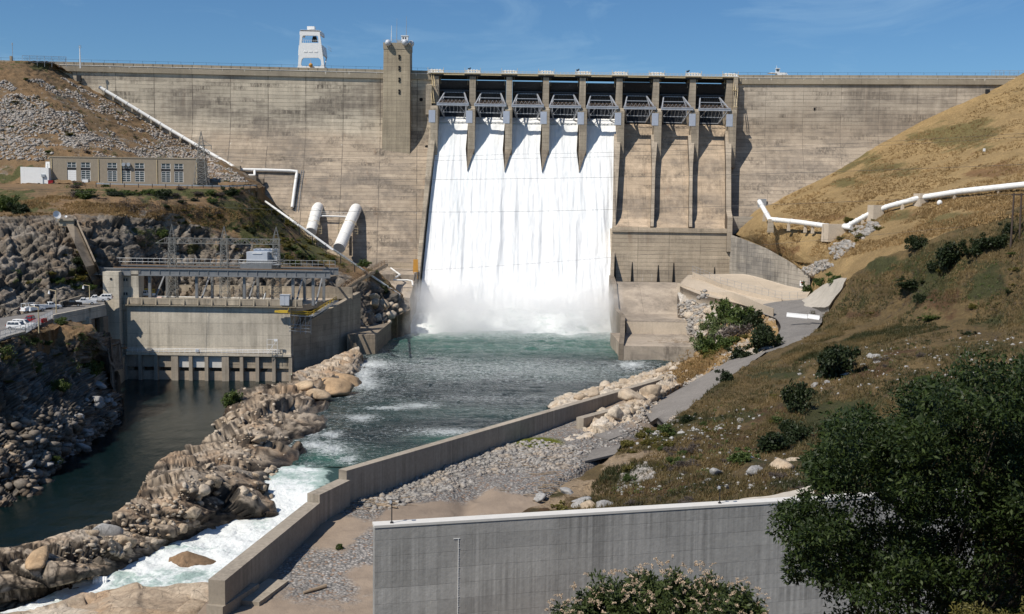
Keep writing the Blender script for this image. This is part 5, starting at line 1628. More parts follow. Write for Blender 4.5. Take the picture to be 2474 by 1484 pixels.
# chain-link fence along the pad
cf = empty('chain_link_fence', tuple(D(1850, 715, 340)), 'thin grey chain-link fence along the edge of the pale pad', 'fence')
fp = [D(x, y, d) for x, y, d in ((1672, 657, 384), (1700, 668, 378), (1740, 685, 366), (1790, 700, 354), (1840, 712, 345), (1888, 722, 338), (1945, 722, 336))]
b = MB()
for i in range(len(fp) - 1):
    for j in range(3):
        p = fp[i].lerp(fp[i + 1], j / 3); b.tube([p, p + Vector((0, 0, 2.1))], .05, 5)
for z in (.1, 1.1, 2.1):
    b.tube([p + Vector((0, 0, z)) for p in fp], .03, 4)
b.build('fence_frame', M['steel'], cf)
# white notice on the retaining wall
sp = D(1937, 685, 355)
sg = empty('sign', tuple(sp), 'square white notice on the stained retaining wall', 'sign')
b = MB(); b.box(sp, (1.5, .12, 1.7), -.6); b.build('sign_plate', M['white'], sg)
b = MB(); b.box(sp + Vector((-.05, -.07, .3)), (.8, .03, .35), -.6); b.build('print', M['signred'], sg)

# road to the pad and the broken road lower down
road_rows = [[(1795, 745, 335), (1870, 730, 335), (1950, 722, 334), (2000, 722, 324)], [(1870, 768, 312), (1930, 755, 308), (1995, 744, 306)], [(1885, 792, 285), (1935, 786, 284), (1985, 778, 288)], [(1856, 840, 262), (1895, 832, 259), (1950, 818, 260)], [(1830, 856, 256), (1860, 850, 252), (1910, 838, 252)]]
patch('road', road_rows, 40, 30, M['asphalt_new'], skirt=2)
patch('broken_road', [[(1765, 868, 255), (1800, 862, 252), (1850, 850, 250)], [(1660, 930, 234), (1700, 925, 228), (1775, 905, 224)], [(1555, 988, 215), (1620, 985, 210), (1690, 968, 206)], [(1546, 1010, 207), (1560, 1002, 208), (1571, 1020, 204), (1588, 1010, 203), (1602, 1022, 200), (1625, 1012, 200)]], 40, 40, M['asphalt'],
      lambda P, N: .12 * fbm(P, 6, 3, 3), skirt=1.2)
o, _, _ = patch('pale_cut_slope', [[(1955, 712, 338), (1985, 690, 326), (2030, 672, 305), (2046, 672, 296)], [(1925, 732, 330), (1975, 725, 318), (2015, 712, 300), (2030, 700, 292)], [(1900, 745, 325), (1960, 742, 312), (1990, 742, 298), (2005, 738, 290)]], 40, 24, M['shotcrete'], lambda P, N: .5 * fbm(P, 5, 4, 3), skirt=2)
o, _, _ = patch('pale_bank', [[(1755, 1228, 128), (1790, 1205, 128), (1860, 1196, 127), (1960, 1174, 126)], [(1745, 1245, 123), (1800, 1232, 123), (1880, 1228, 122), (1975, 1212, 122)]], 40, 14, M['shotcrete'], lambda P, N: .3 * fbm(P, 3, 3, 3), skirt=2)
# slabs of broken asphalt
for pl, lab in (([(1430, 1090), (1500, 1078), (1488, 1094), (1412, 1120)], 'tilted slab of broken asphalt at the foot of the gravel'), ([(1432, 1055), (1500, 1034), (1540, 1040), (1470, 1066)], 'flat grey asphalt fragment on the pale gravel')):
    gp_ = [ground(x, y)[0] for x, y in pl]; zc_ = sum(p.z for p in gp_) / 4
    b = MB(); b.prism([Vector((p.x, p.y, .5 * p.z + .5 * zc_ + .22)) for p in gp_], (0.02, .05, -.35))
    tag(b.build('asphalt_slab', M['asphalt']), lab, 'asphalt slab', 'broken asphalt slabs')
# white road barriers
for i, (p, q, lab) in enumerate(((Z(1899, 763, 21.6), Z(1949, 769, 21.6), 'long white concrete road barrier left of the other'), (Z(1953, 766, 21.6), Z(1978, 768, 21.6), 'short looking white road barrier next to the hillside'))):
    p = D(1900 if i == 0 else 1952, 762 if i == 0 else 766, 286); q = D(1950 if i == 0 else 1980, 767 if i == 0 else 770, 284)
    b = MB()
    d = (q - p).normalized(); s = Vector((d.y, -d.x, 0))
    prof = [(-.35, -.35), (.35, -.35), (.35, -.15), (.15, .3), (.10, .75), (-.10, .75), (-.15, .3), (-.35, -.15)]
    b.prism([p + s * a + Vector((0, 0, h)) for a, h in prof], q - p)
    tag(b.build('road_barrier', M['white']), lab, 'barrier', 'white barriers across the road')

# ------------------------------------------------------------------ elevator tower on the dam
tl = wing_pt('L', 0, 0, 0)
txl, txr = D(926, 200, 452.5), D(990, 200, 452.5)
tz = D(957, 104, 450).z
et = empty('elevator_tower', ((txl.x + txr.x) / 2, 452, 105), 'square concrete tower rising above the dam crest left of the gates', 'tower')
b = MB()
yf = 452.2
b.hexa([(txl.x - .45, yf - .4, 68.5), (txr.x + .2, yf - .4, 68.5), (txr.x + .2, 462, 68.5), (txl.x - .45, 462, 68.5), (txl.x + .1, yf, tz), (txr.x - .05, yf, tz), (txr.x - .05, 462, tz), (txl.x + .1, 462, tz)])
sh = b.build('shaft', M['tower'], et)
b = MB()
b.box(((txl.x + txr.x) / 2, 457.1, tz - .9), (txr.x - txl.x + .2, 10.1, 2.6))
b.build('tower_cap', M['beam'], et)
for py in (138, 165, 193, 222):
    p = D(964.5, py, yf)
    for dz in (-.6, .45):
        b = MB(); b.box((p.x, yf - .18, p.z + dz), (.75, .5, .75)); b.build('window', M['hole'], et)
for px, py in ((937, 104), (978, 103), (993, 106)):
    p = D(px, py, yf - (1 if px < 990 else -4))
    b = MB(); b.sphere(p, 1.25, 12, 8, sc=(1.0, 1.2, 1.05)); o = b.build('siren_horn', M['grey'], et, smooth=True)
b = MB(); p = D(978, 95, yf + 1); b.box(p, (2.6, 2.4, 1.9)); b.box(p + Vector((0, 0, 1.1)), (3.0, 2.8, .25)); cb = b.build('cabin', M['white'], et)
b = MB()
for dx in (-.6, .35): b.box(p + Vector((dx, -1.22, .2)), (.6, .08, .7))
b.build('cabin_window', M['glass'], cb)
b = MB()
for px, hh in ((945, 62), (958, 45), (981, 40)):
    p = D(px, 100, yf + 3); q = D(px + .6, hh, yf + 3)
    b = MB(); b.tube([p, p.lerp(q, .5), q], [.16 if px != 981 else .2, .11, .05], 6); b.build('antenna', M['white'] if px == 945 else M['steel'], et)
b = MB()
for x in np.linspace(txl.x, txr.x, 8): b.beam((x, yf + .2, tz + .4), (x, yf + .2, tz + 1.6), .07)
for z in (1.0, 1.6): b.tube([(txl.x, yf + .2, tz + z), (txr.x, yf + .2, tz + z)], .04, 4)
b.box(((txl.x + txr.x) / 2 + 1, yf + 4, tz + 1.0), (2.6, 2, 1.6))
b.build('roof_rail', M['steel'], et)

# ------------------------------------------------------------------ white gantry crane on the crest
def gantry():
    Yg = 457.5
    P = lambda x, y, Y=Yg: D(x, y, Y)
    g = empty('gantry_crane', tuple(P(752, 166)), 'tall white gantry crane with two open portals standing on the dam crest', 'crane')
    f = [(719, 164), (784, 165.5), (772, 75), (725, 73.5)]
    def portal(Y, name):
        o = [P(x, y, Y) for x, y in ((719, 168), (784, 169), (771.5, 74.5), (725, 73.5))]
        h1 = [P(x, y, Y) for x, y in ((729, 160), (773.5, 161), (776, 156), (774.5, 145), (769, 140), (733, 140), (728.5, 144), (726.5, 156))]
        h2 = [P(x, y, Y) for x, y in ((729, 104), (769.5, 104.5), (768.5, 90), (766, 86.5), (733, 86), (730, 89))]
        bm = bmesh.new()
        def poly(pts): 
            vs = [bm.verts.new(p) for p in pts]
            return [bm.edges.new((vs[i], vs[(i + 1) % len(vs)])) for i in range(len(vs))]
        e = poly(o) + poly(h1) + poly(h2)
        r = bmesh.ops.triangle_fill(bm, use_beauty=True, use_dissolve=False, edges=e)
        ex = bmesh.ops.extrude_face_region(bm, geom=[q for q in r['geom'] if isinstance(q, bmesh.types.BMFace)])
        bmesh.ops.translate(bm, vec=(0, .9, 0), verts=[q for q in ex['geom'] if isinstance(q, bmesh.types.BMVert)])
        bmesh.ops.recalc_face_normals(bm, faces=bm.faces)
        me = bpy.data.meshes.new(name); 
        bm.transform(Matrix.Translation(-g.location)); bm.to_mesh(me); bm.free()
        return link(name, me, M['white'], g)
    portal(Yg, 'portal_frame'); portal(Yg + 9.5, 'portal_frame')
    for s, xs in ((-1, (719, 725)), (1, (784, 771.5))):          # side frames
        b = MB()
        lo = P(xs[0], 166); hi = P(xs[1], 74)
        for t0, t1 in ((0, .06), (.36, .62), (.90, 1.0)):
            a = lo.lerp(hi, t0); c = lo.lerp(hi, t1)
            b.hexa([a + Vector((-.35, .9, 0)), a + Vector((.35, .9, 0)), a + Vector((.35, 9.5, 0)), a + Vector((-.35, 9.5, 0)), c + Vector((-.35, .9, 0)), c + Vector((.35, .9, 0)), c + Vector((.35, 9.5, 0)), c + Vector((-.35, 9.5, 0))])
        b.beam(lo.lerp(hi, .06) + Vector((0, 1, 0)), lo.lerp(hi, .36) + Vector((0, 9, 0)), .4)
        b.build('side_frame', M['white'], g)
    b = MB()
    tl_, tr_ = P(725, 74), P(771.5, 75)
    b.hexa([tl_ + Vector((0, 0, -.3)), tr_ + Vector((0, 0, -.3)), tr_ + Vector((0, 10.4, -.3)), tl_ + Vector((0, 10.4, -.3)), tl_ + Vector((0, 0, .25)), tr_ + Vector((0, 0, .25)), tr_ + Vector((0, 10.4, .25)), tl_ + Vector((0, 10.4, .25))])
    p = P(752, 72, Yg + 4); b.box(p + Vector((0, 0, .5)), (3, 3, 1.2))
    b.build('top_deck', M['white'], g)
    for px in (738, 750, 763):
        b = MB(); b.box(P(px, 125.5) + Vector((0, -.05, 0)), (1.5, .12, .55)); b.build('name_panel', M['carwhite'], g)
    b = MB(); b.box(P(760, 95, Yg + 5), (2.2, 2, 2.2), taper=.6); b.tube([P(760, 92, Yg + 5), P(760, 100, Yg + 5)], .5, 8)
    b.build('hoist_drum', M['dark'], g)
    b = MB(); b.sphere(P(750.5, 158, Yg - .6), .85, 12, 8); b.beam(P(750.5, 158, Yg - .6), P(750.5, 145, Yg + .4), .1); b.build('hook_ball', M['orange'], g, smooth=True)
    b = MB()
    for i in range(9):
        q = P(728 + i * 5, 104, Yg); b.beam(q, q + Vector((0, 0, 1.1)), .08)
    b.tube([P(728, 104) + Vector((0, 0, 1.1)), P(769, 104.5) + Vector((0, 0, 1.1))], .05, 4)
    for z in (0, 1.0): b.tube([P(786, 118) + Vector((1, y, z)) for y in (-.5, 9)], .08, 4)
    b.build('crane_rail', M['white'], g)
gantry()

# small things on the crest
p = wing_pt('R', 0, 0, 0)
q = D(1868, 183, 458)
tn = empty('canopy_tent', (q.x, q.y + 3, 104), 'small white peaked canopy tent behind the crest wall', 'tent')
b = MB()
c0 = Vector((q.x, q.y + 3, 0)); ap = D(1868, 175, 461)
b.add([c0 + Vector((-1.8, -1.6, 105.4)), c0 + Vector((1.8, -1.6, 105.4)), c0 + Vector((1.8, 1.6, 105.4)), c0 + Vector((-1.8, 1.6, 105.4)), Vector((c0.x, c0.y, ap.z))], [(0, 1, 4), (1, 2, 4), (2, 3, 4), (3, 0, 4), (3, 2, 1, 0)])
b.build('canopy', M['white'], tn)
b = MB()
for sx in (-1.7, 1.7):
    for sy in (-1.5, 1.5): b.beam(c0 + Vector((sx, sy, 103.9)), c0 + Vector((sx, sy, 105.4)), .07)
b.build('leg', M['steel'], tn)
bl = empty('boom_crane', tuple(D(1890, 184, 461)), 'small white crane with a cab and a folded boom behind the crest wall', 'crane')
b = MB(); b.box(D(1878, 172, 461), (1.5, 1.5, 1.9), taper=.85); b.box(D(1878, 166.5, 461), (1.8, 1.8, .2)); b.build('cab', M['white'], bl)
b = MB(); b.box(D(1878, 171, 460.2) + Vector((0, 0, .15)), (1.1, .1, .8)); b.build('cab_window', M['glass'], bl)
b = MB(); b.beam(D(1877, 181, 461), D(1898, 179, 461), .6, .7); b.beam(D(1884, 176.5, 461), D(1900, 178, 461), .4, .4); b.box(D(1880, 183, 461), (2.4, 2, 2.2)); b.beam(D(1876, 166, 461), D(1875.5, 159, 461), .12); b.beam(D(1900, 178, 461), D(1902, 183, 461), .3); b.build('boom', M['white'], bl)
def crest_light(px, py0, py1, Y, lab, name='floodlight', w=1.0):
    a = D(px, py0, Y); c = D(px + .5, py1, Y)
    e = empty(name, tuple(a), lab, 'floodlight', 'floodlights along the dam crest')
    b = MB(); b.tube([a, c], .09, 6); b.build('post', M['steel'], e)
    b = MB(); b.box(c + Vector((.1, 0, 0)), (w, .5, .55)); b.box(c + Vector((.6, -.1, .35)), (.5, .4, .4)); b.build('lamp_head', M['dark'], e)
crest_light(1132, 180, 167, 463, 'floodlight on a short post above the second gate bay')
crest_light(1394, 184, 170, 463, 'floodlight on a short post above the middle gate bays')
crest_light(1660, 186, 173, 463, 'floodlight on a short post above the last gate bays')
# tall lamp and fences on the left skyline
a = D(194, 153, 440); c = D(192.5, 113, 440)
e = empty('light_mast', tuple(a), 'slender pale mast with a lamp bracket on the left end of the crest', 'mast')
b = MB(); b.tube([a - Vector((0, 0, 2)), c], [.28, .16], 8); b.build('mast_pole', M['white'], e)
b = MB(); b.box(c + Vector((.1, 0, -.4)), (.9, .5, .12)); b.box(c + Vector((.1, 0, .3)), (.9, .5, .12)); b.beam(c + Vector((-.3, 0, -.4)), c + Vector((-.3, 0, .3)), .08); b.beam(c + Vector((.5, 0, -.4)), c + Vector((.5, 0, .3)), .08); b.build('lamp_bracket', M['steel'], e)
a = D(31, 150, 428); c = D(29.5, 107, 428)
e = empty('radio_mast', tuple(a), 'thin dark mast beside the concrete post on the left skyline', 'mast')
b = MB(); b.tube([a - Vector((0, 0, 2)), c], .11, 6); b.box(c, (.3, .3, 1.0)); b.build('mast_pole', M['steel'], e)
def mesh_fence(name, pts, h, lab, n=6):
    e = empty(name, tuple(pts[0]), lab, 'fence')
    b = MB()
    for i in range(n + 1):
        t = i / n * (len(pts) - 1); k = min(int(t), len(pts) - 2); p = pts[k].lerp(pts[k + 1], t - k)
        b.beam(p - Vector((0, 0, 1.5)), p + Vector((0, 0, h)), .10)
    for z in (.05, h): b.tube([p + Vector((0, 0, z)) for p in pts], .05, 4)
    b.build('fence_post', M['steel'], e)
    b = MB()
    for k in range(len(pts) - 1):                                # wire mesh, as crossing wires
        a_, c_ = pts[k], pts[k + 1]; m_ = int((c_ - a_).length / .45)
        for j in range(m_):
            p = a_.lerp(c_, j / m_); q_ = a_.lerp(c_, min(1, (j + h / .45 * .5) / m_))
            b.beam(p, q_ + Vector((0, 0, h)), .03); b.beam(q_, p + Vector((0, 0, h)), .03)
    b.build('wire_mesh', M['steel'], e)
mesh_fence('wire_fence', [D(54, 151, 428), D(160, 154, 438)], 2.6, 'wire mesh fence on the left end of the dam crest', 6)
mesh_fence('wire_fence', [D(2395, 185, 452), D(2428, 185.5, 450), D(2500, 186, 447)], 2.4, 'wire mesh fence where the dam crest meets the golden hill', 7)
b = MB(); p = D(27, 152, 427); b.box(p, (.8, .8, 5)); tag(b.build('concrete_post', M['beam']), 'square concrete post at the end of the skyline fence', 'post')
# ------------------------------------------------------------------ pipes on the left
def near_face(px, py, off=1.0):
    p = dam_face(px, py); return D(px, py, p.y - off)
pl = empty('water_pipe', tuple(near_face(400, 305, 2)), 'long white pipe running down the stony slope along the dam', 'pipe')
pts = [near_face(240, 211, 1.2), near_face(320, 259, 1.6), near_face(400, 307.5, 1.8), near_face(484, 357, 1.8), near_face(568, 406, 1.8)]
b = MB(); b.tube(pts, .72, 12)
for i in range(12):
    t = (i + .5) / 12 * 4; k = int(t); p = pts[k].lerp(pts[k + 1], t - k); d = (pts[k + 1] - pts[k]).normalized()
    b.tube([p - d * .15, p + d * .15], .84, 12)
b.build('pipe_run', M['pipe'], pl, smooth=True)
for i in range(14):
    t = (i + .5) / 14 * 4; k = int(t); p = pts[k].lerp(pts[k + 1], t - k); b = MB(); b.box(p - Vector((0, 0, 1.1)), (.7, 1.2, 1.6)); b.build('pipe_saddle', M['beam'], pl)
p = near_face(572, 411, 2); b = MB(); b.box(p, (3.0, 2.6, 3.4)); b.build('anchor_block', M['pier'], pl)
pl = empty('water_pipe', tuple(near_face(715, 413, 1)), 'white pipe crossing the dam face and turning down at a corner', 'pipe')
pts = [near_face(582, 410, 1.4), near_face(640, 411, 1.4), near_face(700, 413, 1.4), near_face(717, 414.5, 1.4), near_face(716.5, 422, 1.4), near_face(711, 460, 1.4), near_face(705.5, 502, 1.2)]
b = MB(); b.tube(pts, .62, 10)
b.tube([near_face(615, 411, 1.4), near_face(615, 424, 1.4)], .5, 8); b.tube([near_face(600, 424, 2.2), near_face(616, 424, 1.8)], .45, 8)
b.build('pipe_run', M['pipe'], pl, smooth=True)
b = MB(); p = near_face(600, 432, 3.0); b.box(p + Vector((0, 0, -1)), (7, 4, 4.5)); b.box(near_face(625, 436, 2) + Vector((0, 0, -.3)), (4, 2, 2)); b.build('valve_block', M['brownwall'], pl)
b = MB()                                                        # ladder way beside it
for s in (-.5, .5):
    b.tube([near_face(731, 412, .3) + Vector((s, 0, 0)), near_face(723, 460, .3) + Vector((s, 0, 0)), near_face(717, 512, .3) + Vector((s, 0, 0))], .09, 4)
for i in range(24):
    q = near_face(731 - 14 * i / 24, 412 + 100 * i / 24, .3); b.beam(q - Vector((.5, 0, 0)), q + Vector((.5, 0, 0)), .07)
tag(b.build('ladder', M['steel']), 'thin steel ladder on the dam face right of the cornered pipe', 'ladder')
pl = empty('slope_pipe', tuple(ground(800, 590)[0]), 'thin straight white pipe running down the brushy slope to the basin', 'pipe')
pa, pb = ground(641, 489)[0] + Vector((0, -1.0, 1.2)), D(966, 713, 380)
mid = [D(720, 544.5, (pa.y * .75 + pb.y * .25)), D(803, 601.5, pa.y * .5 + pb.y * .5), D(885, 657, pa.y * .25 + pb.y * .75)]
fixed = []
for (px, py) in ((641, 487), (722, 545), (803, 602), (885, 658)):
    h = ground(px, py); fixed.append(D(px, py, h[0].y - 1.6))
fixed.append(D(966, 713, 382)); fixed[-1] = D(966, 713, min(fixed[-2].y + 6, 382))
b = MB(); b.tube(fixed, .33, 8); b.build('pipe_run', M['pipe'], pl, smooth=True)
for i in range(10):
    t = (i + .5) / 10 * 4; k = int(t); p = fixed[k].lerp(fixed[k + 1], t - k); b = MB(); b.beam(p, p + Vector((0, .6, -2.6)), .22); b.build('pipe_stand', M['dark'], pl)

# penstocks
def penstock(pa, pb, r, lab, yb):
    e = empty('penstock', tuple(pa), lab, 'penstock', 'penstocks coming out of the dam')
    b = MB()
    ax = (pb - pa).normalized()
    st_ = pa + Vector((0, 4.5, 1.2))
    b.tube([st_, pa + Vector((0, 1.2, .5)), pa + ax * 1.5, pb], r, 20)
    b.build('pipe_shell', M['pipe'], e, smooth=True)
    for t in (.10, .42, .70, .97):
        b = MB(); p = pa.lerp(pb, t); b.tube([p - ax * .10, p + ax * .10], r + .09, 20); b.build('stiffener', M['pipe'], e, smooth=True)
    b = MB()
    t = .42 if yb > 560 else .75
    p = pa.lerp(pb, t)
    ring = []
    for i in range(13):
        a = math.pi * (i / 12)
        ring.append(p + Vector((math.cos(a) * (r + .9), -.2, math.sin(a) * (r + .5) * .5 + .4)))
    for dz in (0, .8): b.tube([q + Vector((0, 0, dz)) for q in ring], .07, 5)
    for q in ring: b.beam(q, q + Vector((0, 0, .9)), .06)
    for s in (-1, 1):
        for dz in (-2.6, -1.6, -.6): b.tube([p + Vector((s * (r + .2), -1, dz)), p + Vector((s * (r + 1.6), -1, dz)), p + Vector((s * (r + 1.6), 1.2, dz))], .07, 5)
        b.beam(p + Vector((s * (r + 1.6), -1, -2.8)), p + Vector((s * (r + 1.6), -1, .4)), .1)
    b.build('ring_walkway', M['cream'], e)
    b = MB(); q = pa.lerp(pb, .55); b.box(q + Vector((r * .7, .8, -r - 3.2)), (1.0, 1.4, 7.5)); b.build('support_leg', M['pier'], e)
    return e
A_ = near_face(856, 513, 3.0); B_2 = D(823, 590, A_.y - 17); B_2 = A_ + (B_2 - A_) * 1.12
penstock(A_, B_2, 2.25, 'large white penstock pipe leaning out of the dam, the right and longer one', 590)
A2 = near_face(764, 509, 2.6); B2 = D(752, 556, A2.y - 9); B2 = A2 + (B2 - A2) * 1.1
penstock(A2, B2, 2.1, 'large white penstock pipe half hidden by the brushy slope, the left and shorter one', 545)
b = MB(); p, q = near_face(774, 522, 3), near_face(842, 524, 3); b.tube([p, q], .35, 8); 
for dz in (.9, 1.6): b.tube([p + Vector((0, .4, dz)), q + Vector((0, .4, dz))], .06, 5)
tag(b.build('cross_pipe', M['pipe']), 'thin white pipe joining the two penstocks', 'pipe')

# catwalk and small things at the left foot of the chute
cw_ = empty('catwalk', tuple(ground(880, 665)[0]), 'rusty brown catwalk bridge climbing to the foot of the dam', 'catwalk')
cp = [D(820, 712, 336), D(830, 700, 338), D(868, 676, 352), D(932, 640, 392)]
b = MB()
for i in range(3): b.beam(cp[i], cp[i + 1], 1.6, .9)
b.build('walk_deck', M['wood'], cw_)
b = MB()
for i in range(3):
    for t in np.linspace(0, 1, 9):
        p = cp[i].lerp(cp[i + 1], t)
        for s in (-.8, .8): b.beam(p + Vector((s * .5, s, .3)), p + Vector((s * .5, s, 1.8)), .09)
    for s in (-.8, .8):
        for z in (1.1, 1.8): b.tube([cp[i] + Vector((s * .5, s, z)), cp[i + 1] + Vector((s * .5, s, z))], .08, 5)
b.build('walk_rail', M['rail_brown'], cw_)
b = MB()
for t in (.3, .7): p = cp[2].lerp(cp[3], t); b.beam(p, p - Vector((0, 0, 6)), .5)
b.build('walk_pier', M['pier'], cw_)
q = D(1004, 642, 404); b = MB(); b.box(q, (1.9, 1.8, 4.6), taper=.85)
for s in (-.7, .7): b.beam(q + Vector((s, 0, -2.2)), q + Vector((s, 0, -5)), .2)
tag(b.build('control_cabinet', M['orange']), 'tall ochre cabinet on legs beside the foot of the falling water', 'cabinet')
b = MB(); b.tube([D(944, 648, 402), D(966, 664, 396), D(955, 671, 392)], .3, 7); b.tube([D(950, 677, 391), D(985, 677, 392), D(995, 679, 391), D(997, 690, 389)], .3, 7)
tag(b.build('drain_pipe', M['pipe'], smooth=True), 'bent white drain pipes on the ledge at the left of the chute', 'pipe')

# ------------------------------------------------------------------ brown building on the bench
def frame_of(pa, pb):
    e1 = (pb - pa); L = e1.length; e1.normalize(); e1.z = 0; e1.normalize()
    return e1, Vector((-e1.y, e1.x, 0)), L
Yb = 368.0
pa, pb = D(121, 443, Yb), D(477, 448, Yb)
pb.z = pa.z
e1, e2b, L = frame_of(pa, pb)
Hb = 8.6
bd = empty('switchgear_building', tuple(pa), 'long low flat-roofed tan building with tall grid windows on the bench', 'building', rz=math.atan2(e1.y, e1.x))
def BP(x, y, z): return pa + e1 * x + e2b * y + Vector((0, 0, z))
wins = []
def bpx(px): return (D(px, 446, Yb) - pa).dot(e1)
# wall with the openings left free
ops = [(163, 185, 'door'), (196, 219, 'win'), (260, 283, 'win'), (294, 316, 'win'), (326, 349, 'win'), (390, 412, 'win'), (421, 443, 'win')]
zs = [-1.5, .9, 4.35, 5.35, 7.05, Hb]
b = MB()
xs = [0.0]
for o0, o1, k in ops: xs += [bpx(o0), bpx(o1)]
xs.append(L)
for i in range(len(xs) - 1):
    if i % 2 == 0:
        b.hexa([BP(xs[i], 0, -1.5), BP(xs[i + 1], 0, -1.5), BP(xs[i + 1], .5, -1.5), BP(xs[i], .5, -1.5), BP(xs[i], 0, Hb), BP(xs[i + 1], 0, Hb), BP(xs[i + 1], .5, Hb), BP(xs[i], .5, Hb)])
    else:
        k = ops[i // 2][2]
        segs = [(7.05, Hb)] + ([(-1.5, .9)] if k == 'win' else [])
        for z0, z1 in segs:
            b.hexa([BP(xs[i], .002, z0), BP(xs[i + 1], .002, z0), BP(xs[i + 1], .5, z0), BP(xs[i], .5, z0), BP(xs[i], .002, z1), BP(xs[i + 1], .002, z1), BP(xs[i + 1], .5, z1), BP(xs[i], .5, z1)])
b.hexa([BP(0, .5, -1.5), BP(L, .5, -1.5), BP(L, 12, -1.5), BP(0, 12, -1.5), BP(0, .5, Hb - .4), BP(L, .5, Hb - .4), BP(L, 12, Hb - .4), BP(0, 12, Hb - .4)])
b.build('wall', M['tan_wall'], bd)
b = MB(); b.hexa([BP(-.15, -.15, Hb), BP(L + .15, -.15, Hb), BP(L + .15, 12.2, Hb), BP(-.15, 12.2, Hb), BP(-.15, -.15, Hb + .35), BP(L + .15, -.15, Hb + .35), BP(L + .15, 12.2, Hb + .35), BP(-.15, 12.2, Hb + .35)])
b.build('roof', M['beam'], bd)
for i, (o0, o1, k) in enumerate(ops):
    x0, x1 = bpx(o0), bpx(o1)
    b = MB()
    w = x1 - x0
    z0 = .9 if k == 'win' else 5.35
    for z_a, z_b in (((.9, 4.35), (5.35, 7.05)) if k == 'win' else ((5.35, 7.05),)):
        for x in (x0 + .08, x0 + w / 2, x1 - .08): b.beam(BP(x, .12, z_a), BP(x, .12, z_b), .12)
        n_ = 5 if z_b < 5 else 2
        for j in range(n_ + 1): z = z_a + (z_b - z_a) * j / n_; b.beam(BP(x0, .13, z), BP(x1, .13, z), .09)
    f = b.build('window', M['white'], bd)
    b = MB(); b.hexa([BP(x0, .22, z0), BP(x1, .22, z0), BP(x1, .3, z0), BP(x0, .3, z0), BP(x0, .22, 7.05), BP(x1, .22, 7.05), BP(x1, .3, 7.05), BP(x0, .3, 7.05)]); b.build('pane', M['glass'], f)
    b = MB(); b.hexa([BP(x0, .16, 4.35), BP(x1, .16, 4.35), BP(x1, .21, 4.35), BP(x0, .21, 4.35), BP(x0, .16, 5.35), BP(x1, .16, 5.35), BP(x1, .21, 5.35), BP(x0, .21, 5.35)]); b.build('spandrel', M['dark'], f)
    if k == 'door':
        b = MB()
        for j in range(8): b.box(BP((x0 + x1) / 2, .2, -1.3 + .35 + j * .72), (w - .2, .12, .70), math.atan2(e1.y, e1.x))
        b.build('door', M['white'], bd)
b = MB()
for px in (126, 239, 294, 380, 476):
    x = bpx(px); b.tube([BP(x, -.12, -1), BP(x, -.12, Hb - .3)], .13, 6)
b.build('downpipe', M['cream'], bd)
for px in (301, 313):
    b = MB(); p = BP(bpx(px), -.6, 6.5); b.tube([p - e2b * .3, p + e2b * .7], .62, 14); b.build('fan_cowl', M['steel'], bd)
b = MB(); b.box(BP(bpx(208.0), -.6, -.2), (1.9, .6, 3.2)); b.build('white_door', M['white'], bd)
t0, t1 = D(50, 440, 366), D(118, 441, 366)
tr = empty('white_trailer', tuple(t0), 'plain white site trailer at the left end of the tan building', 'trailer')
b = MB(); b.hexa([t0 + Vector((0, 0, -1)), Vector((t1.x, t1.y, t0.z - 1)), Vector((t1.x, t1.y + 6, t0.z - 1)), t0 + Vector((0, 6, -1)), t0 + Vector((0, 0, 5.0)), Vector((t1.x, t1.y, t0.z + 4.8)), Vector((t1.x, t1.y + 6, t0.z + 4.8)), t0 + Vector((0, 6, 5.0))])
b.build('trailer_body', M['white'], tr)
b = MB(); b.box(t0.lerp(t1, .82) + Vector((0, -.25, 2.2)), (1.2, .5, .8)); b.box(t0.lerp(t1, .80) + Vector((0, -.08, .2)), (.3, .12, 3.4)); b.build('air_conditioner', M['steel'], tr)
b = MB(); b.hexa([D(110, 408, 372), D(121, 408, 372), D(121, 408, 376), D(110, 408, 376), D(110, 391, 372), D(121, 391, 372), D(121, 391, 376), D(110, 391, 376)]); b.box(D(113, 399, 371.9), (.5, .2, 1.0))
tag(b.build('roof_hut', M['carwhite']), 'small white hut standing up behind the white trailer', 'hut')
p = BP(bpx(128), -1.6, 0); b = MB(); b.box(p, (1.6, .9, 1.5)); b.box(p + Vector((0, 0, .85)), (1.7, 1, .2)); tag(b.build('red_bin', M['red']), 'small dark red bin against the tan building', 'bin')
# guard rail along the bench road
gr = empty('guard_rail', tuple(D(360, 452, 357)), 'grey guard rail along the bench in front of the tan building', 'guard rail')
gp = [D(x, y - 2, d) for x, y, d in ((232, 450, 355), (360, 453, 355.5), (480, 455, 356.5), (560, 456, 360), (620, 454, 368))]
b = MB()
for i in range(4): b.beam(gp[i] + Vector((0, 0, .55)), gp[i + 1] + Vector((0, 0, .55)), .12, .38)
b.build('rail', M['steel'], gr)
for i in range(16):
    t = i / 15 * 4; k = min(int(t), 3); p = gp[k].lerp(gp[k + 1], t - k); b = MB(); b.box(p, (.22, .2, 1.7)); b.build('rail_post', M['pole'], gr)

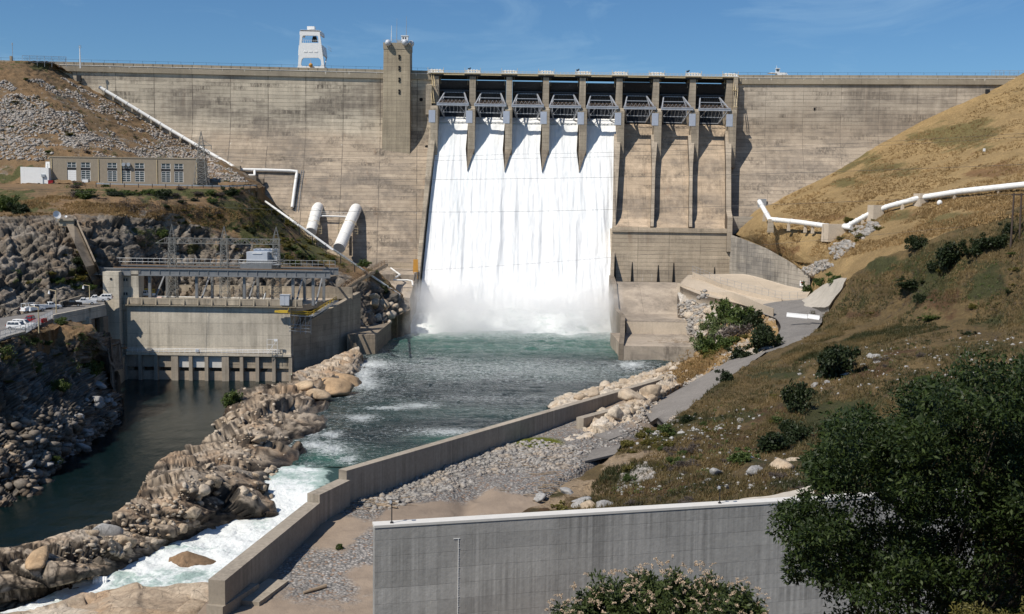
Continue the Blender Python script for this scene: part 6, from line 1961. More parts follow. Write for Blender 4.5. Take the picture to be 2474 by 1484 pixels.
# lattice things
def lattice_mast(b, base, top_w, base_w, h, n, tip=0.0, w=.13, axis=(1, 0, 0)):
    ex = Vector(axis).normalized(); ey = Vector((-ex.y, ex.x, 0))
    def c(z):
        f = z / h; ww = base_w + (top_w - base_w) * f
        return [base + ex * (sx * ww / 2) + ey * (sy * ww / 2) + Vector((0, 0, z)) for sx, sy in ((-1, -1), (1, -1), (1, 1), (-1, 1))]
    for i in range(n):
        a, d = c(h * i / n), c(h * (i + 1) / n)
        for k in range(4):
            k2 = (k + 1) % 4
            b.beam(a[k], d[k], w * 1.5); b.beam(d[k], d[k2], w)
            b.beam(a[k], d[k2], w); b.beam(a[k2], d[k], w)
    if tip:
        t = base + Vector((0, 0, h + tip))
        for p in c(h): b.beam(p, t, w * 1.3)
        for f in (.35, .65):
            q = [p.lerp(t, f) for p in c(h)]
            for k in range(4): b.beam(q[k], q[(k + 1) % 4], w)
def truss(b, p, q, wd, ht, n, w=.13, ey=None):
    d = (q - p).normalized(); ey = ey or Vector((-d.y, d.x, 0)).normalized(); ez = Vector((0, 0, 1))
    def c(t):
        o = p.lerp(q, t); return [o - ey * wd / 2, o + ey * wd / 2, o + ey * wd / 2 + ez * ht, o - ey * wd / 2 + ez * ht]
    for i in range(n):
        a, e = c(i / n), c((i + 1) / n)
        for k in range(4):
            k2 = (k + 1) % 4
            b.beam(a[k], e[k], w * 1.4); b.beam(a[k], a[k2], w)
            b.beam(a[k] if i % 2 else a[k2], e[k2] if i % 2 else e[k], w)
py_ = empty('pylon', tuple(ground(484, 446)[0]), 'tall thin steel lattice pylon at the right end of the tan building', 'pylon')
pbse = D(487, 450, 362)
h_py = (D(491, 345, 362).z - pbse.z)
b = MB(); lattice_mast(b, pbse, 1.3, 4.4, h_py, 7, (D(492, 317, 362).z - D(491, 345, 362).z), .085)
b.build('lattice_mast', M['lattice'], py_)
b = MB()
for yy, wd in ((352, 5.2), (368, 4.0)):
    p = D(491, yy, 362); b.beam(p - Vector((wd / 2, 0, 0)), p + Vector((wd / 2, 0, 0)), .22); 
    for s in (-1, 1): b.beam(p + Vector((s * wd / 2, 0, 0)), p + Vector((0, 0, 1.6)), .14); b.tube([p + Vector((s * wd / 2, 0, 0)), p + Vector((s * wd / 2, 0, -1.3))], .12, 6)
b.build('cross_arm', M['lattice'], py_)

# concrete flume down the cliff, with a dish on its head
fl = empty('concrete_flume', tuple(D(160, 530, 312)), 'sloping concrete flume running down the grey cliff', 'flume')
b = MB()
def fpt(x, y, d): return D(x, y, d)
dp = lambda x, y, o=0: (x, y, ground(x, y)[0].y - o)
L_ = [dp(157, 536, 4), dp(181, 590, 4), dp(207, 645, 4), (232, 700, 309)]; R_ = [dp(179, 531, 4), dp(204, 585, 4), dp(228, 640, 4), (252, 692, 309)]
L_[2] = (207, 645, min(L_[2][2], 306)); R_[2] = (228, 640, min(R_[2][2], 307))
st = []
for (lx, ly, ld), (rx, ry, rd) in zip(L_, R_):
    p, q = D(lx, ly, ld - 2), D(rx, ry, rd - 2); st.append([p + Vector((0, 4, -4)), q + Vector((0, 4, -4)), q, p])
stations_into(b, st).build('flume_bed', M['brownwall'], fl)
b = MB(); st = []
for (rx, ry, rd) in R_:
    q = D(rx, ry, rd - 2.6); st.append([q + Vector((0, 4, -4)), q + Vector((.5, 4, -4)), q + Vector((.5, -.2, .9)), q + Vector((0, -.2, .9))])
stations_into(b, st).build('flume_wall', M['brownwall'], fl)
b = MB(); p = D(153, 531, 307); b.box(p + Vector((.6, 1, 0)), (4.6, 2.2, .5)); b.box(p + Vector((.6, 1.4, -1.0)), (4.2, 2, 1.6)); b.build('head_slab', M['beam'], fl)
def dish(p, r, d, lab):
    e = empty('satellite_dish', tuple(p), lab, 'dish')
    d = Vector(d).normalized(); x = d.cross(Vector((0, 0, 1))).normalized(); y = x.cross(d)
    b = MB(); n = 18; vs = [p - d * r * .28]; fs = []
    for j, f in enumerate((.5, 1.0)):
        for k in range(n):
            a = 2 * math.pi * k / n; vs.append(p + (x * math.cos(a) + y * math.sin(a)) * r * f - d * r * .28 * (1 - f * f))
    for k in range(n): fs += [(0, 1 + k, 1 + (k + 1) % n), (1 + k, 1 + n + k, 1 + n + (k + 1) % n, 1 + (k + 1) % n)]
    b.add(vs, fs)
    b2 = [v - d * .08 for v in vs]; b.add(b2, [tuple(reversed(f)) for f in fs]); b.build('reflector', M['white'], e, smooth=True)
    b = MB(); b.tube([p - d * r * .3, p - d * r * .45 - Vector((0, 0, r * 1.4))], r * .10, 6); b.beam(p - y * r * .9, p + d * r * .5, r * .05); b.box(p + d * r * .5, (r * .2,) * 3); b.build('dish_mount', M['steel'], e)
dish(D(138, 519, 306), 1.15, (.75, -.65, .35), 'white satellite dish on the head of the concrete flume')
dish(D(159, 523, 307), .35, (.3, -.8, .4), 'very small white dish right of the bigger dish on the flume head')

# ------------------------------------------------------------------ powerhouse
YP = 300.0
ph = empty('powerhouse', (-84, YP, 0), 'concrete powerhouse with a blank wall above a row of water gates', 'building')
xl, xr_ = D(307, 790, YP).x, D(702, 790, YP).x
zt, zled = D(500, 726, YP).z, D(500, 853, YP).z
b = MB(); b.hexa([(xl, YP, zled), (xr_, YP, zled), (xr_, YP + 26, zled), (xl, YP + 26, zled), (xl, YP, zt - 1.2), (xr_, YP, zt - 1.2), (xr_, YP + 26, zt - 1.2), (xl, YP + 26, zt - 1.2)])
b.build('wall', M['powerhouse'], ph)
b = MB(); b.box(((xl + xr_ + 3) / 2, YP + .1, zt - .35), (xr_ - xl + 3.5, 1.0, 1.7)); par = b.build('parapet', M['wingwall'], ph)
b = MB()
for i in range(13):
    x = xl + .6 + (xr_ + 2.5 - xl) * i / 12.4; b.prism([(x - .16, YP - .38, zt - 1.4), (x - .16, YP - 1.0, zt - 1.4), (x - .16, YP - .38, zt + .6)], (.32, 0, 0))
b.box(((xl + xr_ + 3) / 2, YP - .5, zt - 1.5), (xr_ - xl + 4, .9, .22))
b.build('bracket', M['beam'], par)
b = MB(); b.box(((xl + xr_) / 2, YP - .05, zled - .35), (xr_ - xl + .4, 1.1, .7)); led = b.build('ledge', M['powerhouse'], ph)
b = MB()
for z in (.35, .75, 1.15): b.tube([(xl, YP - .5, zled + z), (xr_ - 3, YP - .5, zled + z)], .075, 5)
for i in range(30): x = xl + (xr_ - 3 - xl) * i / 29; b.beam((x, YP - .5, zled), (x, YP - .5, zled + 1.2), .07)
b.build('ledge_rail', M['white'], led)
b = MB(); b.box((D(478, 850, YP).x, YP - .65, zled + .7), (.9, .3, .8)); b.build('control_box', M['grey'], led)
# gate openings below
b = MB(); b.box(((xl + xr_) / 2 - .5, YP + 3.0, zled / 2 - 1.2), (xr_ - xl + 1, 1.0, zled + 2.0)); b.build('gate_recess', M['brownwall'], ph)
n_op = 10
pxs = [302, 336, 375, 425, 463, 502, 545, 583, 622, 660, 702]
for i, px in enumerate([302, 339.5, 377.5, 423, 461.5, 499.5, 545, 584, 622, 662, 702]):
    wide = 1.9 if i in (3, 6) else .95
    X = D(px, 890, YP).x
    b = MB(); b.box((X, YP + 1.15, zled / 2 - 1.0), (wide, 3.2, zled + .6)); b.build('gate_pier', M['training'], ph)
cols = ['powerhouse'] * 0
bp = [302, 339.5, 377.5, 423, 461.5, 499.5, 545, 584, 622, 662, 702]
for i in range(10):
    x0, x1 = D(bp[i], 890, YP).x, D(bp[i + 1], 890, YP).x
    b = MB(); b.box(((x0 + x1) / 2, YP + .6, zled - 2.4), (x1 - x0 - .6, .5, 3.4)); b.build('gate_leaf', M['walltop'] if i in (3, 4, 5) else (M['pier'] if i > 5 else M['training']), ph)
    b = MB(); b.box(((x0 + x1) / 2, YP + 1.1, .9), (x1 - x0 - .6, .7, 3.2)); b.build('gate_sill', M['apron'], ph)
# end tower, in two blocks with a recess between
tx0, tx1, tx2, tx3 = D(249.5, 740, YP - 2).x, D(288, 740, YP - 2).x, D(316, 740, YP).x, D(334, 740, YP).x
ztw = D(270, 657, YP - 2).z
b = MB()
b.box(((tx0 + tx1) / 2, YP + 1.5, ztw / 2 - 1), (tx1 - tx0, 7.0, ztw + 2))
b.box(((tx1 + tx2) / 2, YP + 3.2, ztw / 2 - 1.1), (tx2 - tx1, 3.2, ztw + 1.6))
b.box(((tx2 + tx3) / 2, YP + 2.7, (ztw + 17) / 2 + .2), (tx3 - tx2, 4.4, ztw - 17))
b.build('end_tower', M['powerhouse'], ph)
for px, py in ((303, 676), (303, 710)):
    p = D(px, py, YP + 1.5); b = MB(); b.box((p.x, YP + 1.55, p.z), (1.1, .16, .75)); o = b.build('window', M['glass'], ph)
    b = MB(); b.beam((p.x, YP + 1.45, p.z - .4), (p.x, YP + 1.45, p.z + .4), .08); b.build('sash', M['white'], o)
b = MB(); b.box((D(268, 674, YP - 2).x, YP - 2.05, D(268, 674, YP - 2).z), (.5, .2, .5)); b.build('vent', M['hole'], ph)
# deck
b = MB(); b.prism([(tx0, YP + .7, zt - 3), (xr_ + 1.5, YP + .7, zt - 3), (-52.5, YP + 31, zt - 3), (tx0, YP + 31, zt - 3)], (0, 0, 1.6)); b.build('deck', M['pad'], ph)
b = MB()
for z in (.6, 1.15): b.tube([(tx3, YP + 14, zt - 1.4 + z), (-58, YP + 14, zt - 1.4 + z)], .05, 5)
for i in range(34): x = tx3 + (-58 - tx3) * i / 33; b.beam((x, YP + 14, zt - 1.4), (x, YP + 14, zt - .2), .06)
b.build('deck_rail', M['steel'], ph)
b = MB(); b.box(((tx3 - 48) / 2, YP + 29, zt + .2), (-48 - tx3, .8, 3.6)); b.build('back_wall', M['wingwall'], ph)
# wing wall on the right, stepping up
W0, W1, W2, W3 = D(706, 798, YP + 2), D(794, 749, YP + 17), D(819, 735, YP + 22), D(871, 705.5, YP + 34)
st = []
for p in (W0, W1, W1 + (W2 - W1) * .02, W2, W2 + (W3 - W2) * .02, W3):
    st.append([(p.x - 1.4, p.y + .4, -3), (p.x, p.y, -3), (p.x, p.y, p.z), (p.x - 1.4, p.y + .4, p.z)])
for i, dz in ((2, 1.0), (3, 0), (4, .9)):
    pass
b = MB(); stations_into(b, st).build('wing_wall', M['wingwall'], ph)
E = [D(702, 818, YP + 1.6), D(707, 800, YP + 1.6), D(707.5, 926, YP + 1.6), D(622, 926, YP + 1.6)]
b = MB(); b.prism([tuple(p) for p in E], (0, 1.6, 0)); b.build('wing_end', M['powerhouse'], ph)
b = MB(); b.hexa([(xr_ - .5, YP + 1.5, -2), (W0.x - 1, YP + 1.5, -2), (W3.x - 2, YP + 34, -2), (xr_ - .5, YP + 34, -2), (xr_ - .5, YP + 1.5, zled + .3), (W0.x - 1, YP + 1.5, zled + .3), (W3.x - 2, YP + 34, 19), (xr_ - .5, YP + 34, 19)])
b.build('wing_fill', M['powerhouse'], ph)
# left return wall at the water
b = MB(); p0, p1 = D(300, 850, YP), D(262, 838, YP - 12)
b.hexa([(p0.x - 1.5, YP, -2), (p0.x + .3, YP, -2), (p1.x + 3, YP - 16, -2), (p1.x + 1, YP - 16, -2), (p0.x - 1.5, YP, 7), (p0.x + .3, YP, 7), (p1.x + 3, YP - 16, 5.2), (p1.x + 1, YP - 16, 5.2)]); b.build('side_wall', M['wingwall'], ph)
b = MB(); p = D(278, 841, YP - 3); b.box(p, (6, 2, .3)); 
for i in range(6): b.beam(p + Vector((-3 + i * 1.2, -1, 0)), p + Vector((-3 + i * 1.2, -1, 1.1)), .08)
b.tube([p + Vector((-3, -1, 1.1)), p + Vector((3, -1, 1.1))], .06, 5); b.build('side_platform', M['rail_brown'], ph)

# crane runway over the deck
rw_ = empty('crane_runway', (-80, YP + 2, zt), 'grey steel crane runway girders on columns above the powerhouse deck', 'runway')
YN, YF = YP + 1.0, YP + 15
za = D(500, 659, YN).z; zb = D(500, 651, YF).z
xA, xB, xC, xD = D(187, 655, YN).x, D(797, 674, YN).x, D(249, 646, YF).x, D(817, 668, YF).x
b = MB()
for z, h in ((za - .9, .35), (za, 1.5), (za + .85, .3)): b.box(((xA + xB) / 2, YN, z), (xB - xA, .45 if h > 1 else 1.0, h))
for i in range(26): b.box((xA + (xB - xA) * (i + .5) / 26, YN, za), (.14, .8, 1.5))
b.build('runway_girder', M['girder'], rw_)
b = MB()
for z, h in ((zb - .9, .35), (zb, 1.5), (zb + .85, .3)): b.box(((xC + xD) / 2, YF, z), (xD - xC, .45 if h > 1 else 1.0, h))
for i in range(24): b.box((xC + (xD - xC) * (i + .5) / 24, YF, zb), (.14, .8, 1.5))
b.build('runway_girder', M['girder'], rw_)
b = MB(); b.box(((xA + xB) / 2 + 4, YN - .2, za + 1.15), (xB - xA - 12, .3, .18)); b.box(((xC + xD) / 2, YF - .2, zb + 1.15), (xD - xC, .3, .18)); b.build('crane_rail', M['rail_brown'], rw_)
b = MB()
for i in range(40): x = xC + 3 + (xD - xC - 4) * i / 39; b.beam((x, YF + .6, zb + 1), (x, YF + .6, zb + 2.9), .08)
for z in (1.9, 2.9): b.tube([(xC + 3, YF + .6, zb + z), (xD - 1, YF + .6, zb + z)], .04, 5)
b.build('runway_rail', M['steel'], rw_)
for px in (371, 483, 597, 713, 761):
    X = D(px, 700, YN + 4).x
    b = MB(); b.box((X, YN + 1, (za + zt - 1.4) / 2 - .5), (.7, .9, za - zt)); b.box((X + .7, YF, (zb + zt - 1.4) / 2 - .5), (.7, .9, zb - zt))
    b.beam((X + .5, YN + 2, zt - 1.2), (X + .6, YF - 1, zb - 1), .4); b.build('column', M['girder'], rw_)
b = MB(); b.beam(D(202, 713, YN), D(212, 663, YN), .7); b.beam(D(217, 713, YN + 2), D(215, 665, YN + 2), .4); b.beam(D(195, 705, YN), D(212, 672, YN), .12); b.beam(D(222, 705, YN), D(212, 672, YN), .12); b.box(D(201, 719, YN), (2.2, 1.6, 2.6)); b.build('end_strut', M['cream'], rw_)
# travelling crane with its house
tcn = empty('travelling_crane', tuple(D(630, 640, YN + 6)), 'travelling crane with a pale grey box house on the runway girders', 'crane')
b = MB()
p = D(630, 646, YN + 6); b.box(p + Vector((0, 0, .2)), (8.6, 12, 1.9)); b.box(p + Vector((0, -5.5, -1)), (9.4, 1.2, 1.0)); b.box(p + Vector((.5, 0, 1.6)), (7, 9, .8))
for i in range(6): b.tube([p + Vector((-4 + i * 1.6, -6.2, -1.3)), p + Vector((-4 + i * 1.6, -5.4, -1.3))], .45, 10)
b.build('crane_truck', M['girder'], tcn)
h0, h1 = D(594, 633, YN + 3), D(655, 607, YN + 3)
b = MB(); zc = (h0.z + h1.z) / 2
b.box(((h0.x * .55 + h1.x * .45), YN + 4.2, zc - .1), (h1.x - h0.x - 1.2, 3.2, h1.z - h0.z - .3)); b.box(((h0.x + h1.x) / 2 + 1.3, YN + 7.4, zc + .35), (h1.x - h0.x - .4, 3.6, h1.z - h0.z + .3))
b.build('crane_house', M['grey'], tcn, bevel=.06)
b = MB(); b.box((h0.x + 3.2, YN + 2.5, zc + .9), (2.6, .12, .25)); b.build('house_trim', M['white'], tcn)
for dx in (5.2, 5.7): b = MB(); b.box((h0.x + dx, YN + 5.5, zc + .3), (.3, .16, 1.0)); b.build('house_window', M['hole'], tcn)
b = MB()
for i in range(9): q = p + Vector((-4.6 + i * 1.15, -6, 1)); b.beam(q, q + Vector((0, 0, 1.3)), .07)
for z in (1.6, 2.3): b.tube([p + Vector((-4.6, -6, z)), p + Vector((5.8, -6, z)), p + Vector((5.8, 3, z))], .06, 5)
b.box(p + Vector((5.2, -2, 1.0)), (1.6, 6, .15))
b.build('crane_rail', M['steel'], tcn)

# three lattice masts with trusses between: the line take-off
lm = empty('takeoff_structure', (-80, YP + 8, zt), 'steel lattice take-off frame of three pointed masts joined by trusses', 'lattice frame')
YL = YP + 6.5
for px, tipy in ((417.5, 542), (543, 546.5), (668, 548)):
    base = D(px, 721, YL); base.z = zt - 1.4
    top = D(px, 577, YL).z - base.z
    b = MB(); lattice_mast(b, base, 1.55, 2.5, top, 11, D(px, tipy, YL).z - D(px, 577, YL).z, .085); b.build('lattice_mast', M['lattice'], lm)
b = MB(); p, q = D(400, 587.5, YL), D(678, 592, YL); q.z = p.z; truss(b, p, q, 1.6, 1.5, 24, .08)
b.beam(p - Vector((2.8, 0, 0)), p, .15); b.beam(p - Vector((2.8, 0, 0)), p + Vector((0, 0, 1.5)), .13); b.build('top_truss', M['lattice'], lm)
b = MB(); p, q = D(430, 648, YL), D(662, 652, YL); q.z = p.z; truss(b, p, q, 1.6, 1.4, 20, .08); b.build('low_truss', M['lattice'], lm)
b = MB()
for px in (417.5, 543, 668):
    p = D(px, 614, YL); b.beam(p, p - Vector((2.6, 0, 0)), .16); b.beam(p + Vector((0, 0, .9)), p - Vector((2.6, 0, 0)), .12)
    for dx in (-1.2, -2.5): b.tube([p + Vector((dx, 0, 0)), p + Vector((dx, 0, -1.1))], .1, 6)
b.build('side_arm', M['lattice'], lm)

# things on the deck
q = D(688, 737, YP - .6); b = MB(); b.box(q + Vector((0, .6, 1.3)), (2.5, 2.2, 2.8)); b.box(q + Vector((0, .6, 2.75)), (2.7, 2.4, .15)); b.box(q + Vector((0, -.53, 1.3)), (.05, .06, 2.6))
tag(b.build('equipment_cabinet', M['grey']), 'grey steel cabinet standing on the powerhouse parapet', 'cabinet')
q = D(684, 753, YP - 1.5); b = MB(); b.box(q, (2.6, .9, .7)); b.box(q + Vector((-1.8, 0, 0)), (1.0, .7, .5)); b.beam(q + Vector((1.2, 0, 0)), q + Vector((1.5, 0, 1)), .12)
tag(b.build('hoist_unit', M['yellow']), 'yellow hoist unit hanging below the grey cabinet', 'hoist')
b = MB(); q = D(356, 716, YP + 6)
for i in range(3):
    for j in range(2): b.beam(q + Vector((-1.6 + i * 1.6, j * 1.4, -1.5)), q + Vector((-1.6 + i * 1.6, j * 1.4, 1.9)), .14)
for z in (.2, 1.1, 1.9): b.tube([q + Vector((-1.6, 0, z)), q + Vector((1.6, 0, z)), q + Vector((1.6, 1.4, z)), q + Vector((-1.6, 1.4, z)), q + Vector((-1.6, 0, z))], .1, 5)
b.box(q + Vector((0, .7, 1.0)), (2.6, 1.0, .5))
tag(b.build('work_platform', M['yellow']), 'yellow work platform frame on the powerhouse deck behind the white truck', 'platform')
for (x0, x1, y), lab in (((358, 391, 721), 'pale pink wrapped pipe lying on the deck beside the white truck'), ((478, 512, 725), 'pale pink wrapped pipe lying on the deck between the lattice masts')):
    b = MB(); p, q = D(x0, y, YP + 3), D(x1, y + .8, YP + 3); b.tube([p, q], .55, 10)
    tag(b.build('wrapped_pipe', M['pink'], smooth=True), lab, 'pipe', 'wrapped pipes on the deck')
b = MB(); p, q = D(588, 726, YP + 3), D(636, 727, YP + 3); b.tube([p, q], .3, 8); b.tube([q, q + Vector((.6, 0, 2.2))], .2, 6); tag(b.build('white_hose', M['pipe']), 'white hose on the deck bending up at one end', 'hose')
b = MB()
for i in range(12):
    q = D(570 + i * 8, 727, YP + 9); b.tube([q, q + Vector((0, 0, 2.6 + .5 * (i % 3)))], .07, 5); b.sphere(q + Vector((0, 0, 2.7 + .5 * (i % 3))), .18, 6, 4)
tag(b.build('insulator_rack', M['lattice']), 'rack of thin insulator rods on the powerhouse deck', 'rack')
ys = empty('yellow_stair', tuple(D(740, 757, YP + 1)), 'yellow railed platform and stair against the wing wall', 'stair')
b = MB(); pA, pB, pC = D(699, 761, YP + .5), D(751, 765, YP + 3), D(812, 727, YP + 19)
b.beam(pA, pB, 2.4, .2); b.beam(pB, pC, 1.4, .3); b.build('stair_deck', M['steel'], ys)
b = MB()
for s in (-.8, .8):
    for z in (.6, 1.2):
        b.tube([pA + Vector((0, s, z)), pB + Vector((0, s, z)), pC + Vector((0, s, z))], .08, 5)
    for i in range(6): q = pA.lerp(pB, i / 5) + Vector((0, s, 0)); b.beam(q, q + Vector((0, 0, 1.2)), .09)
    for i in range(9): q = pB.lerp(pC, i / 8) + Vector((0, s, 0)); b.beam(q, q + Vector((0, 0, 1.2)), .09)
b.build('stair_rail', M['yellow'], ys)
b = MB()
for i in range(5):
    q = pA.lerp(pB, i / 4); b.beam(q, q - Vector((0, 0, 5)), .12)
    if i: b.beam(q, pA.lerp(pB, (i - 1) / 4) - Vector((0, 0, 4)), .09)
for z in (-2.5, -3.4, -4.3): b.tube([pA + Vector((0, -.6, z)), pB + Vector((0, -.6, z))], .09, 5)
b.build('stair_frame', M['steel'], ys)
b = MB(); p = D(645, 841, YP - 1.6); 
for dx in (0, 1.4, 2.8): b.beam(p + Vector((dx, 0, -1.6)), p + Vector((dx, 0, 2.4)), .09)
for z in (-.4, .9, 2.4): b.beam(p + Vector((0, 0, z)), p + Vector((2.8, 0, z)), .08)
b.beam(p + Vector((0, 0, -1.6)), p + Vector((2.8, 0, 2.4)), .08); b.box(p + Vector((2.4, -.1, 2.2)), (1.0, .06, .7))
tag(b.build('safety_gate', M['white']), 'small white safety gate at the right end of the powerhouse ledge', 'gate')

# ------------------------------------------------------------------ parking road and bridge to the powerhouse
ZR = 22.3
rows = [[(-420, 800, ZR, 1), (-130, 779, ZR, 1), (0, 768, ZR, 1), (120, 747, ZR, 1), (190, 725, ZR, 1), (252, 709, ZR, 1)], [(-420, 850, ZR, 1), (-130, 808, ZR, 1), (0, 795, ZR, 1), (70, 780, ZR, 1), (130, 757, ZR, 1), (252, 726, ZR, 1)], [(-420, 915, ZR, 1), (-130, 846, ZR, 1), (0, 822, ZR, 1), (62, 804, ZR, 1), (127, 768, ZR, 1), (253, 742, ZR, 1)]]
patch('access_road', rows, 60, 24, M['asphalt_new'], skirt=1.0)
rb_ = empty('access_bridge', tuple(Z(190, 757, ZR)), 'concrete bridge carrying the parking road to the powerhouse', 'bridge')
u0, u1 = Z(126, 768.5, ZR), Z(253, 742.5, ZR)
b = MB(); b.beam(u0 + Vector((0, 0, .15)), u1 + Vector((0, 0, .15)), .5, 1.1); b.beam(u0 + Vector((0, .3, -1.3)), u1 + Vector((0, .3, -1.3)), .6, 1.7); d = (u1 - u0)
b.box(u0 + d * .62 + Vector((0, .2, -2.4)), (1.8, 1.4, 1.6)); b.build('bridge_beam', M['powerhouse'], rb_)
b = MB(); v0, v1 = Z(140, 745, ZR), Z(252, 709, ZR); b.beam(v0 + Vector((0, 1, .7)), v1 + Vector((0, 1, .7)), .4, 1.6); b.build('bridge_parapet', M['wingwall'], rb_)
for t in (.36, .62, .9):
    q = u0 + d * t; b = MB(); b.box((q.x, q.y + 2.5, 10), (1.0, 3.2, 20)); b.build('bridge_pier', M['brownwall'], rb_)
b = MB()
hp = [Z(0, 824, ZR), Z(62, 806, ZR), Z(95, 787, ZR), Z(127, 770, ZR)]
for i in range(3):
    for t in np.linspace(0, 1, 6): q = hp[i].lerp(hp[i + 1], t); b.beam(q, q + Vector((0, 0, 1.9)), .08)
    for z in (.1, 1.0, 1.9): b.tube([hp[i] + Vector((0, 0, z)), hp[i + 1] + Vector((0, 0, z))], .04, 4)
    n_ = int((hp[i + 1] - hp[i]).length / .4)
    for j in range(n_): b.beam(hp[i].lerp(hp[i + 1], j / n_), hp[i].lerp(hp[i + 1], min(1, (j + 2) / n_)) + Vector((0, 0, 1.9)), .03)
tag(b.build('car_park_fence', M['steel']), 'chain-link fence along the edge of the parking road', 'fence')
b = MB(); p = Z(-60, 838, ZR); q = Z(62, 807, ZR); b.beam(p + Vector((0, -.2, .3)), q + Vector((0, -.2, .3)), .3, .5); tag(b.build('kerb_beam', M['beam']), 'low concrete kerb beam at the edge of the parking road', 'kerb')

def street_lamp(px, py, toppy, armdir, lab):
    base = Z(px, py, ZR); h = D(px, toppy, base.y).z - base.z
    e = empty('street_lamp', tuple(base), lab, 'street lamp', 'street lamps along the parking road')
    b = MB(); b.tube([base, base + Vector((0, 0, h))], [.13, .09], 7); b.build('lamp_pole', M['cream'], e)
    b = MB(); t = base + Vector((0, 0, h - .1)); b.tube([t, t + Vector((armdir * 1.4, 0, .25)), t + Vector((armdir * 1.6, 0, .1))], .07, 6); b.build('lamp_arm', M['cream'], e)
    b = MB(); q = t + Vector((armdir * 1.6, 0, -.35)); b.tube([q + Vector((0, 0, .4)), q, q + Vector((0, 0, -.35)), q + Vector((0, 0, -.5))], [.12, .2, .3, .16], 9); b.build('lamp_head', M['white'], e)
street_lamp(136, 756, 702, -1, 'street lamp beside the white pickup at the bend of the parking road')
street_lamp(217, 735, 690, -1, 'street lamp on the bridge close to the powerhouse tower')
street_lamp(94, 805, 742, -1, 'nearest street lamp at the rear of the red pickup')

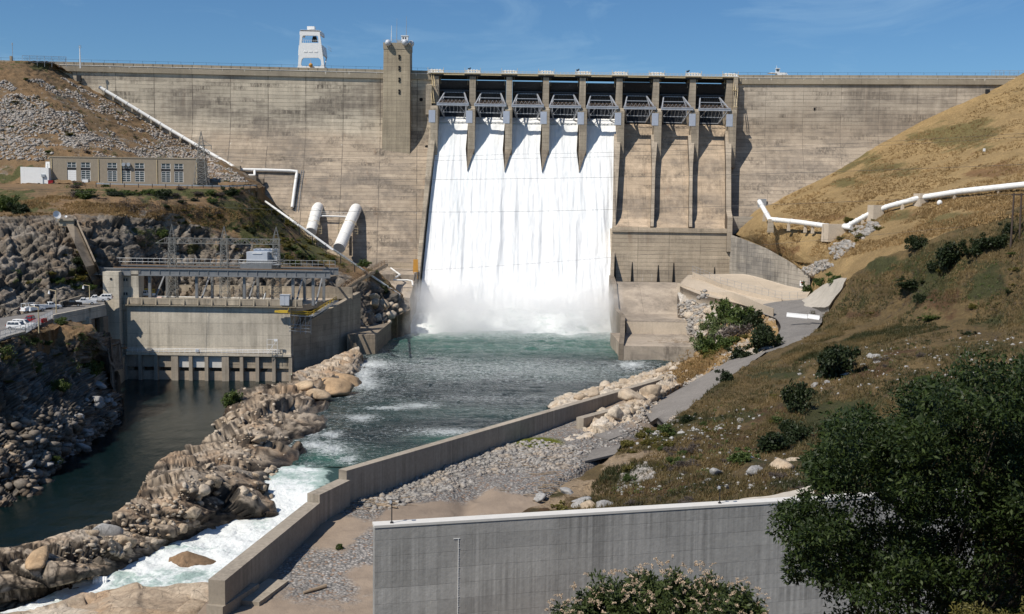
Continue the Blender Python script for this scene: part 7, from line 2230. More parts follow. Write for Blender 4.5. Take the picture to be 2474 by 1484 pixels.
def hexw(b, x0, x1, y, z0, z1, xt0=None, xt1=None, yt=None, mi=0):
    xt0 = x0 if xt0 is None else xt0; xt1 = x1 if xt1 is None else xt1; yt = y if yt is None else yt
    b.hexa([(x0, -y, z0), (x1, -y, z0), (x1, y, z0), (x0, y, z0), (xt0, -yt, z1), (xt1, -yt, z1), (xt1, yt, z1), (xt0, yt, z1)], mi)
def vehicle(kind, px, py, head, paint, lab, deck=ZR, d=None, grp='vehicles parked on the road to the powerhouse'):
    base = Z(px, py, deck) if d is None else D(px, py, d)
    e = empty('parked_suv' if kind == 'suv' else 'pickup_truck', tuple(base), lab, 'car' if kind == 'suv' else 'pickup', grp, rz=head)
    lo = .36
    b = MB()
    if kind == 'suv':
        L = 2.35
        b.prism([(-L, -.9, lo + .1), (-L + .08, -.9, 1.05), (-.5, -.9, 1.08), (1.0, -.9, 1.05), (L - .12, -.9, .92), (L, -.9, .6), (L - .05, -.9, lo + .05)], (0, 1.8, 0))
        body = b.build('body', paint, e, world=False, bevel=.06)
        b = MB(); hexw(b, -L + .08, .95, .86, 1.05, 1.76, -L + .28, .25, .70); b.build('cabin', paint, e, world=False, bevel=.05)
        wins = [(-2.05, -1.35), (-1.25, -.55), (-.45, .25)]
        ws = (1.5, -1.45)
        b = MB()
        for a, c in wins:
            for s in (-1, 1): b.hexa([(a, s * .85, 1.14), (c + .12, s * .85, 1.14), (c, s * .75, 1.62), (a + .08, s * .75, 1.62)] + [(a, s * .88, 1.14), (c + .12, s * .88, 1.14), (c, s * .78, 1.62), (a + .08, s * .78, 1.62)])
        b.hexa([(.93, -.72, 1.12), (.93, .72, 1.12), (.40, .60, 1.66), (.40, -.60, 1.66), (.98, -.72, 1.12), (.98, .72, 1.12), (.45, .60, 1.66), (.45, -.60, 1.66)])
        b.hexa([(-L + .12, -.7, 1.12), (-L + .12, .7, 1.12), (-L + .26, .6, 1.64), (-L + .26, -.6, 1.64), (-L + .06, -.7, 1.12), (-L + .06, .7, 1.12), (-L + .2, .6, 1.64), (-L + .2, -.6, 1.64)])
        b.build('glass', M['glass'], e, world=False)
        wx = (-1.45, 1.45)
    else:
        L = 2.85
        b.prism([(-.35, -.95, lo + .15), (-.35, -.95, 1.18), (1.35, -.95, 1.15), (L - .15, -.95, 1.05), (L, -.95, .7), (L - .03, -.95, lo + .1)], (0, 1.9, 0)); b.build('body', paint, e, world=False, bevel=.06)
        b = MB()
        b.hexa([(-L, -.95, .72), (-.38, -.95, .72), (-.38, .95, .72), (-L, .95, .72), (-L, -.95, .80), (-.38, -.95, .80), (-.38, .95, .80), (-L, .95, .80)])
        for s in (-1, 1): b.box((-(L + .38) / 2, s * .9, .86), (L - .38, .10, .78)); 
        b.box((-L + .04, 0, .92), (.08, 1.9, .62)); b.box((-L - .1, 0, .55), (.2, 1.8, .22)); b.build('bed', paint, e, world=False)
        b = MB(); hexw(b, -.33, 1.40, .90, 1.15, 1.84, -.15, .80, .74); b.build('cab', paint, e, world=False, bevel=.05)
        b = MB()
        for a, c in ((-.22, .28), (.38, .92)):
            for s in (-1, 1): b.hexa([(a, s * .87, 1.22), (c + .15, s * .87, 1.22), (c, s * .76, 1.70), (a + .1, s * .76, 1.70)] + [(a, s * .92, 1.22), (c + .15, s * .92, 1.22), (c, s * .81, 1.70), (a + .1, s * .81, 1.70)])
        b.hexa([(1.38, -.75, 1.2), (1.38, .75, 1.2), (.88, .64, 1.76), (.88, -.64, 1.76), (1.42, -.75, 1.2), (1.42, .75, 1.2), (.92, .64, 1.76), (.92, -.64, 1.76)])
        b.hexa([(-.36, -.72, 1.24), (-.36, .72, 1.24), (-.24, .62, 1.72), (-.24, -.62, 1.72), (-.33, -.72, 1.24), (-.33, .72, 1.24), (-.21, .62, 1.72), (-.21, -.62, 1.72)])
        b.build('glass', M['glass'], e, world=False)
        wx = (-1.75, 1.85)
    for x in wx:
        for s in (-1, 1):
            b = MB(); b.tube([(x, s * .70, .38), (x, s * .96, .38)], .38, 14); w = b.build('wheel', M['tyre'], e, world=False)
            b = MB(); b.tube([(x, s * .95, .38), (x, s * .975, .38)], .21, 10); b.build('rim', M['steel'], w, world=False)
    for s in (-1, 1):
        b = MB(); b.box((-L - .0, s * .82, .95), (.1, .16, .3)); b.build('tail_light', M['redlamp'], e, world=False)
        b = MB(); b.box((L - .06, s * .68, .78), (.12, .36, .16)); b.build('headlight', M['white'], e, world=False)
    b = MB(); b.box((L - .02, 0, .52), (.16, 1.75, .2)); b.build('bumper', M['steel'], e, world=False)
    return e
vehicle('suv', 46, 797, math.radians(-3), M['carwhite'], 'white estate suv parked side-on at the edge of the parking road, the nearer of two')
vehicle('suv', 58, 791.5, math.radians(-3), M['carwhite'], 'second white suv just behind the nearer suv, mostly hidden by it')
vehicle('pickup', 78, 783, math.radians(176), M['red'], 'dark red pickup parked on the road behind the two white suvs')
u = vehicle('pickup', 80, 754, math.radians(62), M['carwhite'], 'white utility pickup with ladder rack seen from behind at the bend')
b = MB()
for sx in (-2.6, -.6):
    for sy in (-.85, .85): b.beam((sx, sy, 1.2), (sx, sy, 2.2), .08)
for sy in (-.85, .85): b.beam((-2.7, sy, 2.2), (1.2, sy, 2.2), .08)
b.beam((-2.6, -.85, 2.2), (-2.6, .85, 2.2), .08); b.box((-1.6, 0, 1.2), (1.0, .8, .5)); b.build('ladder_rack', M['white'], u, world=False)
vehicle('pickup', 118, 747.5, math.radians(38), M['carwhite'], 'white pickup seen from behind on the bend, right of the utility pickup')
vehicle('pickup', 170, 741, math.radians(22), M['black'], 'black pickup on the bridge behind the white pickups')
vehicle('pickup', 205, 736.5, math.radians(200), M['carwhite'], 'white pickup on the bridge next to the black pickup')
vehicle('pickup', 233, 729.5, math.radians(196), M['carwhite'], 'white pickup on the bridge next to the powerhouse tower')
vehicle('suv', 250, 726, math.radians(190), M['carwhite'], 'white suv half hidden behind the powerhouse tower')
vehicle('pickup', 349, 718, math.radians(-8), M['carwhite'], 'white pickup on the powerhouse deck below the yellow frame', d=YP + 5)
b = MB(); p = Z(114, 775, ZR)
b.prism([p + Vector((-.3, -.3, 0)), p + Vector((.3, -.3, 0)), p + Vector((.06, -.06, .9)), p + Vector((-.06, -.06, .9))], (0, .3, 0)); b.tube([p + Vector((0, 0, 0)), p + Vector((0, 0, 1.0))], [.28, .05], 8)
tag(b.build('traffic_cone', M['orange']), 'orange traffic cone by the fence corner', 'cone')

# ------------------------------------------------------------------ right pipeline
rp_ = empty('water_pipe', tuple(D(2100, 510, 350)), 'thick white pipeline winding along the golden hill between concrete blocks', 'pipe')
seq = [(1834, 487, 392), (1859, 530, 378), (1930, 537, 366), (1992, 546, 356), (2018, 550, 351), (2048, 546, 347), (2078, 529, 345), (2112, 511, 342), (2150, 498, 338), (2225, 478, 329), (2320, 463, 319), (2473, 447, 304), (2620, 432, 292)]
pts = [D(*s) for s in seq]
for i, p in enumerate(pts):
    g = drop(p.x, p.y)
b = MB(); b.tube(pts, [.82, .82, .80, .80, .80, .80, .80, .82, .84, .86, .88, .9, .9], 14); b.tube([D(2040, 549, 346), D(2056, 551, 343)], .7, 12)
for i in range(len(pts) - 1):
    for t in (.25, .75):
        p = pts[i].lerp(pts[i + 1], t); dd = (pts[i + 1] - pts[i]).normalized(); b.tube([p - dd * .15, p + dd * .15], .95, 14)
b.build('pipe_run', M['pipe'], rp_, smooth=True)
for px0, px1, y0, y1, d_ in ((1991, 2042, 542, 572, 350), (2101, 2130, 496, 529, 341), (2214, 2236, 468, 492, 329.5)):
    p, q = D(px0, y1, d_), D(px1, y0, d_)
    b = MB(); b.box(((p.x + q.x) / 2, d_ + .5, (p.z + q.z) / 2 - .8), (q.x - p.x, 4.6 if px0 > 2000 else 5.5, q.z - p.z + 1.6), .12, taper=.93); b.build('anchor_block', M['pad'], rp_)
for px, py, d_ in ((1905, 537, 370), (1945, 541, 364), (1963, 543, 361), (2068, 535, 346), (2083, 527, 344.5), (2180, 491, 334), (2306, 466, 320.5), (2412, 455, 310), (1846, 515, 384)):
    p = D(px, py, d_); b = MB(); b.box(p - Vector((0, 0, 1.6)), (.9, 1.3, 2.6), taper=.7); b.build('pipe_saddle', M['pad'], rp_)
b = MB(); p = D(1861, 540, 377); b.box(p - Vector((0, 0, .8)), (1.8, 2.2, 4.6), taper=.8); b.build('anchor_block', M['pier'], rp_)
b = MB(); p = near_face(1840, 491, .6); b.box(p, (3.4, .8, 3.4)); tag(b.build('valve_hatch', M['steel']), 'square steel hatch in the dam where the right pipeline starts', 'hatch')
b = MB(); p = near_face(2385, 223, .9); b.box(p, (1.5, 1.0, 2.2)); b.box(p + Vector((0, -.4, -1.6)), (2.2, 2, .25)); tag(b.build('face_hatch', M['dark']), 'small dark balcony door high on the right dam face', 'hatch')
b = MB(); p = near_face(191, 190, .9); b.box(p, (1.6, 1.0, 2.4)); tag(b.build('face_hatch', M['dark']), 'small dark door high on the left dam face', 'hatch')
b = MB(); p = ground(2269, 495)[0]; b.sphere(p + Vector((0, 0, .5)), .8, 10, 7, sc=(1, 1, 1.1)); tag(b.build('white_tank', M['pipe'], smooth=True), 'small white tank below the upper anchor block', 'tank')
b = MB(); p = ground(2376, 367)[0]; b.box(p + Vector((0, -.2, .6)), (.7, .4, 1.0)); tag(b.build('marker_post', M['white']), 'tiny white marker on the golden hill', 'marker')
# H-frame utility pole on the right
up = empty('utility_pole', tuple(ground(2445, 596)[0]), 'two dark wooden poles joined by a crossbar on the dark hillside', 'utility pole')
Yu = ground(2441, 598)[0].y
for (tx, bx) in ((2449, 2440), (2467, 2461)):
    b = MB(); b.tube([D(bx, 606, Yu), D(tx, 467, Yu)], [.24, .17], 8); b.build('pole', M['pole'], up)
b = MB(); b.beam(D(2443, 471, Yu), D(2473, 470, Yu), .22, .3); b.build('crossbar', M['pole'], up)

# ------------------------------------------------------------------ overhead lines in front of the dam
def cable(lab, pts, r, sag=0.0):
    P = [D(*p) for p in pts]
    b = MB(); Q = []
    for i in range(len(P) - 1):
        for t in np.linspace(0, 1, 13)[: 13 if i == len(P) - 2 else 12]:
            q = P[i].lerp(P[i + 1], t); q.z -= sag * 4 * t * (1 - t); Q.append(q)
    b.tube(Q, r, 5)
    tag(b.build('power_line', M['cable']), lab, 'cable', 'power lines across the valley')
Yc = 300
cable('highest thin power line, sagging across the gates', [(1000, 254, Yc), (1900, 240, Yc), (2600, 205, Yc)], .022, 1.5)
for y0, y1, lab in ((372, 372, 'power line crossing the falling water below the piers, upper of a close pair'), (382.5, 380, 'power line crossing the falling water below the piers, lower of a close pair')):
    cable(lab, [(480, 366 + (y0 - 372), Yc), (1240, y0 + 1, Yc), (2600, y1 - 58, Yc - 40)], .03, 1.0)
cable('power line crossing the upper middle of the falling water', [(480, 424, Yc), (1250, 432, Yc), (2600, 392, Yc - 40)], .038, .6)
cable('power line crossing the middle of the falling water', [(500, 500, Yc - 5), (1250, 511.5, Yc), (2600, 462, Yc - 40)], .038, .6)
cable('lowest power line, rising to the right over the falling water', [(870, 660, Yc), (1476, 622, Yc), (2600, 520, Yc - 50)], .026, .4)
cable('power line running over the brushy slope below the tan building, upper of a pair', [(-150, 443, 260), (300, 467, 285), (720, 500, 330)], .03, .2)
cable('power line running over the brushy slope below the tan building, lower of a pair', [(-150, 447, 260), (300, 471, 285), (560, 492, 315)], .026, .2)
# ------------------------------------------------------------------ rocks
def ico(sub):
    bm = bmesh.new(); bmesh.ops.create_icosphere(bm, subdivisions=sub, radius=1)
    v = np.array([tuple(p.co) for p in bm.verts]); f = np.array([[q.index for q in t.verts] for t in bm.faces]); bm.free()
    return v, f
ICO = {k: ico(k) for k in (1, 2, 3, 4)}
def rock_shape(sub, seed, planes=13, flat=(1, 1, 1), rough=.04, soft=0.0):
    r = np.random.default_rng(seed)
    v, f = ICO[sub]
    n = r.normal(size=(planes, 3)); n /= np.linalg.norm(n, axis=1, keepdims=True)
    o = r.uniform(.62, 1.0, planes)
    d = v @ n.T
    t = np.where(d > .05, o / np.maximum(d, .05), 9)
    if soft: rad = -np.log(np.exp(-t / soft).sum(1)) * soft
    else: rad = t.min(1)
    rad = np.minimum(rad, 1.25)
    p = v * rad[:, None] * np.array(flat)
    if rough: p = p + v * (fbm(p + seed * 7.3, .5, 3, seed) * rough * 2)[:, None]
    return p, f
def rock_variants(name, mat, n, sub, flat=(1.2, 1.0, .75), soft=0.0, rough=.025, seed=0):
    out = []
    for i in range(n):
        p, f = rock_shape(sub, seed + i, 9 + i % 4, np.array(flat) * (1 + .25 * np.sin(i * 2.1 + np.arange(3))), rough, soft)
        me = np_mesh(name, p, f, soft > 0)
        me.materials.append(mat)
        attr(me, 'bid', np.full(len(p), (i * .37) % 1)); attr(me, 'wet', np.clip(.6 - (p[:, 2] + .5) * 1.5, 0, 1) if 'wet' in name else np.zeros(len(p)))
        attr(me, 'soil', np.zeros(len(p))); attr(me, 'green', np.zeros(len(p)))
        out.append(me)
    return out
def put(me, name, loc, scale, rot, label, cat, group=None):
    o = bpy.data.objects.new(name, me); COL.objects.link(o)
    o.location = loc; o.scale = scale if hasattr(scale, '__len__') else (scale,) * 3; o.rotation_euler = rot
    return tag(o, label, cat, group)
R = random.Random(5)
B_tan = rock_variants('boulder', M['boulder'], 8, 3, seed=11)
B_org = rock_variants('boulder', M['boulder_orange'], 5, 3, (1.4, 1, .6), 0, seed=41)
B_gry = rock_variants('boulder', M['boulder_grey'], 5, 3, seed=61)
B_wet = rock_variants('boulder', M['boulder_wet'], 3, 3, (1.25, 1, .8), 0, seed=82)
def boulder(px, py, size, kind, label, group=None, sq=(1, 1, 1), sink=.3, rz=None):
    """size: width in picture pixels"""
    g, n = ground(px, py)
    s = size / 2 * (g.y / FPX)
    put(kind[R.randrange(len(kind))], 'boulder', g - Vector((0, 0, s * .5 * sink)), (s * sq[0], s * sq[1], s * sq[2]), (R.uniform(-.3, .3), R.uniform(-.3, .3), R.uniform(0, 6.3) if rz is None else rz), label, 'boulder', group)
# the ones that can be told apart
bw = Z(458, 1366, 2.0); s = 42 * bw.y / FPX
put(B_wet[1], 'boulder', bw + Vector((0, .6, .3)), (s * .95, s * .8, s * .95), (.15, .25, .2), 'dark wet rounded boulder standing in the white rapids', 'boulder')
boulder(256, 1292, 58, B_gry, 'pointed pale grey slab standing on the ridge above the still water', sq=(.8, .4, 1.3), sink=-.4, rz=.3)
boulder(302, 1308, 42, B_tan, 'rounded tan boulder right of the pointed grey slab', sq=(1, .9, .8), sink=0)
boulder(222, 1288, 36, B_tan, 'flat block left of the pointed grey slab', sq=(1, .8, .6), sink=0)
boulder(90, 1345, 60, B_org, 'large rust coloured boulder low on the ridge by the dark water', sink=.2)
boulder(1880, 1128, 56, B_tan, 'big cream boulder with a flat face on the dark hillside', sink=.1, sq=(1, .8, .9))
boulder(1822, 1138, 54, B_gry, 'dark grey leaning boulder left of the cream boulder', sink=.1, sq=(1, .7, .7))
boulder(1918, 1110, 26, B_tan, 'small pale boulder above the right shoulder of the cream boulder', sink=.1)
boulder(1735, 1142, 50, B_gry, 'slanted grey boulder in the grass below the scrub', sink=.1, sq=(1, .6, .8))
boulder(1395, 1220, 46, B_gry, 'blue grey boulder just above the near wall', sink=0)
boulder(1425, 1228, 44, B_tan, 'tan boulder right of the blue grey boulder above the near wall', sink=0)
boulder(1455, 1222, 40, B_gry, 'brownish boulder at the right end of the rock group above the near wall', sink=0)
boulder(1370, 1190, 34, B_gry, 'upright grey boulder crowning the rock group above the near wall', sink=-.3)
boulder(1300, 1205, 36, B_gry, 'low grey boulder at the left end of the rock group above the near wall', sink=0)
boulder(1528, 960, 66, B_tan, 'large pale boulder between the stub wall and the broken road', sink=-.1, sq=(1, .9, .9))
boulder(1490, 1000, 42, B_tan, 'angular pale boulder at the end of the stub wall', sink=0)
boulder(1570, 950, 48, B_tan, 'pale jagged boulder at the upper edge of the broken road', sink=0)
boulder(1862, 842, 40, B_gry, 'weathered grey boulder under the dark round shrub', sink=0)
for x, y, s_, lab in ((800, 938, 78, 'largest orange boulder below the wing wall'), (842, 926, 66, 'orange boulder behind the largest orange boulder'), (762, 950, 60, 'flat orange slab left of the largest orange boulder'), (838, 962, 60, 'pale orange slab nearest the river below the wing wall'), (868, 914, 56, 'tan boulder at the river tip of the orange rocks'), (730, 930, 56, 'brown slab at the corner foot of the wing wall')):
    boulder(x, y, s_, B_org, lab, 'orange boulders below the wing wall', sink=.2, rz=R.uniform(-.4, .4), sq=(1, .9, .75))
# groups nobody can tell apart
def strew(n, kind, poly_fn, smin, smax, lab, group, sq=(1, 1, 1), sink=.5):
    k = 0; tries = 0
    while k < n and tries < n * 20:
        tries += 1
        x, y = poly_fn()
        s_ = smin + (smax - smin) * R.random() ** 2.2
        boulder(x, y, s_, kind, lab, group, sq, sink); k += 1
def along(pts, wx, wy):
    def f():
        i = R.randrange(len(pts) - 1); t = R.random()
        return pts[i][0] + (pts[i + 1][0] - pts[i][0]) * t + R.gauss(0, wx), pts[i][1] + (pts[i + 1][1] - pts[i][1]) * t + R.gauss(0, wy)
    return f
strew(26, B_tan, along([(620, 960), (600, 1060), (560, 1120), (480, 1190), (430, 1250), (330, 1290), (200, 1340), (80, 1385)], 40, 22), 10, 40, 'tan angular boulder lying among others on the rock ridge', 'tan boulders on the rock ridge')
strew(22, B_tan, along([(640, 1140), (690, 1130), (600, 1170), (620, 1215)], 22, 12), 14, 44, 'tan boulder at the head of the white rapids', 'boulders at the head of the rapids')
strew(60, B_gry, along([(60, 1130), (150, 1080), (230, 1010), (262, 950)], 40, 28), 10, 36, 'grey boulder on the rocky bank below the parked cars', 'grey boulders on the left bank')
strew(24, B_tan, along([(100, 1040), (30, 1150), (60, 980)], 40, 40), 12, 42, 'brownish boulder on the rocky bank below the parked cars', 'brown boulders on the left bank')
strew(30, B_gry, along([(1560, 1045), (1680, 1060), (1760, 1010), (1990, 925), (2150, 840), (2120, 905)], 22, 10), 7, 26, 'small grey boulder scattered over the dark hillside', 'grey boulders on the dark hillside')
strew(34, B_tan, along([(1345, 965), (1420, 955), (1500, 930), (1580, 905), (1625, 893)], 12, 6), 14, 42, 'pale boulder along the river behind the training wall', 'pale boulders behind the training wall')
strew(26, B_tan, along([(1440, 1010), (1520, 985), (1600, 930)], 16, 8), 10, 30, 'pale rubble boulder beside the broken road', 'rubble boulders by the broken road')
strew(18, B_tan, along([(1640, 760), (1690, 730), (1680, 790)], 14, 12), 10, 30, 'pale boulder on the bank above the stepped basin', 'pale boulders above the stepped basin')
strew(16, B_tan, along([(890, 720), (930, 760), (960, 735)], 14, 10), 14, 34, 'brown boulder between the wing wall and the chute', 'brown boulders left of the chute')
boulder(1250, 1008, 36, B_org, 'low reddish rock in the river behind the training wall', sink=0)

def rock_field(name, pts, sizes, mat, label=None, sub=1, seed=3, flat=(1.2, 1, .7)):
    """very many small stones as one sheet of rubble"""
    r = np.random.default_rng(seed)
    shapes = [rock_shape(sub, seed * 31 + i, 6, flat, .0) for i in range(8)]
    V, F, B = [], [], []
    off = 0
    for p, s_ in zip(pts, sizes):
        v, f = shapes[r.integers(8)]
        a, b_ = r.uniform(0, 6.28), r.uniform(-.5, .5)
        ca, sa, cb, sb = math.cos(a), math.sin(a), math.cos(b_), math.sin(b_)
        q = v * s_ * r.uniform(.7, 1.3, 3)
        q = np.stack([q[:, 0] * ca - q[:, 1] * sa, q[:, 0] * sa + q[:, 1] * ca, q[:, 2]], 1)
        q = np.stack([q[:, 0], q[:, 1] * cb - q[:, 2] * sb, q[:, 1] * sb + q[:, 2] * cb], 1)
        V.append(q + np.array(p)); F.append(f + off); B.append(np.full(len(v), r.random())); off += len(v)
    V = np.concatenate(V)
    me = np_mesh(name, V, np.concatenate(F))
    attr(me, 'bid', np.concatenate(B))
    for a in ('wet', 'soil', 'green'): attr(me, a, np.zeros(len(V)))
    o = link(name, me, mat)
    return tag(o, label, None, None, 'stuff')
def field_pts(n, fn, smin, smax, seed, keep=None):
    r = np.random.default_rng(seed); P, S = [], []
    R.seed(seed)
    while len(P) < n:
        x, y = fn()
        g, nn = ground(x, y)
        if keep is not None and not keep(g, x, y): n -= 1; continue
        s_ = (smin + (smax - smin) * r.random() ** 2.5)
        P.append(tuple(g)); S.append(s_)
    return P, S
def quad_fn(q):
    def f():
        u, v = R.random(), R.random()
        a = [q[0][i] + (q[1][i] - q[0][i]) * u for i in (0, 1)]; c = [q[3][i] + (q[2][i] - q[3][i]) * u for i in (0, 1)]
        return a[0] + (c[0] - a[0]) * v, a[1] + (c[1] - a[1]) * v
    return f
def many(*fs):
    return lambda: fs[R.randrange(len(fs))]()
talus_poly = [quad_fn([(-5, 196), (150, 188), (300, 265), (-5, 300)]), quad_fn([(-5, 270), (290, 262), (430, 335), (-5, 345)]), quad_fn([(-5, 330), (420, 325), (560, 410), (-5, 385)]), quad_fn([(120, 360), (480, 355), (600, 440), (480, 440)])]
tn_ = [0]
def talus_keep(g, x, y):
    k = fbm(np.array([tuple(g)]) * np.array((.55, 1, 1.6)), 7, 4, 55)[0]
    return k > -.12
P, S = field_pts(15000, many(*talus_poly), .14, .66, 21, talus_keep)
rock_field('talus_rubble', P, S, M['talus'], 'pale loose stones covering the left hill beside the dam', seed=3)
P, S = field_pts(2600, many(quad_fn([(1050, 1110), (1290, 1062), (1400, 1080), (1080, 1140)]), quad_fn([(1180, 1090), (1400, 1075), (1410, 1130), (1150, 1150)]), quad_fn([(860, 1200), (1100, 1120), (1150, 1170), (900, 1240)])), .10, .52, 22)
rock_field('gravel_rubble', P, S, M['riprap'], 'grey broken stones heaped along the training wall', seed=4)
P, S = field_pts(420, many(quad_fn([(1500, 1150), (1560, 1120), (1585, 1150), (1490, 1190)])), .2, .5, 23)
rock_field('slope_rubble', P, S, M['riprap'], 'patch of pale blue grey stones on the cut bank', seed=5)
P, S = field_pts(900, many(quad_fn([(1935, 652), (1990, 628), (2015, 640), (1960, 668)]), quad_fn([(2000, 600), (2040, 580), (2070, 590), (2020, 630)]), quad_fn([(2050, 560), (2100, 535), (2130, 545), (2080, 580)])), .3, .95, 24, None)
rock_field('riprap_rubble', P, S, M['riprap'], 'white riprap stones in the gully below the pipeline', seed=6)
P, S = field_pts(900, many(quad_fn([(1635, 735), (1680, 722), (1700, 775), (1650, 800)]), quad_fn([(1650, 790), (1690, 770), (1690, 815), (1660, 810)]), along([(1690, 745), (1700, 720)], 6, 8)), .2, .7, 25)
rock_field('bank_rubble', P, S, M['riprap'], 'pale rubble between the stepped basin and the shrubs', seed=7)
P, S = field_pts(420, many(along([(60, 1195), (150, 1115), (215, 1070), (275, 1005)], 14, 16), quad_fn([(-5, 1010), (190, 1000), (210, 1060), (-5, 1190)])), .25, 1.2, 26)
rock_field('shore_rubble', P, S, M['cliff'], 'loose stones along the left shore of the still water', seed=8)
P, S = field_pts(450, along([(640, 945), (620, 1040), (570, 1110), (450, 1200), (400, 1250), (300, 1300), (150, 1350)], 45, 25), .12, .5, 27)
rock_field('ridge_rubble', P, S, M['boulder'], 'small broken stones in the hollows of the rock ridge', seed=9)
P, S = field_pts(700, many(along([(1560, 1045), (1680, 1060), (1760, 1010)], 40, 18), quad_fn([(1900, 830), (2473, 800), (2473, 900), (1950, 960)]), quad_fn([(1500, 1120), (1900, 1060), (1950, 1180), (1500, 1200)])), .08, .35, 28)
rock_field('hill_rubble', P, S, M['boulder_grey'], 'small stones strewn over the dark hillside', seed=10)

P, S = field_pts(900, many(along([(1546, 992), (1556, 1012), (1640, 1014)], 8, 6), along([(1556, 988), (1660, 930), (1760, 868)], 7, 4), quad_fn([(1400, 1060), (1540, 1010), (1560, 1040), (1420, 1110)])), .08, .38, 29)
rock_field('road_rubble', P, S, M['riprap'], 'crumbled asphalt and stones round the end of the broken road', seed=11)

# driftwood
b = MB(); R.seed(9)
for i in range(240):
    x, y = many(along([(840, 1222), (960, 1212)], 30, 8), along([(1180, 1120), (1400, 1095)], 40, 14), along([(1290, 1190), (1340, 1150)], 30, 16), along([(1600, 822), (1680, 830)], 20, 3))()
    g, n = ground(x, y) if x < 1500 else (Z(x, y, 9.3), None)
    a = R.uniform(-.5, .6); L_ = R.uniform(.4, 2.2)
    d = Vector((math.cos(a), math.sin(a), R.uniform(-.05, .1))) * L_
    b.tube([g + Vector((0, 0, .12)), g + d + Vector((0, 0, .15))], [R.uniform(.03, .08), .03], 4)
tag(b.build('driftwood_debris', M['wood']), 'bleached driftwood sticks littering the gravel', kind='stuff')
b = MB(); g0_, g1_ = ground(733, 1436)[0], ground(788, 1420)[0]; b.tube([g0_ + Vector((0, 0, .2)), g1_ + Vector((0, 0, .25))], [.16, .24], 8)
tag(b.build('log', M['wood'], smooth=True), 'single pale log lying on the sand beside the training wall', 'log')
b = MB(); g0_, g1_ = ground(910, 1222)[0], ground(960, 1230)[0]; b.tube([g0_ + Vector((0, 0, .2)), g1_ + Vector((0, 0, .25))], [.16, .12], 7)
tag(b.build('log', M['wood'], smooth=True), 'pale log lying among driftwood behind the near wall', 'log')

# ------------------------------------------------------------------ leaves
def leaves(C, Rr, n, ln, wd, seed=0, flat=.8, hollow=.35, droop=.3):
    """C cluster centres, Rr their radii, n leaves each; returns diamonds"""
    r = np.random.default_rng(seed)
    C = np.repeat(np.asarray(C, float), n, 0); RR = np.repeat(np.asarray(Rr, float), n)
    d = r.normal(size=C.shape); d /= np.linalg.norm(d, axis=1, keepdims=True)
    rad = RR * (hollow + (1 - hollow) * r.random(len(RR)) ** .6)
    P = C + d * rad[:, None] * np.array((1, 1, flat))
    a = d * .6 + r.normal(size=d.shape) * .75; a[:, 2] -= droop
    a /= np.linalg.norm(a, axis=1, keepdims=True)
    up = r.normal(size=d.shape) * .6 + np.array((0, 0, 1.0))
    s = np.cross(a, up); s /= np.linalg.norm(s, axis=1, keepdims=True) + 1e-9
    sc = r.uniform(.6, 1.35, len(RR))[:, None]
    L_, W_ = a * ln * sc, s * wd * .5 * sc
    V = np.stack([P, P + L_ * .45 + W_, P + L_, P + L_ * .45 - W_], 1).reshape(-1, 3)
    F = np.arange(len(V)).reshape(-1, 4)
    cv = np.repeat(r.random(len(RR) // n), n)
    v = np.clip(.55 * cv + .45 * r.random(len(RR)), 0, 1)
    return V, F, np.repeat(v, 4), np.repeat(r.random(len(RR)), 4)
def leaf_mesh(name, *a, mat=None, **k):
    V, F, v, w = leaves(*a, **k)
    me = np_mesh(name, V, F)
    attr(me, 'v', v); attr(me, 'w', w)
    if mat: me.materials.append(mat)
    return me
def bush_mesh(name, mat, seed, k=30, n=70, ln=.16, wd=.10, h=1.0, spread=1.0, cl=.30):
    """uneven: a few lobes of different height, sprays sticking out, gaps between"""
    r = np.random.default_rng(seed)
    nl = 5 + seed % 3
    a = r.uniform(0, 6.28, nl); q = r.uniform(.15, .72, nl)
    L_ = np.stack([np.cos(a) * q * spread, np.sin(a) * q * spread, r.uniform(.22, .75, nl) * h * (1.1 - q * .6)], 1)
    lr = r.uniform(.28, .48, nl)
    w_ = r.integers(0, nl, k)
    d = r.normal(size=(k, 3)); d /= np.linalg.norm(d, axis=1, keepdims=True)
    C = L_[w_] + d * lr[w_][:, None] * r.uniform(.4, 1.0, k)[:, None]
    C[:, 2] = np.maximum(C[:, 2], .06)
    Rr = r.uniform(.5, 1.1, k) * cl
    m_ = max(5, k // 4)                                          # sprays
    a = r.uniform(0, 6.28, m_); sp = np.stack([np.cos(a) * r.uniform(.5, 1.05, m_), np.sin(a) * r.uniform(.5, 1.05, m_), r.uniform(.1, 1.0, m_) * h], 1)
    C = np.concatenate([C, sp]); Rr = np.concatenate([Rr, np.full(m_, cl * .45)])
    return leaf_mesh(name, C, Rr, n, ln, wd, mat=mat, seed=seed, flat=.85)
def kinds(name, mat, count, **k):
    return [bush_mesh(name, mat, 100 + i * 7 + len(name), **k) for i in range(count)]
SH = {'mid': kinds('shrub', M['leaf_mid'], 4), 'bright': kinds('shrub', M['leaf_bright'], 3, k=30, cl=.30, ln=.14, wd=.07),
      'dark': kinds('shrub', M['leaf_dark'], 4, k=34, n=90, cl=.34, ln=.13, wd=.09), 'olive': kinds('shrub', M['leaf_olive'], 4, k=18, n=60, h=.8, cl=.36, ln=.2, wd=.12),
      'dry': kinds('brush', M['leaf_dry'], 4, k=16, n=60, h=.75, cl=.4, ln=.26, wd=.05)}
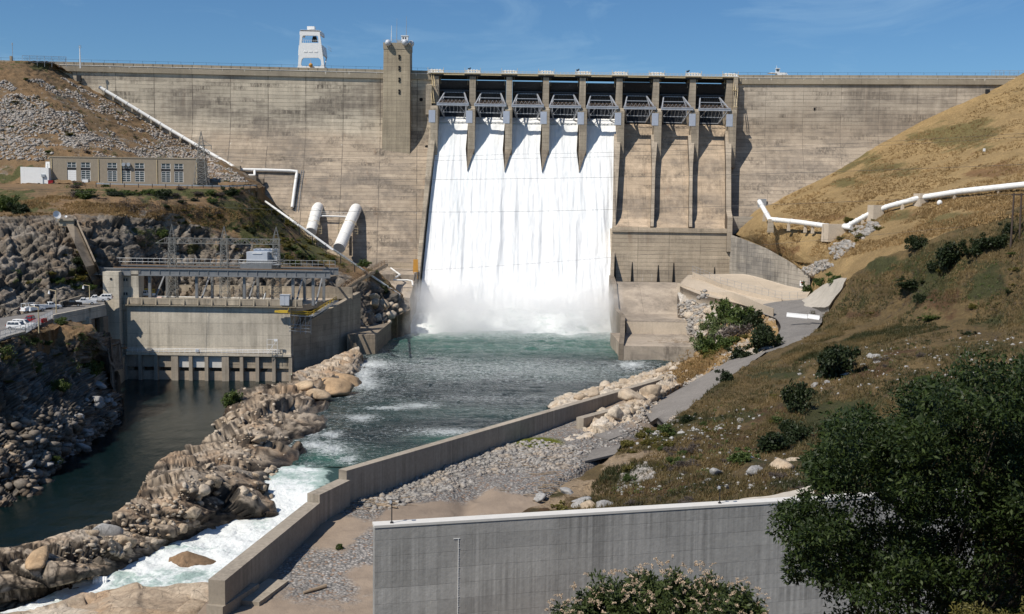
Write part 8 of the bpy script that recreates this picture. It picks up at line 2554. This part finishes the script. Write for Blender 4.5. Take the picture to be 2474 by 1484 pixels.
def shrub(px, py, w, kind, label, group=None, hz=1.0, d=None, name='shrub'):
    """px, py: foot of the shrub; w: its width in picture pixels"""
    g = ground(px, py)[0] if d is None else D(px, py, d)
    s = w / 2 * g.y / FPX
    ms = SH[kind]
    return put(ms[R.randrange(len(ms))], name, g - Vector((0, 0, .1 * s)), (s, s, s * hz), (0, 0, R.uniform(0, 6.28)), label, 'shrub', group)
def stand(n, fn, wmin, wmax, kinds_, lab, group, hz=(0.7, 1.1), name='shrub'):
    for i in range(n):
        x, y = fn(); shrub(x, y, wmin + (wmax - wmin) * R.random() ** 1.5, kinds_[R.randrange(len(kinds_))], lab, group, R.uniform(*hz), name=name)
R.seed(77)
# right bank
for x, y, w, k, hz, lab in ((1748, 775, 92, 'mid', 1.15, 'tall mid green shrub at the top of the clump right of the stepped basin'), (1792, 790, 88, 'mid', 1.1, 'wide mid green shrub in the middle of the clump right of the stepped basin'),
        (1815, 788, 74, 'dark', 1.2, 'dark green shrub at the right end of the clump by the pad'), (1722, 800, 84, 'bright', .9, 'pale green willow shrub on the left of the clump by the pad'), (1700, 842, 80, 'bright', 1.15, 'pale green willow shrub low beside the rubble bank'),
        (1768, 818, 92, 'dry', 1.0, 'brownish twiggy shrub below the green clump'), (1730, 850, 92, 'mid', 1.0, 'green shrub at the bottom of the clump over the river'), (1762, 838, 60, 'mid', .9, 'small green shrub in the lower middle of the clump'),
        (1852, 838, 92, 'dark', 1.15, 'dark round shrub standing above the broken road'), (1790, 868, 84, 'dark', .8, 'dark spreading shrub overhanging the broken road'), (1750, 920, 46, 'dark', 1.1, 'small dark shrub at the edge of the asphalt'),
        (2022, 912, 118, 'dark', 1.35, 'largest dark shrub on the brown slope below the berm'), (1922, 988, 74, 'dark', 1.7, 'tall narrow dark shrub above the rocks of the dark hillside'), (1880, 1088, 120, 'dark', .95, 'wide dark shrub above the cream boulder'),
        (1920, 1060, 90, 'dark', 1.0, 'dark shrub next to the oak tree above the cream boulder'), (1800, 1110, 80, 'mid', .7, 'olive tinted shrub left of the cream boulder'), (1662, 1020, 46, 'dark', 1.0, 'small dark shrub among the rocks of the dark hillside'),
        (2213, 600, 56, 'dark', 1.1, 'dark shrub on the skyline of the dark hill, left of the others'), (2298, 634, 90, 'dark', 1.2, 'big dark shrub on the upper dark hill'), (2350, 610, 80, 'dark', .9, 'dark shrub right of the big one on the upper dark hill'),
        (2256, 648, 44, 'dark', .9, 'low dark shrub left of the big one on the upper dark hill'), (2405, 592, 80, 'dark', .8, 'dark shrub beside the two wooden poles'), (1962, 712, 52, 'mid', 1.2, 'round green shrub at the end of the retaining wall'), (2020, 682, 70, 'mid', .7, 'low green shrub above the pale cut slope'),
        (1985, 690, 44, 'mid', .9, 'green shrub between the retaining wall and the cut slope'), (2210, 690, 80, 'dark', .45, 'low dark mat of scrub on the upper slope'), (2222, 730, 34, 'dark', 1.2, 'upright dark shrub below the mat of scrub'), (2250, 772, 80, 'mid', .35, 'low green scrub on the berm'),
        (1525, 925, 0, 'mid', 1, ''), (1905, 820, 26, 'dark', 1, 'tiny dark shrub at the roadside below the white barriers'), (1360, 1236, 70, 'olive', .6, 'yellow green scrub among the rocks above the near wall'), (2440, 560, 60, 'dark', .8, 'dark shrub behind the two wooden poles'),
        (1770, 1232, 40, 'dry', .9, 'grey twiggy shrub behind the near wall beside the lamp post')):
    if w: shrub(x, y, w, k, lab, None, hz)
stand(34, many(quad_fn([(1480, 1085), (1660, 1040), (1700, 1110), (1520, 1190)]), quad_fn([(1500, 1050), (1600, 1030), (1640, 1080), (1480, 1110)])), 14, 44, ['olive', 'olive', 'mid'], 'small yellow green shrub on the slope above the gravel', 'yellow green shrubs above the gravel')
stand(30, many(quad_fn([(2080, 860), (2473, 830), (2473, 960), (2120, 950)]), quad_fn([(1600, 1040), (1800, 1060), (1760, 1160), (1600, 1150)]), quad_fn([(1560, 1170), (1950, 1150), (1950, 1220), (1500, 1240)])), 16, 62, ['dry'], 'grey purple dry brush on the dark hillside', 'dry brush on the dark hillside', (.4, .8), 'brush')
stand(26, many(quad_fn([(2000, 800), (2473, 790), (2473, 900), (1900, 950)]), quad_fn([(2150, 660), (2473, 600), (2473, 760), (2100, 760)]), quad_fn([(1650, 960), (2000, 880), (2050, 1000), (1700, 1060)])), 12, 50, ['mid', 'dark', 'olive'], 'small green scrub scattered over the dark hillside', 'green scrub on the dark hillside', (.4, .9))
stand(16, along([(1690, 880), (1740, 845), (1800, 812)], 12, 8), 14, 46, ['olive'], 'yellow green shrub along the upper edge of the broken road', 'yellow green shrubs by the broken road', (.5, .8))
stand(12, along([(2050, 560), (2110, 540), (2060, 600)], 22, 14), 14, 34, ['olive'], 'yellow green shrub in the stony gully below the pipeline', 'yellow green shrubs in the gully', (.5, .8))
# left side
for x, y, w, k, hz, lab in ((18, 508, 66, 'mid', 1.1, 'large dark green shrub at the left edge below the white trailer'), (44, 516, 52, 'dark', 1.0, 'dark shrub right of the large one at the left edge'), (566, 975, 60, 'mid', 1.1, 'green shrub growing from the ridge over the still water'),
        (128, 1118, 40, 'mid', 1.0, 'green shrub low on the rocky bank near the still water'), (222, 905, 62, 'mid', 1.5, 'green shrub against the rocks beside the powerhouse wall'), (84, 895, 46, 'mid', 1.1, 'green shrub on the bank below the white suvs'), (140, 940, 52, 'mid', .9, 'green shrub in the hollow of the rocky bank'),
        (84, 830, 36, 'mid', 1.0, 'small green shrub just below the car park fence'), (148, 782, 34, 'mid', 1.0, 'small green shrub under the start of the bridge'), (820, 1327, 22, 'mid', 1.2, 'lone small green plant on the gravel flat'), (900, 660, 30, 'bright', .8, 'pale green shrub beside the penstock foot'), (882, 640, 40, 'mid', .7, 'green shrub at the foot of the longer penstock'),
        (930, 705, 28, 'dark', 1.2, 'dark shrub in the brown rocks left of the chute')):
    shrub(x, y, w, k, lab, None, hz)
stand(34, along([(150, 462), (300, 470), (420, 474), (600, 478)], 24, 9), 22, 56, ['dark', 'mid', 'dry', 'mid'], 'dark scrub along the edge of the bench under the tan building', 'scrub along the bench edge', (.4, .8))
stand(52, many(quad_fn([(600, 480), (690, 522), (780, 610), (620, 560)]), quad_fn([(640, 560), (790, 610), (840, 650), (680, 640)])), 12, 34, ['olive', 'olive', 'mid'], 'yellow green shrub on the slope left of the penstocks', 'yellow green shrubs left of the penstocks', (.5, .8))
stand(34, many(quad_fn([(400, 500), (600, 500), (640, 620), (480, 590)]), quad_fn([(480, 560), (760, 610), (800, 650), (560, 650)])), 14, 38, ['dry', 'mid', 'olive', 'dark'], 'low scrub on the slope behind the lattice masts', 'scrub behind the lattice masts', (.4, .9))
stand(24, many(quad_fn([(20, 660), (150, 650), (190, 700), (20, 690)]), quad_fn([(150, 620), (180, 600), (230, 700), (180, 700)]), along([(330, 560), (420, 590)], 30, 20)), 14, 46, ['mid', 'dark', 'dry', 'olive'], 'dark scrub clinging to the grey cliff', 'scrub on the grey cliff', (.4, .9))
stand(26, many(*talus_poly), 8, 32, ['dry', 'mid', 'olive'], 'low scrub among the pale stones of the left hill', 'scrub on the stony left hill', (.3, .6))
stand(16, quad_fn([(0, 842), (230, 800), (250, 900), (0, 930)]), 10, 30, ['olive', 'dry', 'mid'], 'low scrub on the bank under the parking road', 'scrub on the left bank', (.4, .8))

# grass, far too much to count
def grass(name, n, fn, h, w, mat, seed, lab, keep=None):
    r = np.random.default_rng(seed); R.seed(seed)
    P = []
    for i in range(n):
        x, y = fn(); g = ground(x, y)
        if abs(g[1].z) > .2: P.append(tuple(g[0]))
    P = np.array(P); k = 6
    if keep is not None: P = P[keep(P)]
    P = np.repeat(P, k, 0)
    P = P + r.normal(size=P.shape) * np.array((.35, .35, .02)) * h * 1.2
    a = r.uniform(0, 6.28, len(P)); s = np.stack([np.cos(a), np.sin(a), 0 * a], 1)
    hh = h * (r.uniform(.4, 1.2, len(P)) * (1 + .8 * fbm(P, 4, 3, seed + 1)))[:, None]
    lean = r.normal(size=P.shape) * .35; lean[:, 2] = 1
    V = np.stack([P - s * w, P + s * w, P + lean * hh], 1).reshape(-1, 3)
    me = np_mesh(name, V, np.arange(len(V)).reshape(-1, 3))
    pv = np.clip(.42 + 1.5 * fbm(P, 9, 4, seed) + .35 * (np.repeat(r.random(len(P) // k), k) - .5), 0, 1)
    attr(me, 'v', np.repeat(pv, 3)); attr(me, 'w', np.repeat(r.random(len(P)), 3))
    return tag(link(name, me, mat), lab, kind='stuff')
grass('dry_grass', 14000, many(quad_fn([(1850, 500), (2473, 200), (2473, 450), (1990, 545)]), quad_fn([(1800, 560), (2473, 440), (2473, 520), (1930, 650)])), .55, .12, M['grass_dry'], 5, 'golden dry grass over the hill right of the dam', lambda P: fbm(P, 12, 3, 3) > -.15)
grass('hill_grass', 30000, many(quad_fn([(1990, 700), (2473, 500), (2473, 790), (1930, 800)]), quad_fn([(1750, 870), (2473, 780), (2473, 1000), (1600, 1040)]), quad_fn([(1500, 1090), (2100, 960), (2100, 1240), (1380, 1240)]), quad_fn([(1860, 840), (2000, 790), (2300, 790), (1900, 880)])), .55, .06, M['grass_green'], 6, 'brown and green grass over the dark hillside', lambda P: fbm(P, 9, 3, 13) > -.2)
grass('bank_grass', 2500, many(along([(1640, 900), (1700, 870), (1760, 830)], 20, 10), quad_fn([(1620, 890), (1740, 850), (1700, 900), (1640, 930)])), .5, .09, M['grass_dry'], 7, 'golden dry grass beside the broken road')
grass('bench_grass', 6000, many(quad_fn([(0, 460), (200, 480), (260, 515), (0, 525)]), quad_fn([(200, 490), (560, 500), (620, 560), (260, 520)])), .5, .09, M['grass_dry'], 8, 'dry grass on the slope under the tan building', lambda P: fbm(P, 9, 3, 23) > -.1)

# low ground-covering scrub
def scrub(name, n, fn, r0, r1, mat, seed, lab, k=26, ln=.28, wd=.16, keep=None):
    R.seed(seed); C, Q = [], []
    for i in range(n):
        x, y = fn(); g = ground(x, y)[0]
        if keep is not None and not keep(x, y, g): continue
        q = R.uniform(r0, r1); C.append((g.x, g.y, g.z + q * .3)); Q.append(q)
    tag(link(name, leaf_mesh(name, C, Q, k, ln, wd, seed=seed, flat=.6), mat), lab, kind='stuff')
nk = lambda sc, th, sd: (lambda x, y, g: fbm(np.array([tuple(g)]), sc, 3, sd)[0] > th)
slopes = many(quad_fn([(600, 470), (700, 525), (800, 615), (600, 560)]), quad_fn([(430, 490), (620, 480), (700, 600), (520, 600)]), quad_fn([(560, 590), (800, 620), (850, 660), (600, 650)]))
scrub('slope_scrub', 1500, slopes, .35, 1.0, M['leaf_olive'], 51, 'yellow green scrub covering the slope above the powerhouse', keep=nk(7, .0, 71))
scrub('brown_scrub', 1500, many(slopes, quad_fn([(220, 480), (600, 480), (620, 540), (260, 510)])), .35, 1.0, M['leaf_dry'], 52, 'dry brown scrub over the slope above the powerhouse', keep=nk(8, -.05, 72), ln=.35, wd=.09)
scrub('dark_scrub', 1500, many(slopes, along([(140, 460), (300, 466), (600, 474)], 20, 7), quad_fn([(300, 560), (520, 540), (560, 600), (340, 600)]), quad_fn([(10, 650), (160, 640), (210, 700), (10, 700)]), along([(10, 850), (120, 850), (230, 880)], 30, 26), along([(10, 850), (120, 830), (200, 830)], 30, 20)), .35, 1.1, M['leaf_mid'], 53, 'dark green scrub on the left slope and cliff', keep=nk(6, .0, 73))
scrub('talus_scrub', 1100, many(*talus_poly), .3, .9, M['leaf_dry'], 54, 'dry tufts between the stones of the left hill', keep=nk(9, .05, 74), ln=.3, wd=.10)
scrub('talus_green', 700, many(*talus_poly), .3, .9, M['leaf_mid'], 55, 'green tufts between the stones of the left hill', keep=nk(8, .12, 75))
scrub('hill_scrub', 1300, many(quad_fn([(1500, 1080), (1900, 950), (1950, 1200), (1450, 1230)]), quad_fn([(2000, 800), (2473, 790), (2473, 960), (1900, 960)]), quad_fn([(2050, 700), (2473, 560), (2473, 770), (2050, 770)])), .2, .6, M['leaf_dry'], 56, 'dry twiggy brush on the dark hillside', keep=nk(9, .0, 76), ln=.25, wd=.06)
scrub('hill_green', 1200, many(quad_fn([(1480, 1090), (1750, 1030), (1800, 1180), (1480, 1200)]), quad_fn([(1750, 900), (2473, 790), (2473, 960), (1700, 1040)]), quad_fn([(2000, 700), (2473, 540), (2473, 770), (2000, 770)])), .2, .55, M['leaf_mid'], 57, 'green scrub patches on the dark hillside', keep=nk(9, .1, 77), ln=.22, wd=.12)

# ------------------------------------------------------------------ the oak and the flowering bush in front
def in_poly(x, y, poly):
    c = False
    for i in range(len(poly)):
        (x0, y0), (x1, y1) = poly[i - 1], poly[i]
        if (y0 > y) != (y1 > y) and x < (x1 - x0) * (y - y0) / (y1 - y0) + x0: c = not c
    return c
oak_poly = [(1896, 1222), (1932, 1196), (1970, 1222), (1962, 1130), (1992, 1065), (2004, 1012), (2060, 988), (2118, 1026), (2136, 1060), (2160, 1010), (2172, 940), (2236, 930), (2300, 895), (2366, 872), (2425, 890), (2480, 862), (2700, 830), (2700, 1560), (2020, 1560), (1990, 1440), (1940, 1395), (1912, 1330), (1900, 1275)]
R.seed(31)
C, Rr = [], []
Yo = 50.0
clumps = []
while len(clumps) < 130:
    x, y = R.uniform(1890, 2700), R.uniform(860, 1560)
    if in_poly(x, y, oak_poly): clumps.append((x, y, R.uniform(44, 58)))
for (x, y, d) in clumps:
    for j in range(13):
        a, q = x + R.gauss(0, 42), y + R.gauss(0, 30)
        if in_poly(a, q, oak_poly):
            C.append(tuple(D(a, q, d + R.gauss(0, 1.2)))); Rr.append(R.uniform(.5, 1.0))
for i, (x0, y0) in enumerate(zip([p[0] for p in oak_poly[:13]], [p[1] for p in oak_poly[:13]])):       # loose sprays at the outline
    for j in range(5):
        C.append(tuple(D(x0 + 22 + R.gauss(0, 18), y0 + 24 + R.gauss(0, 18), R.uniform(46, 54)))); Rr.append(R.uniform(.25, .5))
for i in range(14):
    C.append(tuple(D(R.uniform(1900, 1975), R.uniform(1215, 1400), R.uniform(47, 51)))); Rr.append(R.uniform(.3, .5))
oak = empty('oak_tree', tuple(drop(20, 52)), 'big dark green oak tree filling the right corner in front', 'tree')
V, F, v, w = leaves(C, Rr, 120, .24, .095, seed=3, flat=.7, hollow=.45, droop=.15)
me = np_mesh('crown', V - np.tile(np.array(oak.location), (len(V), 1)), F)
attr(me, 'v', v); attr(me, 'w', w); link('crown', me, M['leaf_oak'], oak)
b = MB()
root = Vector(oak.location)
fork = root + Vector((.3, 0, 4.5))
b.tube([root - Vector((0, 0, 1)), root + Vector((0, 0, 2)), fork], [.6, .48, .42], 10)
R.seed(4)
for i in range(0, len(clumps), 4):
    x, y, d = clumps[i]; e = D(x, y + 20, d); m = fork.lerp(e, .5) + Vector((R.uniform(-.5, .5), R.uniform(-.5, .5), R.uniform(.2, .9)))
    b.tube([fork, fork.lerp(m, .5) + Vector((0, 0, .3)), m, e], [.16, .11, .07, .02], 6)
b.build('trunk', M['bark'], oak, smooth=True)

Ybk = 27.0
bc = D(1592, 1545, Ybk); 
bk = empty('flowering_bush', tuple(drop(bc.x, bc.y)), 'round green bush covered in cream flower spikes in front of the wall', 'bush')
r = np.random.default_rng(12)
C, Rr = [], []
lob = [(1470, 1480, 26, 90), (1545, 1460, 27, 85), (1622, 1450, 26.6, 92), (1695, 1465, 27, 88), (1765, 1490, 26.5, 80), (1405, 1510, 26, 75), (1590, 1500, 25.5, 100), (1510, 1530, 25.5, 100), (1690, 1520, 25.5, 100), (1800, 1530, 26.5, 55), (1600, 1620, 26, 220)]
for (x, y, d, rr) in lob:
    c = D(x, y, d); R0 = rr * d / FPX
    for j in range(44):
        dd = r.normal(size=3); dd /= np.linalg.norm(dd)
        C.append(np.array(c) + dd * R0 * r.uniform(.45, .9)); Rr.append(r.uniform(.16, .3))
V, F, v, w = leaves(C, Rr, 95, .15, .055, seed=5, flat=.85, hollow=.25, droop=.5)
me = np_mesh('crown', V - np.array(bk.location), F); attr(me, 'v', v); attr(me, 'w', w); link('crown', me, M['leaf_buckeye'], bk)
SPc = []
for (x, y, d, rr) in lob[:10]:
    c = D(x, y, d); R0 = rr * d / FPX
    for j in range(90):
        dd = Vector(r.normal(size=3)); dd.normalize()
        if dd.y > .45 or dd.z < -.5: continue
        p = c + dd * (R0 * .92 + .2)
        if any((p - D(*q[:3])).length < q[3] * q[2] / FPX * .35 for q in lob[:10] if q[:2] != (x, y)): continue
        ax = (dd * .8 + Vector((r.normal() * .5, r.normal() * .3, .55))).normalized(); L_ = r.uniform(.10, .19)
        bend = Vector((r.normal() * .02, r.normal() * .02, -.015))
        SPc += [tuple(p + ax * (L_ * t) + bend * (4 * t * t)) for t in np.linspace(0, 1, 12)]
V, F, v, w = leaves(SPc, np.tile(np.linspace(.026, .010, 12), len(SPc) // 12), 5, .030, .020, seed=6, flat=1, hollow=.2, droop=0)
link('blossoms', np_mesh('blossoms', V - np.array(bk.location), F), M['blossom'], bk)
b = MB(); rt = Vector(bk.location)
for i in range(7):
    e = D(*lob[i][:3]); b.tube([rt - Vector((0, 0, .3)), rt.lerp(e, .5) + Vector((R.uniform(-.2, .2), 0, .2)), e], [.12, .08, .02], 6)
b.build('trunk', M['bark'], bk)
# yellowish bush in the very corner
C, Rr = [], []
for i in range(60):
    C.append(tuple(D(R.uniform(2310, 2560), R.uniform(1478, 1580) - 18 * math.sin((i % 10) / 3), R.uniform(30, 33)))); Rr.append(R.uniform(.2, .35))
me = leaf_mesh('corner_bush', C, Rr, 110, .11, .045, mat=M['leaf_olive'], seed=8)
o = bpy.data.objects.new('corner_bush', me); COL.objects.link(o); tag(o, 'low yellowish bush in the lower right corner under the oak', 'bush')
